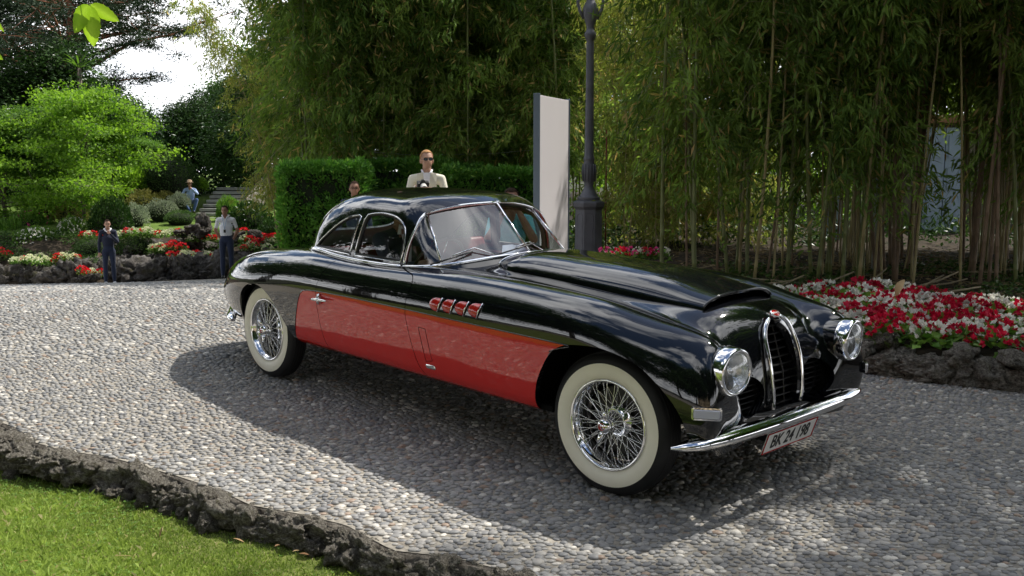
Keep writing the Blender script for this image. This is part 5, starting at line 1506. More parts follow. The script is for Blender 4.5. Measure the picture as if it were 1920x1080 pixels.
# ---------------------------------------------------------------- begonias
def begonia(seed, petal, leafm, nf=34):
    rg = np.random.default_rng(seed); n = 46
    u = unit(rg.normal(size=(n, 3))); u[:, 2] = np.abs(u[:, 2])
    P = u * np.array([.105, .105, .10]) * rg.uniform(.5, 1.0, n)[:, None] + np.array([0, 0, .045]); D = unit(u * np.array([1, 1, .3]) + rg.normal(0, .35, (n, 3)))
    U = unit(rg.normal(size=P.shape) * .4 + np.array([0, 0, 1])); L_ = rg.uniform(.045, .075, n); W_ = L_ * .85
    V = leaf_quads(P, D, U, L_, W_, .1); o = mesh_np('begonia', V, np.arange(len(V)).reshape(-1, 4), leafm); vcol(o, np.repeat(rg.random(n), 4))
    n = nf; c = unit(rg.normal(size=(n, 3))); c[:, 2] = np.abs(c[:, 2]) + .35; c = unit(c) * np.array([.115, .115, .145]) + np.array([0, 0, .055])
    P = np.repeat(c, 4, 0); D = unit(rg.normal(size=(n * 4, 3)) + np.repeat(c, 4, 0) * 5); P = P + D * -.004
    L_ = rg.uniform(.022, .036, n * 4)
    leaves_obj('flowers', P, D, L_, L_ * .95, rg.random(n * 4), petal, o, .05)
    reg(o); o.location = (0, 0, -500); return o
BR = [begonia(100 + k, M_rfl, M_begd if k else M_beg, 30) for k in range(2)]; BW = [begonia(110 + k, M_wfl, M_beg, 22) for k in range(2)]
LR = 'crimson flowering begonia in the bed behind the dark stone edging'; LW = 'white flowering begonia in the bed behind the dark stone edging'
cnt = 0
for j in range(9):
    for i in range(40):
        t = BOFF + 1.2 + i * .225 + .11 * (j % 2) + rg.normal(0, .04); dist = .25 + j * .225 + rg.normal(0, .035)
        if t > cumb[-1] - .5: continue
        p = along(BED, cumb, t); q = along(BED, cumb, t + .3); d_ = (q - p) / np.linalg.norm(q - p); x, y = p + np.array([d_[1], -d_[0]]) * dist
        px = 960 + x / y * FPX
        if px > 1965 or px < 1100 or cnt >= 176: continue
        wmax = np.interp(px, [1120, 1300, 1480, 1560, 1650, 2000], [1.2, 1.6, 1.85, 1.95, 2.05, 2.2])
        if dist > wmax or (px < 1480 and rg.random() < .12): continue
        isred = (math.sin(i * 1.35 + j * 1.1) + math.sin(j * 2.3 - i * .7) * .8 + rg.normal(0, .6)) > .02
        s = rg.uniform(1.0, 1.3)
        lb = '%s begonia in the %s row of the bed, %s' % ('crimson' if isred else 'white', ['front', 'second', 'third', 'fourth', 'fifth', 'sixth', 'seventh', 'eighth', 'ninth'][j], 'behind the car bonnet' if px < 1480 else ('behind the far headlamp' if px < 1640 else 'right of the far headlamp'))
        plant((BR if isred else BW)[int(rg.integers(2))], (x, y, gzf(x, y) + .17 + .004 * j), rg.uniform(0, 6), s, lb, 'begonia', lb.replace('begonia', 'begonias')); cnt += 1
print('begonias right', cnt)
# a few white and pink ones further off beside the lamp post
BP = begonia(130, M_pfl, M_beg, 20)
for i, px in enumerate((1136, 1150, 1164, 1180, 1196, 1212, 1228, 1244)):
    y = 13.4 + rg.uniform(-.5, .5); x = (px - 960) / FPX * y; pr_ = (BP, BW[0], BR[0])[i % 3]
    plant(pr_, (x, y, at(px, 480, y).z - .10), rg.uniform(0, 6), 1.1, ['pink begonia in the far corner of the bed by the lamp post', 'white begonia in the far corner of the bed by the lamp post', 'crimson begonia in the far corner of the bed by the lamp post'][i % 3], 'begonia', ['pink begonias by the lamp post', 'white begonias by the lamp post', 'crimson begonias by the lamp post'][i % 3])

# litter and fallen canes under the grove
n = 9000; X = rng.uniform(1.6, 9.5, n); Y = rng.uniform(8.8, 15.5, n); kk = (side_of(BED, X, Y) < -1.0) & inview(X, Y, .5); X, Y = X[kk], Y[kk]; n = len(X)
P = np.stack([X, Y, gz(X, Y) + .215 + .03 * np.sin(X * 4) * np.sin(Y * 3.3) + rng.uniform(0, .03, n)], 1); D = unit(rng.normal(size=(n, 3)) * np.array([1, 1, .22]))
M_litter = leafmat('leaf_litter', (.10, .07, .035), (.36, .27, .15), (.07, .13, .03), trans=.1, tintpos=.88)
lt = leaves_obj('leaf_litter', P, D, rng.uniform(.06, .14, n), rng.uniform(.012, .022, n), rng.random(n), M_litter); tag(lt, 'dry fallen bamboo leaves covering the soil under the grove', 'leaf litter', kind='stuff')
M_ivy = leafmat('ground_ivy_leaf', (.025, .055, .012), (.08, .14, .03), None, rough=.35, trans=.2)
n = 9000; X = rng.uniform(1.4, 9.5, n); Y = rng.uniform(8.6, 13.5, n); fld = np.sin(X * 2.1 + 1) + np.cos(Y * 2.9 - X) ; kk = (side_of(BED, X, Y) < -1.1) & inview(X, Y, .5) & (fld > -.2); X, Y = X[kk], Y[kk]; n = len(X)
P = np.stack([X, Y, gz(X, Y) + .22 + rng.uniform(0, .08, n)], 1); D = unit(rng.normal(size=(n, 3)) * np.array([1, 1, .4]))
iv = leaves_obj('ground_cover', P, D, rng.uniform(.05, .08, n), rng.uniform(.03, .05, n), rng.random(n), M_ivy); tag(iv, 'low dark green ground cover between the flower bed and the bamboo', 'ground cover', kind='stuff')
mb = MB()
M_cane = simple('dry_cane', (.30, .235, .14), .6, var=.3)
for i in range(16):
    y = rg.uniform(9.6, 12.6); px = rg.uniform(1280, 1900); x = (px - 960) / FPX * y; a = rg.uniform(-.7, .9); L_ = rg.uniform(.3, 1.1); z = gzf(x, y) + .25
    mb = MB(); mb.tube([(-L_ / 2, 0, 0), (0, .02, .03), (L_ / 2, 0, .02 + rg.uniform(0, .12))], [.011, .012, .009], 6); o = mb.build('fallen_cane', M_cane, None, True); o.location = (x, y, z); o.rotation_euler = (0, 0, a)
    tag(o, 'dry broken bamboo cane lying on the litter under the grove', 'cane', 'dry canes lying under the grove')
o = leaf_obj('fallen_leaf', .19, .07, .2, .75, M_dry); o.location = at(1688, 541, 8.75); o.rotation_euler = (.4, -1.0, .5); tag(o, 'large pale dry leaf caught upright among the begonias', 'leaf')

# ---------------------------------------------------------------- thicket and light beyond the right grove
def mass(name, label, cat, box, n, leafL, leafW, m, seed, kind='stuff', hole=None, edge=None):
    rg = np.random.default_rng(seed); (x0, x1), (y0, y1), (z0, z1) = box
    nc = max(20, n // 90); C_ = np.stack([rg.uniform(x0, x1, nc), rg.uniform(y0, y1, nc), rg.uniform(z0, z1, nc)], 1)
    k = rg.integers(0, nc, n); P = C_[k] + rg.normal(0, 1, (n, 3)) * np.array([.45, .3, .35])
    if hole is not None:
        kk = ~hole(P); P = P[kk]; k = k[kk]
    n = len(P); D = unit(rg.normal(size=(n, 3)) + np.array([0, 0, -.5]))
    tint = np.clip(rg.random(nc)[k] * .6 + rg.normal(.2, .15, n), 0, .84)
    o = leaves_obj(name, P, D, leafL * rg.uniform(.7, 1.3, n), leafW * rg.uniform(.7, 1.3, n), tint, m); tag(o, label, cat, kind=kind); return o
def px_hole(P, x0, x1, y0, y1):
    pass
mass('bamboo_thicket', 'dark mass of bamboo leaves deep inside the shaded grove', 'thicket', ((4.2, 10.5), (15.6, 16.6), (2.7, 6.5)), 30000, .17, .035, M_bleafd, 3)
mass('far_shrubbery', 'sunlit shrubs glimpsed between the bamboo stems', 'shrubbery', ((1.0, 14.0), (20.6, 22.5), (.0, 2.6)), 22000, .12, .05, M_bright, 4)
mass('far_treetops', 'dark trees standing behind the bamboo groves', 'trees', ((-4.0, 16.0), (27.0, 31.0), (1.5, 13)), 60000, .32, .12, M_bleafd, 6)
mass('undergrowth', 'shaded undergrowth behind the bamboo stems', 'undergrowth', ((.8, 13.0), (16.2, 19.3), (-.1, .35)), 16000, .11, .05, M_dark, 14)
mass('rockery_cover', 'low green plants between the rockery boulders', 'ground cover', ((-15.5, -3.2), (27.1, 29.6), (-1.2, -.45)), 1, .07, .03, M_box, 15) if False else None
n = 16000; X = rng.uniform(-16, -3.2, n); Y = rng.uniform(27.2, 29.8, n); P = np.stack([X, Y, gz(X, Y) + .06 + rng.uniform(0, .10, n)], 1)
kk = np.sin(X * 1.9) + np.sin(Y * 4.3 + X * 1.3) > -.7; P = P[kk]; n = len(P)
rc = leaves_obj('rockery_cover', P, unit(rng.normal(size=(n, 3)) * [1, 1, .6]), rng.uniform(.06, .11, n), rng.uniform(.03, .05, n), rng.random(n), M_box); tag(rc, 'low green plants growing between the rockery boulders', 'ground cover', kind='stuff')
mass('dark_shrubbery', 'dark shrubbery closing the garden behind the steps', 'shrubbery', ((-24, -8.5), (38.5, 41), (.2, 3.4)), 26000, .20, .10, M_dark, 16)
# garden shed with pale blue doors
shed = empty('garden_shed', (8.78, 19.6, .35)); tag(shed, 'shed with pale blue doors seen through the bamboo stems', 'shed')
M_blue = simple('pale_blue_paint', (.29, .36, .48), .6, var=.08); M_wood = simple('brown_beam', (.26, .12, .05), .7, var=.3)
mb = MB(); mb.box((.9, .6, 1.15), (3.4, 1.0, 2.3)); mb.build('wall', simple('shed_wall', (.10, .085, .06), .9, var=.3), shed)
for k, dx in enumerate((-.20, .21)):
    mb = MB(); mb.box((dx, .06, 1.08), (.39, .05, 2.1)); d = mb.build('door', M_blue, shed)
    for z in (.45, 1.1, 1.75): 
        mb = MB(); mb.box((dx, .028, z), (.28, .012, .45)); mb.build('door_panel', M_blue, d)
mb = MB(); mb.box((.2, .02, 2.30), (1.9, .14, .16)); mb.build('beam', M_wood, shed)
o = MB(); o.box((0, 0, 1.0), (.30, .05, 1.3)); o = o.build('blue_panel', M_blue); o.location = (5.9, 17.6, .0); tag(o, 'faded pale blue panel half hidden low behind the bamboo stems', 'panel')
o = MB(); o.tube([(0, 0, 0), (0, 0, 4.2)], .055, 10); o = o.build('pale_post', simple('pale_grey_post', (.45, .5, .47), .6), None, True); o.location = (4.97, 13.05, .1); tag(o, 'pale grey post rising among the dark bamboo leaves', 'post')
o = MB(); o.tube([(0, 0, 0), (0, 0, 2.2)], .012, 8); o = o.build('red_post', simple('red_paint_post', (.18, .02, .015), .5), None, True); o.location = (1.58, 16.2, .1); tag(o, 'thin red post just behind the lamp pedestal', 'post')
# small black path light in the bed
pl_ = empty('path_light', tuple(at(1644, 655, 7.72))); tag(pl_, 'short black path light among the begonias beside the headlamp', 'path light')
mb = MB(); mb.lathe([(.028, -.02), (.028, .085), (.034, .088), (.036, .112), (.030, .120), (.012, .122), (.0005, .122)], 20); mb.build('post', M_blackrub, pl_, True, 40)
mb = MB(); mb.lathe([(.018, .1225), (.018, .128), (.0005, .130)], 16); mb.build('lamp_glass', M_chrome2, pl_, True)

# ---------------------------------------------------------------- tall pale panel
A = np.array([.325, 12.5]); B = np.array([.765, 13.5]); L_ = np.linalg.norm(B - A); ang = math.atan2(B[1] - A[1], B[0] - A[0])
sg = empty('tall_panel', (A[0], A[1], .05), (0, 0, ang)); tag(sg, 'tall plain grey-lilac display panel standing beside the lamp post', 'display panel')
mb = MB(); mb.box((L_ / 2, .0, 1.265), (L_ - .004, .05, 2.53)); mb.build('face_board', simple('lilac_grey_board', (.74, .70, .715), .5, var=.03, vscale=1), sg, bevel=.004)
mb = MB(); mb.box((-.016, .0, 1.27), (.03, .085, 2.56)); mb.box((L_ + .012, 0, 1.27), (.022, .07, 2.56)); mb.build('edge_profile', simple('blue_grey_metal', (.16, .20, .25), .4, .3), sg, bevel=.004)
mb = MB(); mb.box((L_ / 2, .0, .02), (L_ * .9, .35, .04)); mb.build('base_plate', M_blackrub, sg)

# ---------------------------------------------------------------- lamp post
lp = empty('lamp_post', (1.235, 15.5, 0)); tag(lp, 'dark grey cast iron lamp post on a panelled octagonal pedestal', 'lamp post')
zpx = lambda y: CAM_H + (320 - y) / FPX * 15.5
M_iron = simple('painted_cast_iron', (.115, .115, .135), .45, .1, var=.15, vscale=6, bump=.15, bscale=30)
def oct_(prof, m=0): 
    mb.lathe(prof, 8, 'z', a0=math.pi / 8, mi=m)
mb = MB(); oct_([(.27, 0), (.27, .10), (.245, .14), (.232, .17), (.225, zpx(392)), (.235, zpx(390)), (.262, zpx(386)), (.268, zpx(380)), (.262, zpx(377)), (.20, zpx(374.5)), (.0005, zpx(374))])
ped = mb.build('pedestal', M_iron, lp, False, bevel=.006)
for k in range(8):
    a = k * math.pi / 4; mb = MB(); r0 = .2085
    def fr(u, z): return (r0 * math.cos(a) - u * math.sin(a), r0 * math.sin(a) + u * math.cos(a), z)
    zt = zpx(398); zb_ = .30
    pts = [fr(-.055, zb_), fr(.055, zb_), fr(.055, zt - .05)] + [fr(.055 * math.cos(q), zt - .05 + .05 * math.sin(q)) for q in np.linspace(.3, math.pi - .3, 5)] + [fr(-.055, zt - .05)]
    mb.tube(pts, .007, 5, closed=True); mb.build('panel_moulding', M_iron, ped, True)
mb = MB(); P_ = [(.19, 374), (.20, 372), (.195, 369), (.16, 367), (.15, 364), (.115, 358), (.085, 352), (.078, 347), (.082, 343), (.100, 334), (.112, 322), (.106, 312), (.090, 305), (.088, 302), (.098, 300), (.098, 297), (.084, 294), (.080, 280), (.076, 235), (.070, 170), (.066, 90), (.064, 82), (.085, 80), (.10, 74), (.10, 70), (.070, 66), (.062, 60), (.085, 52), (.125, 40), (.135, 28), (.11, 20), (.075, 14), (.06, 5), (.055, -30), (.05, -120)]
mb.lathe([(r * .92, zpx(y)) for r, y in P_], 28); mb.build('column', M_iron, lp, True, 50)
mb = MB()
for k in range(14):
    a = 2 * math.pi * k / 14; mb.tube([(.098 * math.cos(a), .098 * math.sin(a), zpx(340)), (.114 * math.cos(a), .114 * math.sin(a), zpx(322)), (.102 * math.cos(a), .102 * math.sin(a), zpx(308))], .007, 5)
mb.build('fluting', M_iron, lp, True)
for s_ in (-1, 1):
    mb = MB(); mb.tube([(s_ * x, 0, zpx(y)) for x, y in ((.10, 44), (.17, 30), (.20, 15), (.17, 2), (.20, -15), (.30, -30), (.42, -34), (.50, -22), (.47, -10), (.41, -14))], [.03, .026, .024, .028, .024, .022, .02, .018, .016, .012], 8)
    mb.build('scroll_arm', M_iron, lp, True)
    mb = MB(); mb.lathe([(.0005, .42), (.03, .40), (.14, .32), (.16, .30), (.15, .28), (.10, .02), (.05, 0), (.0005, 0)], 20, 'z', (s_ * .47, 0, zpx(-36))); mb.build('lantern', simple('lantern_glass', (.5, .5, .48), .2), lp, True, 40)

# thin wire across the grove front
o = MB(); a_, b__ = at(690, 285, 19.6), at(1000, 281, 19.4); mid = (a_ + b__) / 2 - Vector((0, 0, .07)); o.tube([a_, (a_ + mid) / 2 - Vector((0, 0, .03)), mid, (b__ + mid) / 2 - Vector((0, 0, .03)), b__], .004, 4); o = o.build('wire', simple('wire_metal', (.3, .3, .28), .5, .5)); tag(o, 'thin wire strung between bamboo stems above the hedge', 'wire')

# ---------------------------------------------------------------- far left garden
# rockery: dark boulders in three uneven tiers
rk = empty('rockery', (-10, 26.5, -1.3)); tag(rk, 'tiered rockery of dark craggy boulders at the far edge of the road', 'rockery')
def rk_rock(px, py, Y, w, h, lo=True, dz=0):
    """boulder whose middle is seen at (px, py), w x h in photo pixels"""
    c = at(px, py, Y); sw = w / FPX * Y / 2; sh = h / FPX * Y / 2
    put_rock('boulder', ROCKS_D[int(rg.integers(8))], tuple(c - Vector((-10, 26.5, -1.3))), (sw * 1.12, min(sw, .55) * rg.uniform(.8, 1.1), sh * 1.2), (rg.normal(0, .15), rg.normal(0, .12), rg.uniform(-.5, .5) + (math.pi if rg.random() < .5 else 0)), rk)
x = -60
while x < 620:
    w = rg.uniform(34, 74); y0_ = np.interp(x, [0, 430, 620], [545, 522, 512]); rk_rock(x + w / 2, y0_ - rg.uniform(16, 24), 26.6 + rg.uniform(-.1, .5), w, rg.uniform(42, 58)); x += w * .62
x = -60
while x < 620:
    w = rg.uniform(24, 46); y0_ = np.interp(x, [0, 430, 620], [512, 492, 486]); rk_rock(x + w / 2, y0_ + rg.uniform(-8, 6), 27.9 + rg.uniform(-.2, .4), w, rg.uniform(24, 40)); x += w * .6
x = 150
while x < 620:
    w = rg.uniform(20, 44); rk_rock(x + w / 2, 462 + rg.uniform(-5, 6), 28.9 + rg.uniform(-.2, .4), w, rg.uniform(16, 28)); x += w * .7
for px, py, w, h in ((380, 420, 26, 34), (370, 433, 44, 24), (345, 437, 30, 14), (330, 470, 40, 22), (250, 470, 30, 20), (445, 445, 30, 18), (478, 440, 26, 14)): rk_rock(px, py, 28.4, w, h)
for px, py, w in ((162, 522, 26), (178, 519, 18), (358, 520, 26), (385, 515, 22), (335, 525, 20), (145, 526, 18), (305, 529, 22), (400, 522, 22), (330, 518, 14)): rk_rock(px, py, 25.95, w, w * .6)
fs_ = sheet('garden_slope', np.arange(-34, -2.8, .5), np.arange(29.4, 60, .5), lambda X, Y: gz(X, Y) + .04, None, M_farturf)
fs2 = sheet('rockery_soil', np.arange(-34, -2.8, .3), np.arange(26.2, 29.6, .3), lambda X, Y: gz(X, Y) + .03 + .05 * np.sin(X * 2.3) * np.sin(Y * 3), None, M_soil)
# flowers on the rockery
GBR = [begonia(140 + k, M_rfl2, M_begd, 30) for k in range(1)]; GBW = [begonia(150, M_cfl, M_beg, 34)]
strips = [((20, 150), (492, 486), 26.9, 17), ((150, 185), (512, 512), 26.2, 4), ((228, 345), (441, 440), 28.6, 17), ((345, 420), (444, 452), 28.4, 10), ((282, 345), (470, 464), 27.9, 9), ((320, 425), (478, 487), 27.4, 14), ((440, 600), (440, 458), 28.8, 14), ((450, 600), (452, 462), 28.0, 10), ((150, 235), (444, 444), 28.8, 8), ((-20, 20), (470, 478), 28.0, 3), ((455, 500), (466, 470), 27.5, 5)]
n_l = 0
for SI, ((xa, xb), (ya, yb), Y, n) in enumerate(strips):
    WH = ['low strip at the left edge', 'tuft at the left of the sweater man', 'top strip right of the sweater man', 'top strip left of the polo shirt man', 'middle patch between the two standing men', 'lower strip before the polo shirt man', 'top strip behind the rear of the car', 'second strip behind the rear of the car', 'top strip left of the sweater man', 'tuft cut by the left edge', 'lowest tuft behind the rear of the car'][SI]
    for i in range(n):
        t = (i + .5) / n; px = xa + (xb - xa) * t + rg.normal(0, 2); py = ya + (yb - ya) * t + rg.normal(0, 2.5); isr = rg.random() < .52; c = at(px, py, Y + rg.normal(0, .15)); 
        plant(GBR[0] if isr else GBW[0], (c.x, c.y, c.z - .12), rg.uniform(0, 6), rg.uniform(1.15, 1.6), ('red' if isr else 'cream white') + ' begonia on the rockery, ' + WH, 'begonia', ('red' if isr else 'cream white') + ' begonias on the rockery, ' + WH); n_l += 1
print('begonias left', n_l)

# stairs
stp = empty('garden_steps', tuple(at(400, 418, 33.0))); tag(stp, 'flight of worn grey stone steps climbing between shrubs', 'steps')
M_step = simple('grey_step_stone', (.30, .30, .27), .9, var=.3, vscale=3, bump=.4, bscale=12)
for k in range(9):
    mb = MB(); w_ = 1.72 - k * .03; mb.box((0, .36 * k + .2, .143 * k - .03), (w_, .44, .10)); mb.build('tread', M_step, stp, bevel=.01)
    mb = MB(); mb.box((0, .36 * k + .245, .143 * k - .125), (w_ - .04, .40, .09)); mb.build('riser', simple('shaded_riser_stone', (.09, .09, .08), .95) if k == 0 else bpy.data.materials['shaded_riser_stone'], stp)  # risers darker than the treads: shade painted into the stone colour
put_rock('cheek_stone', ROCKS_LO[1], (.98, 1.9, .75), (.13, 1.9, .45), (R_(21), 0, -.04), stp)

BU = {
 'dark': bush_proto('shrub', 201, 2600, .13, .07, M_dark, .85, .16, .6, M_core),
 'top': bush_proto('topiary', 202, 5200, .07, .035, M_box, .95, .05, .85, M_core),
 'mid': bush_proto('shrub', 203, 2400, .16, .07, M_mid, .8, .3, .5, M_core),
 'bright': bush_proto('shrub', 204, 2600, .17, .08, M_bright, .8, .35, .45, M_core),
 'olive': bush_proto('shrub', 205, 2600, .12, .05, M_olive, .8, .28, .5, M_core),
 'silver': bush_proto('shrub', 206, 2400, .12, .05, M_silver, .8, .25, .5, M_core),
 'azalea': bush_proto('azalea', 207, 2200, .11, .05, M_mid, .7, .25, .5, M_core, (140, M_wfl, .07)),
 'rose': bush_proto('rose_bush', 208, 1800, .12, .06, M_mid, .8, .35, .4, M_core, (26, M_pfl, .09)),
 'low': bush_proto('shrub', 209, 2600, .09, .03, M_box, .65, .12, .75, M_core),
}
def bush(kind, px, py, w, h, Y, label, rz=None, cat=None):
    """bush whose outline in the photo is w x h pixels round (px, py)"""
    s = w / FPX * Y / 2; base = at(px, py + h / 2, Y); H = h / FPX * Y
    pr_ = BU[kind]; fl = {'dark': .85, 'top': .95, 'mid': .8, 'bright': .8, 'olive': .8, 'silver': .8, 'azalea': .7, 'rose': .8, 'low': .65}[kind]
    plant(pr_, (base.x, base.y, base.z - .05), rg.uniform(0, 6.28) if rz is None else rz, s, label, cat or {'top': 'topiary', 'azalea': 'azalea', 'rose': 'rose bush'}.get(kind, 'shrub'), None, H / (1.42 * fl))
bush('top', 318, 325, 106, 76, 35, 'large clipped dark green dome topiary left of the steps')
bush('dark', 210, 408, 74, 72, 30.2, 'round dark glossy shrub right behind the man in the navy sweater')
bush('low', 178, 458, 66, 34, 28.6, 'low rounded dark shrub on the rockery, left of the man in the navy sweater')
bush('low', 258, 456, 62, 34, 28.6, 'low rounded green shrub on the rockery, right of the man in the navy sweater')
bush('low', 338, 404, 58, 24, 31.5, 'flat dark green mound at the left foot of the steps')
bush('silver', 302, 390, 60, 36, 32.5, 'grey-green variegated shrub left of the flat mound by the steps')
bush('silver', 335, 374, 40, 30, 33.4, 'small silvery shrub just left of the seated man')
bush('silver', 252, 402, 50, 44, 31.0, 'pale variegated shrub right of the round dark glossy shrub')
bush('olive', 268, 375, 64, 38, 33.5, 'olive brown shrub below the clipped dome')
bush('olive', 135, 397, 66, 44, 32.0, 'olive brown rounded shrub below the bright maple')
bush('olive', 312, 369, 40, 24, 34.0, 'small olive shrub right under the clipped dome')
bush('azalea', 70, 450, 90, 50, 29.6, 'azalea with small white flowers at the left end of the rockery')
bush('azalea', 140, 432, 66, 52, 30.2, 'azalea with white flowers between the olive shrub and the low mound')
bush('rose', 60, 420, 76, 52, 31.5, 'rose bush with pink flowers at the left edge')
bush('rose', 88, 395, 50, 36, 32.8, 'taller rose bush with magenta blooms behind the others')
bush('mid', 15, 440, 60, 60, 30.6, 'loose mid green shrub cut by the left edge of the view')
bush('bright', 252, 345, 60, 62, 34.5, 'bright yellow-green shrub left of the clipped dome')
bush('bright', 372, 345, 34, 26, 35.5, 'bright green spray peeping out right of the clipped dome')
bush('dark', 470, 415, 90, 70, 30.8, 'dark ivy covered shrub right of the steps')
bush('dark', 520, 440, 80, 56, 29.6, 'dark shrub behind the rear of the car')
bush('mid', 430, 392, 46, 46, 32.6, 'mid green shrub spilling over the right side of the steps')
bush('dark', 565, 455, 70, 40, 28.8, 'low dark shrub at the foot of the clipped hedge')

# trees
def limb_tree(name, seed, H, r, spread, n_limbs, n_leaf, leafL, leafW, m_b, m_l, z_from=.35, layers=False, trunk_lean=.1, multi=1, clump=.5, flatc=.5, out_bias=0.0, twig=.012):
    rg = np.random.default_rng(seed); mb = MB(); tips = []
    root = empty(name, (0, 0, 0))
    for q in range(multi):
        la = rg.uniform(0, 6.28); ln = trunk_lean * H * (1 if multi == 1 else rg.uniform(.5, 1.3))
        tp = [np.array([math.cos(la) * ln * (t ** 1.5), math.sin(la) * ln * (t ** 1.5), H * t * (1 if multi == 1 else .85)]) + rg.normal(0, .02 * H * t, 3) * [1, 1, 0] for t in np.linspace(0, .92, 7)]
        mb.tube(tp, [r * (1 - .75 * t) for t in np.linspace(0, 1, 7)], 8)
        tpa = np.array(tp)
        for k in range(n_limbs // multi):
            t = rg.uniform(z_from, .98); i0 = min(int(t * 6), 5); f_ = t * 6 - i0; b0 = tpa[i0] * (1 - f_) + tpa[i0 + 1] * f_
            a = rg.uniform(0, 6.28); L0 = spread * rg.uniform(.45, 1.0) * (1.15 - .6 * t ** 2 + out_bias)
            rise = rg.uniform(.0, .25) if layers else rg.uniform(.1, .7) * (1.1 - t * .3)
            pts = [b0 + np.array([math.cos(a) * L0 * s, math.sin(a) * L0 * s, L0 * rise * s * (1 - .35 * s)]) + rg.normal(0, .035 * L0, 3) * s for s in np.linspace(0, 1, 6)]
            r1 = r * (.42 - .25 * t); mb.tube(pts, [r1, r1 * .8, r1 * .6, r1 * .42, r1 * .28, twig], 5)
            for s in (2, 3, 4, 5):
                tips.append(pts[s])
                for w in range(2):
                    e = pts[s] + unit(rg.normal(size=3) * [1, 1, .35]) * L0 * .28 * rg.uniform(.5, 1.1); mb.tube([pts[s], (pts[s] + e) / 2 + rg.normal(0, .03, 3), e], [twig * 1.3, twig, twig * .6], 3); tips.append(e)
    mb.build('trunk', m_b, root, True)
    T_ = np.array(tips); k = rg.integers(0, len(T_), n_leaf)
    P = T_[k] + rg.normal(0, 1, (n_leaf, 3)) * np.array([clump, clump, clump * flatc])
    D = unit(rg.normal(size=(n_leaf, 3)) * [1, 1, .5] + np.array([0, 0, -.25]))
    tint = np.clip(rg.random(len(T_))[k] * .5 + .2 + rg.normal(0, .16, n_leaf) + .15 * (P[:, 2] > T_[k][:, 2]), 0, .84)  # leaves above their twig tip paler: overhead light painted into the tint
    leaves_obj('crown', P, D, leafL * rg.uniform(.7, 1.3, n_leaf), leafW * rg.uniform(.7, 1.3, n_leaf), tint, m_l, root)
    reg(root); root.location = (0, 0, -500); return root
T_maple = limb_tree('maple_tree', 301, 4.6, .045, 2.5, 34, 24000, .105, .07, M_bark, M_bright, .10, True, .12, 4, .26, .32, .2)
T_maple2 = limb_tree('maple_tree', 302, 4.4, .04, 1.9, 34, 20000, .11, .07, M_bark, M_mid, .25, True, .12, 3, .28, .35)
T_pine = limb_tree('pine_tree', 303, 14.5, .33, 5.6, 56, 76000, .20, .045, M_pinebark, M_conif, .36, False, .03, 1, .30, .40, .25, .016)
T_cedar = limb_tree('cedar_tree', 304, 13.0, .30, 5.5, 60, 34000, .24, .07, M_bark, M_conif, .15, True, .03, 1, .5, .25)
T_dark = limb_tree('evergreen_tree', 305, 8.5, .18, 3.2, 46, 24000, .20, .10, M_bark, M_dark, .2, False, .06, 1, .5, .8)
T_light = limb_tree('broadleaf_tree', 306, 9.0, .14, 2.8, 34, 13000, .17, .10, M_bark, M_mid, .3, False, .06, 1, .38, .7)
def tree(proto, px, py, Y, s, label, cat='tree', rz=0, group=None, sz=None):
    b_ = at(px, py, Y); return plant(proto, tuple(b_), rz, s, label, cat, group, sz)
tree(T_maple, 158, 412, 31.5, .98, 'bright green Japanese maple spreading over the left garden', rz=.4, sz=1.12)
tree(T_maple, 12, 425, 33.0, 1.0, 'bright green maple at the left edge with pale slender trunks', rz=2.2)
tree(T_maple2, 95, 400, 34.0, 1.05, 'mid green maple between the two bright maples', rz=1.0)
tree(T_maple2, 262, 372, 36.0, .62, 'small green maple rising left of the clipped dome', rz=3.0)
tree(T_pine, 158, 395, 43.0, 1.0, 'tall pine with orange-brown trunk and open branches against the sky', rz=.9)
tree(T_cedar, 10, 400, 46.0, 1.0, 'broad dark cedar at the top left corner', rz=.5)
tree(T_cedar, -170, 400, 44.0, .95, 'dark cedar mostly beyond the left edge', rz=2.5)
tree(T_dark, 90, 395, 39.0, .82, 'dark evergreen behind the maples, below the pine', rz=2)
tree(T_dark, 350, 372, 40.5, .50, 'dark evergreen behind the clipped dome', rz=1)
tree(T_dark, 420, 372, 40.0, .56, 'dark evergreen at the head of the steps', rz=3)
tree(T_dark, 270, 372, 44.0, .50, 'dark evergreen seen between the maple and the clipped dome', rz=4)
tree(T_dark, 215, 385, 40.0, .62, 'dark evergreen close behind the bright maple', rz=5)
tree(T_dark, 478, 385, 37.0, .62, 'dark evergreen behind the feathery bamboo', rz=.3)
tree(T_dark, -60, 405, 38.0, .75, 'dark evergreen at the extreme left edge', rz=.3)
tree(T_light, 462, 380, 42.0, .80, 'light green broadleaf tree rising against the sky left of the bamboo', rz=1.3)
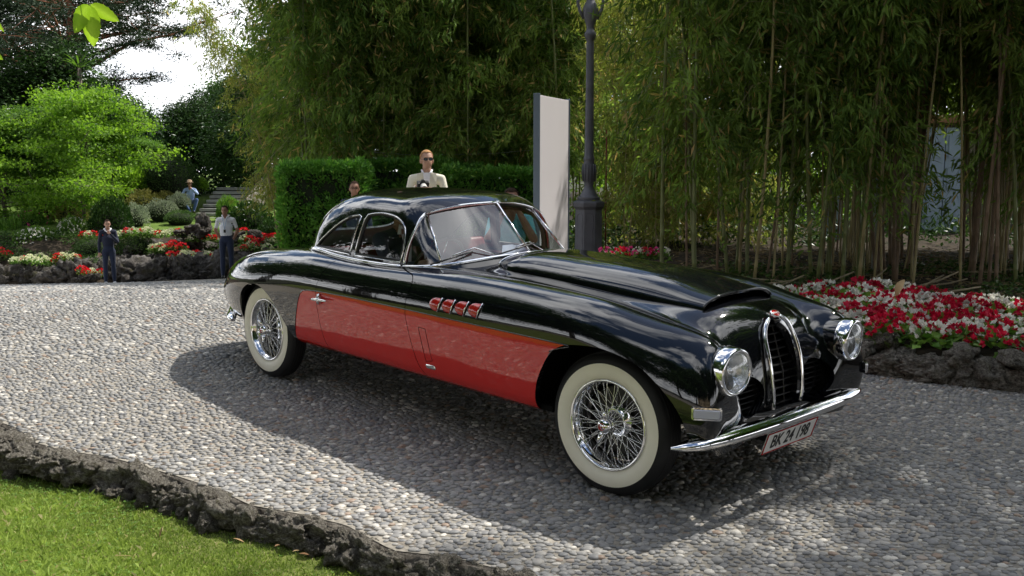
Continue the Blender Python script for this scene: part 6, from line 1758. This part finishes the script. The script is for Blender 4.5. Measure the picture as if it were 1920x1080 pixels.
# palm tuft above the maple
pm = empty('palm_tree', tuple(at(163, 400, 38))); tag(pm, 'small palm with a fan of thin fronds at the foot of the pine trunk', 'palm')
mb = MB(); top_z = (at(163, 118, 38) - at(163, 400, 38)).z - .2; mb.tube([(0, 0, 0), (0, 0, top_z)], .09, 8); mb.build('trunk', M_bark, pm, True)
for k in range(26):
    a = rg.uniform(0, 6.28); el_ = rg.uniform(-.1, 1.2); L_ = rg.uniform(.9, 1.4); mb = MB()
    d_ = np.array([math.cos(a) * math.cos(el_), math.sin(a) * math.cos(el_), math.sin(el_)]); s_ = np.array([-math.sin(a), math.cos(a), 0])
    c = [np.array([0, 0, top_z]) + d_ * L_ * t + np.array([0, 0, -.35]) * t * t * L_ for t in (0, .4, .7, 1)]
    V = []; 
    for t, w in zip(range(4), (.01, .035, .03, .003)): V += [c[t] - s_ * w, c[t] + s_ * w]
    mb.add(V, [(2 * i, 2 * i + 1, 2 * i + 3, 2 * i + 2) for i in range(3)]); o = mb.build('frond', M_mid, pm); vcol(o, np.full(8, .6))

# leaf sprig hanging close to the camera
sp_ = empty('leaf_sprig', tuple(at(166, -30, 1.5))); tag(sp_, 'fresh lime green leaves hanging close at the top left', 'leaf sprig')
M_lime = leafmat('lime_leaf', (.17, .28, .03), (.27, .40, .06), None, trans=.5)
def near_leaf(px0, py0, px1, py1, wpx, Y=1.5, m=M_lime, tw=0.0):
    a_, b_ = np.array(at(px0, py0, Y)), np.array(at(px1, py1, Y + .02)); w = wpx / FPX * Y; d = b_ - a_; L = np.linalg.norm(d); d /= L
    s = unit(np.cross(d, [0, 1, tw])); nn = np.cross(s, d); V = []; n = 12; o0 = np.array(sp_.location)
    for i in range(n + 1):
        t = i / n; ww = w * (math.sin(math.pi * t ** .8) ** .75) * (1 + .06 * math.sin(t * 40)) + 1e-4
        for j in (-1, -.5, 0, .5, 1): V.append(a_ + d * L * t + s * j * ww / 2 + nn * (abs(j) * ww * .12 - .004 * math.sin(t * 3)) - o0)
    F = [(i * 5 + j, i * 5 + j + 1, i * 5 + j + 6, i * 5 + j + 5) for i in range(n) for j in range(4)]
    o = mesh_np('leaf', V, F, m, sp_, True); vcol(o, np.tile([.2, .5, .9, .5, .2], n + 1)); return o
near_leaf(166, 8, 176, 88, 36); near_leaf(164, 8, 140, 62, 30, 1.49); near_leaf(170, 8, 224, 40, 26, 1.51, tw=.4)
near_leaf(166, 6, 198, 32, 14, 1.52, simple('pale_leaf_back', (.55, .62, .50), .5), 1.5)
near_leaf(160, 12, 142, 40, 22, 1.5)
mb = MB(); o0 = Vector(sp_.location); mb.tube([Vector(at(167, 10, 1.5)) - o0, Vector(at(160, -60, 1.5)) - o0, Vector(at(120, -200, 1.5)) - o0], [.0008, .0012, .003], 5); mb.build('twig', M_bark, sp_)
sp2 = tag(empty('leaf_sprig', tuple(at(0, 90, 1.6))), 'tip of a lime green leaf entering at the left edge', 'leaf sprig'); sp_ = sp2
near_leaf(-30, 85, 6, 112, 16, 1.6); near_leaf(-20, 20, 8, 60, 10, 1.6)

# what stands behind the photographer: trees and the villa (seen only as reflections in the chrome and paint)
for i, (x, y, s, r0) in enumerate(((-9, -15, 1.9, 0), (-3, -14, 1.8, 2), (4, -15, 2.0, 3), (11, -12, 1.9, 5), (-15, -11, 1.9, 4), (16, -7, 1.8, 1), (-19, -4, 1.8, 2), (-14, -19, 2.2, 1), (8, -19, 2.2, 2), (20, 0, 1.7, 3), (-17, 3, 1.8, 0), (-18, 9, 1.8, 2), (-21, 15, 1.9, 4), (13, 1, 1.5, 0), (15, 6, 1.6, 2))):
    o = plant(T_dark, (x, y, -.2), r0, s, 'dark evergreen standing outside the view around the forecourt', 'tree', 'trees around the forecourt outside the view')
plant(T_light, (8.9, 8.5, .2), .6, 1.65, 'broadleaf tree just beyond the right edge, its shade falling on the road', 'tree')
vl = empty('villa', (-4, -38, -.2)); tag(vl, 'pale yellow villa with tall windows behind the photographer', 'villa')
mb = MB(); mb.box((0, 0, 5), (34, 10, 10)); mb.build('wall', simple('ochre_plaster', (.62, .50, .33), .9, var=.06), vl)
mb = MB(); mb.box((0, 0, 10.4), (35, 11, .8)); mb.build('roof', simple('roof_tile', (.25, .13, .09), .9), vl)
for r_ in range(3):
    for c_ in range(9):
        mb = MB(); mb.box((-15 + c_ * 3.75, 5.02, 1.9 + r_ * 3.1), (1.2, .1, 1.9)); mb.build('window', simple('window_dark', (.03, .035, .04), .2) if r_ + c_ == 0 else bpy.data.materials['window_dark'], vl)
# ================================================================ PEOPLE
M_skin = simple('skin', (.52, .30, .21), .5, var=.06, vscale=20)
M_skin2 = simple('tanned_skin', (.38, .20, .13), .5, var=.06, vscale=20)
def cloth(name, rgb, rough=.85, var=.12): return simple(name, rgb, rough, var=var, vscale=5, bump=.35, bscale=9, sheen=.2)
M_navy = cloth('navy_wool', (.012, .018, .045)); M_navyt = cloth('navy_trousers', (.016, .026, .065)); M_polo = cloth('white_cotton', (.86, .86, .90), var=.03)
M_cream = cloth('cream_linen', (.78, .74, .60), var=.05); M_blue = cloth('light_blue_shirt', (.36, .46, .70), var=.06); M_jean = cloth('blue_denim', (.05, .10, .26)); M_turq = cloth('turquoise_shirt', (.22, .66, .70), var=.1)
M_dsuit = cloth('dark_suit', (.012, .015, .028)); M_hairb = simple('dark_brown_hair', (.03, .017, .010), .85, spec=.12, var=.3, bump=.5, bscale=60); M_hairf = simple('fair_hair', (.40, .22, .10), .85, spec=.12, var=.2, bump=.5, bscale=60)
M_shoe = simple('white_shoe', (.70, .70, .72), .6); M_bshoe = simple('black_shoe', (.02, .018, .016), .4); M_lens_b = simple('dark_lens', (.01, .01, .012), .1); M_cambody = simple('camera_black', (.015, .015, .016), .4); M_camgrey = simple('pale_lens_barrel', (.60, .58, .54), .35)

def person(label, J, regions, H=1.78, voxel=.011, hair=M_hairb, loc=(0, 0, 0), rz=0.0, head_dir=(0, -1, 0), hands=True, fingers=True, bald=0.0):
    """J: joints in metres (local frame, facing -y). regions: dict of material by body region."""
    k = H / 1.78
    J = {a: np.array(v, float) * k for a, v in J.items()}
    prims = []                                           # (kind, a, b, ra, rb, flat, region)
    def seg(a, b_, ra, rb, reg_, flat=1.0, axis=None): prims.append((J[a] if isinstance(a, str) else a, J[b_] if isinstance(b_, str) else b_, ra * k, rb * k, reg_, flat, axis))
    across = J['shL'] - J['shR']; across = across / np.linalg.norm(across)
    hipac = J['hipL'] - J['hipR']; hipac = hipac / np.linalg.norm(hipac)
    mb = MB()
    def ell_tube(a, b_, ra, rb, reg_, ax=None, n=7, bulge=0.0, fl=1.0):
        """tapered tube with round ends; ax: wide axis (width factor fl)"""
        a = np.asarray(a, float); b_ = np.asarray(b_, float); t = b_ - a; L = np.linalg.norm(t) + 1e-9; t = t / L
        if ax is None: ax = np.array([1, 0, 0]) if abs(t[0]) < .8 else np.array([0, 1, 0])
        x = ax - t * (ax @ t); x /= np.linalg.norm(x) + 1e-9; y = np.cross(t, x)
        S = 14; V = []; rows = []
        for q in np.linspace(-math.pi / 2, 0, 4)[:-1]: rows.append((a + t * ra * math.sin(q), ra * math.cos(q) + 1e-4))
        for q in np.linspace(0, 1, n): rows.append((a + t * L * q, ra + (rb - ra) * q + bulge * math.sin(math.pi * q)))
        for q in np.linspace(0, math.pi / 2, 4)[1:]: rows.append((b_ + t * rb * math.sin(q), rb * math.cos(q) + 1e-4))
        for c, r in rows:
            for s in range(S): th_ = 2 * math.pi * s / S; V.append(c + x * r * fl * math.cos(th_) + y * r * math.sin(th_))
        F = [(i * S + s, i * S + (s + 1) % S, (i + 1) * S + (s + 1) % S, (i + 1) * S + s) for i in range(len(rows) - 1) for s in range(S)]
        F += [tuple(reversed(range(S))), tuple((len(rows) - 1) * S + s for s in range(S))]
        mb.add(V, F); prims.append((a, b_, ra, rb, reg_, fl, ax))
    K = k
    pel, chest, neck = J['pelvis'], J['chest'], J['neck']
    ell_tube(pel, pel * .45 + chest * .55, .098 * K, .092 * K, 'hips', hipac, fl=1.45)
    ell_tube(pel * .55 + chest * .45, chest, .098 * K, .110 * K, 'torso', across, fl=1.48)
    ell_tube(chest, chest * .35 + neck * .65, .108 * K, .062 * K, 'torso', across, fl=1.45)
    ell_tube(J['shR'] * .9 + chest * .1, J['shL'] * .9 + chest * .1, .056 * K, .056 * K, 'torso')
    for s in 'LR':
        ell_tube(neck * .75 + J['sh' + s] * .25 , J['sh' + s], .046 * K, .050 * K, 'torso')
        ell_tube(J['sh' + s], J['el' + s], .051 * K, .043 * K, 'uparm'); ell_tube(J['el' + s], J['wr' + s], .044 * K, .029 * K, 'forearm', bulge=.005 * K)
        ell_tube(J['hip' + s], J['kn' + s], .092 * K, .060 * K, 'thigh'); ell_tube(J['kn' + s], J['an' + s], .060 * K, .044 * K, 'shin', bulge=.010 * K)
        ft = J.get('toe' + s); 
        if ft is None: ft = J['an' + s] + np.array([.01, -.17, -.045]) * K
        heel = J['an' + s] + np.array([0, .04, -.045]) * K; ell_tube(heel, ft, .036 * K, .030 * K, 'shoe', np.array([1, 0, 0]), fl=1.25)
        # hand: palm, four fingers, thumb
        if hands:
            w = J['wr' + s]; fd = J['hd' + s] - w; fd /= np.linalg.norm(fd); pn = J.get('pn' + s); pn = np.array([0, -1, 0]) if pn is None else pn / np.linalg.norm(pn)
            sd_ = np.cross(fd, pn); sd_ /= np.linalg.norm(sd_) + 1e-9; pn = np.cross(sd_, fd)
            pc = w + fd * .045 * K; ell_tube(w, w + fd * .085 * K, .024 * K, .026 * K, 'hand', sd_, fl=1.35)
            curl = J.get('curl' + s, np.array([.5]))[0] / K
            for q, (o_, ln) in enumerate(((-.030, .062), (-.010, .074), (.010, .070), (.029, .056))):
                b0 = w + fd * .088 * K + sd_ * o_ * K; d1 = fd * math.cos(curl * .7) + pn * math.sin(curl * .7); m1 = b0 + d1 * ln * .5 * K; d2 = fd * math.cos(curl * 1.9) + pn * math.sin(curl * 1.9)
                ell_tube(b0 - fd * .02 * K, m1, .0095 * K, .0088 * K, 'hand'); ell_tube(m1, m1 + d2 * ln * .5 * K, .0088 * K, .0075 * K, 'hand')
            sg_ = -1 if s == 'L' else 1
            tb = w + fd * .03 * K + sd_ * (-.028 * sg_) * K; tm = tb + (fd * .6 - sd_ * sg_ * .6 + pn * .4) * .045 * K; ell_tube(tb, tm, .012 * K, .011 * K, 'hand'); ell_tube(tm, tm + (fd * .85 + pn * .3) * .032 * K, .0105 * K, .009 * K, 'hand')
    # neck and head
    hd = J['head']; f = unit(np.array(head_dir, float)); upv = unit(hd - neck + np.array([0, 0, .12])); rt = unit(np.cross(f, upv)); upv = np.cross(rt, f)
    ell_tube(neck - upv * .03 * K, hd - upv * .045 * K, .054 * K, .052 * K, 'neck')
    def blob(c, rx, ry, rz_, reg_='head', n=12):
        V = []; F = []
        for i in range(n + 1):
            ph = math.pi * i / n
            for j in range(2 * n):
                th_ = math.pi * j / n; d = np.array([math.sin(ph) * math.cos(th_) * rx, math.sin(ph) * math.sin(th_) * ry, math.cos(ph) * rz_]); V.append(c + (rt * d[0] + f * d[1] + upv * d[2]) * K)
        for i in range(n):
            for j in range(2 * n): j2 = (j + 1) % (2 * n); F.append((i * 2 * n + j, (i + 1) * 2 * n + j, (i + 1) * 2 * n + j2, i * 2 * n + j2))
        mb.add(V, F); prims.append((c, c, min(rx, ry, rz_) * K, min(rx, ry, rz_) * K, reg_, 1, None))
    o_ = lambda x, y, z: hd + (rt * x + f * y + upv * z) * K
    blob(o_(0, -.008, .035), .077, .094, .088); blob(o_(0, .030, -.035), .058, .062, .068); blob(o_(0, .055, -.078), .030, .026, .024)      # skull, face, chin
    blob(o_(0, .094, -.012), .013, .018, .022, n=8); blob(o_(0, .084, .012), .009, .014, .026, n=8)                                     # nose
    blob(o_(0, .082, -.050), .022, .012, .006, n=8); blob(o_(0, .081, -.060), .020, .011, .006, n=8)                                   # lips
    blob(o_(0, .072, .036), .050, .020, .010, n=8)                                                                                   # brow
    for sx_ in (-1, 1): blob(o_(.078 * sx_, -.005, -.008), .010, .022, .032, n=8)                                                    # ears
    body = mb.build('person', [M_skin], None, True)
    md = body.modifiers.new('r', 'REMESH'); md.mode = 'VOXEL'; md.voxel_size = voxel; md.use_smooth_shade = True
    m2 = body.modifiers.new('s', 'SMOOTH'); m2.factor = .5; m2.iterations = 2
    dg = bpy.context.evaluated_depsgraph_get(); me = bpy.data.meshes.new_from_object(body.evaluated_get(dg)); old = body.data; body.modifiers.clear(); body.data = me; bpy.data.meshes.remove(old)
    me.materials.clear(); keys = list(regions.keys()); mats = []
    for kk in keys:
        if regions[kk] not in mats: mats.append(regions[kk])
    for mt in mats: me.materials.append(mt)
    n = len(me.vertices); co = np.zeros(n * 3, dtype=np.float32); me.vertices.foreach_get('co', co); co = co.reshape(-1, 3)
    best = np.full(n, 1e9); rid = np.zeros(n, int); par = np.zeros(n)
    for (a, b_, ra, rb, reg_, fl, ax) in prims:
        e = b_ - a; t = np.clip(((co - a) @ e) / (e @ e + 1e-9), 0, 1); d_ = np.linalg.norm(co - a - t[:, None] * e, axis=1) / (1 if fl == 1 else 1 + (fl - 1) * .45) - (ra + (rb - ra) * t)
        mi_ = mats.index(regions[reg_]) if not callable(regions[reg_]) else None
        rr_ = np.full(n, mats.index(regions[reg_]))
        if reg_ == 'uparm' and 'sleeve' in J: rr_ = np.where(t > J['sleeve'][0] / K, mats.index(regions['hand']), rr_)
        if reg_ == 'forearm' and 'cuff' in J: rr_ = np.where(t > J['cuff'][0] / K, mats.index(regions['hand']), rr_)
        mk = d_ < best; best = np.where(mk, d_, best); rid = np.where(mk, rr_, rid)
    # cloth folds: small relief on clothed parts
    lo = np.zeros(len(me.loops), dtype=np.int32); me.loops.foreach_get('vertex_index', lo)
    ls = np.zeros(len(me.polygons), dtype=np.int32); me.polygons.foreach_get('loop_start', ls)
    me.polygons.foreach_set('material_index', rid[lo[ls]].astype(np.int32)); me.polygons.foreach_set('use_smooth', np.ones(len(me.polygons), bool))
    me.update()
    # hair: cap over the skull
    hb = MB(); V = []; F = []; n = 14
    for i in range(n + 1):
        ph = (math.pi * .62) * i / n
        for j in range(2 * n):
            th_ = math.pi * j / n; y_ = math.sin(ph) * math.sin(th_)
            fr_ = math.sin(th_); ph2 = min(ph, math.pi * (.60 if fr_ < .15 else .60 - .32 * min(1, (fr_ - .15) / .5))); s_ = 1.02 + .015 * math.sin(j * 2.3 + i * 1.7)
            d = np.array([math.sin(ph2) * math.cos(th_) * .080, math.sin(ph2) * math.sin(th_) * .098 , math.cos(ph2) * .093]) * s_; V.append(o_(d[0], d[1] - .010, d[2] + .036))
    for i in range(n):
        for j in range(2 * n): j2 = (j + 1) % (2 * n); F.append((i * 2 * n + j, (i + 1) * 2 * n + j, (i + 1) * 2 * n + j2, i * 2 * n + j2))
    if hair is not None: hb.add(V, F); hb.build('hair', hair, body, True)
    if hair is not M_cap_skip:
        for sx_ in (-1, 1):
            eb = MB(); c = o_(.030 * sx_, .076, .012); ey = []
            eb.tube([c - rt * .012 * K, c + f * .004 * K, c + rt * .012 * K], [.003 * K, .006 * K, .003 * K], 6); eb.build('eye', M_lens_b, body, True)
            eb = MB(); c = o_(.031 * sx_, .088, .034); eb.tube([c - rt * .017 * K, c + upv * .003 * K, c + rt * .017 * K], [.002 * K, .0038 * K, .002 * K], 5); eb.build('eyebrow', hair or M_hairb, body, True)
    body.location = loc; body.rotation_euler = (0, 0, rz)
    tag(body, label, 'person')
    body['_h'] = 0
    return body, o_, K, rt, f, upv
M_cap_skip = object()
STAND = dict(pelvis=(0, 0, .93), chest=(0, 0, 1.26), neck=(0, .01, 1.47), head=(0, -.01, 1.635), shL=(.175, 0, 1.43), shR=(-.175, 0, 1.43), hipL=(.085, 0, .90), hipR=(-.085, 0, .90),
             knL=(.10, -.01, .50), knR=(-.10, -.01, .50), anL=(.11, .02, .085), anR=(-.11, .02, .085), elL=(.24, .03, 1.14), elR=(-.24, .03, 1.14), wrL=(.25, -.05, .90), wrR=(-.25, -.05, .90), hdL=(.25, -.07, .80), hdR=(-.25, -.07, .80))
def pose(**kw): d = dict(STAND); d.update(kw); return d
def glasses(body, o_, K, rt, f, upv, m, r=.021, solid=True):
    g = MB()
    for sx_ in (-1, 1):
        c = o_(.031 * sx_, .094, .014)
        pts = [c + (rt * r * 1.15 * math.cos(a) + upv * r * .85 * math.sin(a)) * K for a in np.linspace(0, 2 * math.pi, 12, endpoint=False)]
        g.tube(pts, .0022 * K, 4, closed=True)
        if solid: g.add(np.array(pts), [tuple(range(12))])
        g.tube([c + rt * sx_ * r * 1.15 * K, o_(.076 * sx_, .03, .016), o_(.078 * sx_, -.01, .005)], .002 * K, 4)
    g.tube([o_(-.010, .097, .016), o_(.010, .097, .016)], .002 * K, 4); g.build('glasses', m, body)

def tie_regions(top, bottom, skin, shoe, sleeve=None):
    return dict(torso=top, hips=bottom, uparm=top, forearm=sleeve or top, thigh=bottom, shin=bottom, shoe=shoe, hand=skin, neck=skin, head=skin)

# 1 man in the navy sweater
p = at(207, 533, 25.6)
b1, *h1 = person('man in navy sweater with white collar holding his hand to his mouth', pose(elR=(-.225, .02, 1.13), wrR=(-.235, -.02, .88), hdR=(-.235, -.03, .78), elL=(.235, -.06, 1.16), wrL=(.06, -.24, 1.38), hdL=(.0, -.22, 1.47), pnL=(0, .6, .4), curlL=(1.2, 0, 0), head=(0, -.03, 1.63)),
    tie_regions(M_navy, M_navyt, M_skin, M_shoe), 1.76, .014, M_hairb, tuple(p), R_(22), (.12, -1, -.12))
mb = MB(); K_ = 1.76 / 1.78
for s in (-1, 1): mb.tube([(s * .01, -.105, 1.40), (s * .055, -.10, 1.45), (s * .085, -.02, 1.495), (s * .04, .06, 1.51)], [.010, .022, .020, .016], 6)
mb.build('shirt_collar', M_polo, b1, True)
# 2 man in the white polo shirt
gY = 22.6; p = at(427, 520, gY); p.z = at(427, 384, gY).z - 1.74
b2, *h2 = person('man in white polo shirt with lanyard and navy trousers, hands behind his back', pose(elL=(.26, .08, 1.16), elR=(-.26, .08, 1.16), wrL=(.16, .17, .96), wrR=(-.16, .17, .96), hdL=(.05, .19, .90), hdR=(-.05, .19, .92), sleeve=(.72, 0, 0), shL=(.178, 0, 1.425), shR=(-.178, 0, 1.425), head=(-.01, -.02, 1.635)),
    tie_regions(M_polo, M_navyt, M_skin2, M_bshoe, M_skin2), 1.74, .014, M_hairb, tuple(p), R_(8), (-.25, -1, -.05))
mb = MB(); mb.tube([(-.07, -.03, 1.50), (-.05, -.125, 1.40), (-.01, -.135, 1.17)], .006, 4); mb.tube([(.07, -.03, 1.50), (.04, -.125, 1.40), (-.01, -.135, 1.17)], .006, 4); mb.build('lanyard', cloth('pale_blue_ribbon', (.30, .42, .60)), b2)
mb = MB(); mb.box((-.01, -.14, 1.13), (.05, .015, .07)); mb.build('whistle_badge', M_cambody, b2)
mb = MB()
for s in (-1, 1): mb.tube([(s * .012, -.112, 1.41), (s * .05, -.10, 1.46), (s * .08, -.01, 1.495), (s * .03, .06, 1.50)], [.008, .016, .016, .012], 6)
mb.build('shirt_collar', M_polo, b2, True)
# 3 man seated on the steps
p = at(358, 398, 33.9)
b3, o_, K, rt, f, upv = person('man in light blue shirt, jeans and hat sitting on the steps', pose(pelvis=(0, .12, .42), chest=(0, .05, .72), neck=(0, -.02, .93), head=(0, -.06, 1.09), shL=(.19, .0, .89), shR=(-.19, .0, .89), hipL=(.09, .08, .40), hipR=(-.09, .08, .40), knL=(.28, -.34, .50), knR=(-.26, -.34, .46), anL=(.16, -.40, .08), anR=(.02, -.42, .06), toeL=(.18, -.56, .04), toeR=(.04, -.58, .03),
    elL=(.30, -.18, .72), wrL=(.10, -.24, .92), hdL=(.03, -.18, .99), pnL=(-.5, .5, 0), curlL=(1.1, 0, 0), elR=(-.32, -.10, .62), wrR=(-.12, -.34, .50), hdR=(-.04, -.38, .46)),
    tie_regions(M_blue, M_jean, M_skin2, M_bshoe), 1.60, .016, M_hairb, tuple(p), R_(12), (.05, -1, -.1))
mb = MB(); mb.lathe([(.13, .0), (.128, .008), (.088, .012), (.083, .075), (.05, .095), (.0005, .098)], 20, 'z', tuple(o_(0, -.005, .075)))
hat = mb.build('hat', cloth('brown_felt', (.30, .20, .12)), b3, True)
# 4 man with glasses behind the car
gY = 15.3; p = at(664, 338, gY); p.z -= 1.76
b4, o_, K, rt, f, upv = person('man with glasses and blue jacket seen over the rear of the car roof', pose(head=(0, -.01, 1.64)), tie_regions(M_navyt, M_navyt, M_skin2, M_bshoe), 1.76, .014, M_hairb, tuple(p), R_(18), (-.15, -1, 0))
glasses(b4, o_, K, rt, f, upv, M_lens_b, .019, False)
mb = MB(); mb.add([(-.03, -.128, 1.42), (.03, -.128, 1.42), (0, -.142, 1.12), (-.05, -.09, 1.50), (.05, -.09, 1.50)], [(0, 1, 2), (3, 4, 1, 0)]); mb.build('shirt_front', M_polo, b4)
# 5 photographer in the cream jacket
gY = 12.3; p = at(800, 280, gY); p.z -= 1.86
b5, o_, K, rt, f, upv = person('fair-haired photographer in cream jacket and sunglasses holding a camera with pale lens at his chest',
    pose(elL=(.245, -.08, 1.15), wrL=(.09, -.30, 1.25), hdL=(.02, -.35, 1.27), pnL=(-.3, 0, 1), curlL=(.9, 0, 0), elR=(-.245, -.08, 1.15), wrR=(-.12, -.26, 1.33), hdR=(-.07, -.31, 1.38), pnR=(.6, 0, -.3), curlR=(1.1, 0, 0), shL=(.178, 0, 1.425), shR=(-.178, 0, 1.425), head=(0, -.01, 1.645)),
    tie_regions(M_cream, M_cream, M_skin, M_bshoe), 1.86, .010, M_hairf, tuple(p), R_(4), (.22, -1, .02))
glasses(b5, o_, K, rt, f, upv, M_lens_b, .023, True)
mb = MB()
for s in (-1, 1):
    V = [(s * .045, -.118, 1.50), (s * .115, -.100, 1.49), (s * .12, -.135, 1.37), (s * .012, -.158, 1.13), (s * .03, -.150, 1.36)]
    mb.add(np.array(V) * 1.045, [(0, 1, 2, 4), (4, 2, 3)])
mb.build('lapel', cloth('cream_lapel', (.70, .66, .52)), b5)
mb = MB(); mb.add(np.array([(-.045, -.122, 1.50), (.045, -.122, 1.50), (.03, -.142, 1.36), (0, -.148, 1.20), (-.03, -.142, 1.36)]) * 1.045, [(0, 1, 2, 3, 4)]); mb.build('shirt_front', M_polo, b5)
mb = MB()
for s in (-1, 1): mb.tube(np.array([(s * .01, -.110, 1.455), (s * .05, -.085, 1.50), (s * .062, -.01, 1.53)]) * 1.045, [.008, .016, .012], 6)
mb.build('shirt_collar', M_polo, b5, True)
cm = empty('camera', tuple(p + Vector((-.02, -.36, 1.415)))); tag(cm, 'black camera with pale zoom lens held by the man in the cream jacket', 'camera')
cm.rotation_euler = (R_(24), 0, R_(14))
mb = MB(); mb.box((0, 0, 0), (.15, .06, .10)); mb.box((0, -.005, .06), (.06, .05, .035), taper=.7); mb.box((-.062, -.02, -.005), (.03, .06, .10)); mb.build('camera_body', M_cambody, cm, bevel=.008)
mb = MB(); mb.lathe([(.040, -.03), (.044, -.08), (.047, -.13)], 20, 'y'); mb.build('lens_barrel', M_camgrey, cm, True)
mb = MB(); mb.lathe([(.043, -.13), (.046, -.135), (.048, -.185), (.040, -.185), (.036, -.15), (.0005, -.15)], 20, 'y'); mb.build('lens_hood', M_cambody, cm, True, 40)
# 6 photographer in the turquoise shirt, crouching beyond the car
gY = 9.9; hdp = at(957, 357, gY)
zb = hdp.z - 1.30; p = Vector((hdp.x, gY, zb))
b6, o_, K, rt, f, upv = person('crouching photographer in turquoise shirt, arms raised to his face, seen through the windscreen',
    pose(pelvis=(0, .16, .52), chest=(0, .02, .82), neck=(0, -.05, 1.03), head=(0, -.10, 1.185), shL=(.18, -.02, .99), shR=(-.18, -.02, .99), hipL=(.09, .14, .50), hipR=(-.09, .14, .50), knL=(.22, -.28, .55), knR=(-.20, -.22, .38), anL=(.20, -.14, .09), anR=(-.18, .05, .09),
         elL=(.22, -.22, .80), wrL=(.07, -.26, 1.07), hdL=(.03, -.25, 1.16), pnL=(-.5, .5, .2), curlL=(1.1, 0, 0), elR=(-.24, -.22, .80), wrR=(-.09, -.26, 1.07), hdR=(-.04, -.25, 1.16), pnR=(.5, .5, .2), curlR=(1.1, 0, 0), sleeve=(.85, 0, 0)),
    tie_regions(M_turq, M_navyt, M_skin2, M_bshoe, M_skin2), 1.80, .011, M_hairb, tuple(p), R_(4), (0, -1, -.1))
cm = empty('camera', tuple(p + Vector((0, -.285, 1.165)))); tag(cm, 'black camera held to the face of the man in turquoise', 'camera')
mb = MB(); mb.box((0, 0, 0), (.14, .06, .09)); mb.box((0, 0, .055), (.055, .05, .03), taper=.7); mb.build('camera_body', M_cambody, cm, bevel=.008)
mb = MB(); mb.lathe([(.036, -.03), (.036, -.10), (.040, -.14), (.034, -.14), (.03, -.12), (.0005, -.12)], 20, 'y'); mb.build('lens_barrel', M_cambody, cm, True, 40)
# 7 the driver
b7, o_, K, rt, f, upv = person('driver in dark suit and white shirt at the wheel of the car',
    pose(pelvis=(0, .02, .0), chest=(0, .10, .30), neck=(0, .09, .51), head=(0, .06, .675), shL=(.18, .09, .47), shR=(-.18, .09, .47), hipL=(.09, .0, -.01), hipR=(-.09, .0, -.01), knL=(.13, -.42, .07), knR=(-.13, -.42, .07), anL=(.12, -.62, -.20), anR=(-.12, -.62, -.20),
         elL=(.24, -.12, .26), wrL=(.14, -.30, .32), hdL=(.10, -.37, .34), pnL=(-.3, -.4, -.5), curlL=(1.2, 0, 0), elR=(-.24, -.12, .26), wrR=(-.14, -.30, .32), hdR=(-.10, -.37, .34), pnR=(.3, -.4, -.5), curlR=(1.2, 0, 0)),
    tie_regions(M_dsuit, M_dsuit, M_skin2, M_bshoe), 1.66, .010, M_hairb, (0, 0, 0), 0, (0, -1, 0))
mb = MB(); mb.tube([(-.06, .0, .47), (-.055, .0, .525), (0, -.012, .50), (.055, .0, .525), (.06, .0, .47)], .016, 6); mb.add([(-.045, .0, .47), (.045, .0, .47), (0, -.045, .22)], [(0, 1, 2)]); mb.build('shirt_collar', M_polo, b7, True)
b7.matrix_world = CAR_M @ Matrix.Translation((-2.13, -.33, .665)) @ Matrix.Rotation(math.pi / 2, 4, 'Z')
# white card on the dashboard
mb = MB(); V = []
for i in range(7):
    t = i / 6; V += [(-.13 + .26 * t, .03 * math.sin(t * 3), .0), (-.10 + .16 * t, .02 * math.sin(t * 3) + .02, .11 - .02 * abs(t - .45) - .03 * (t > .5) * (t - .5))]
mb.add(V, [(2 * i, 2 * i + 2, 2 * i + 3, 2 * i + 1) for i in range(6)]); cd = mb.build('paper_card', simple('card_paper', (.62, .64, .78), .6)); cd.matrix_world = CAR_M @ Matrix.Translation((-1.44, .06, 1.0)) @ Matrix.Rotation(R_(70), 4, 'Z') @ Matrix.Rotation(R_(-20), 4, 'X'); tag(cd, 'curled pale paper card lying behind the windscreen', 'card')
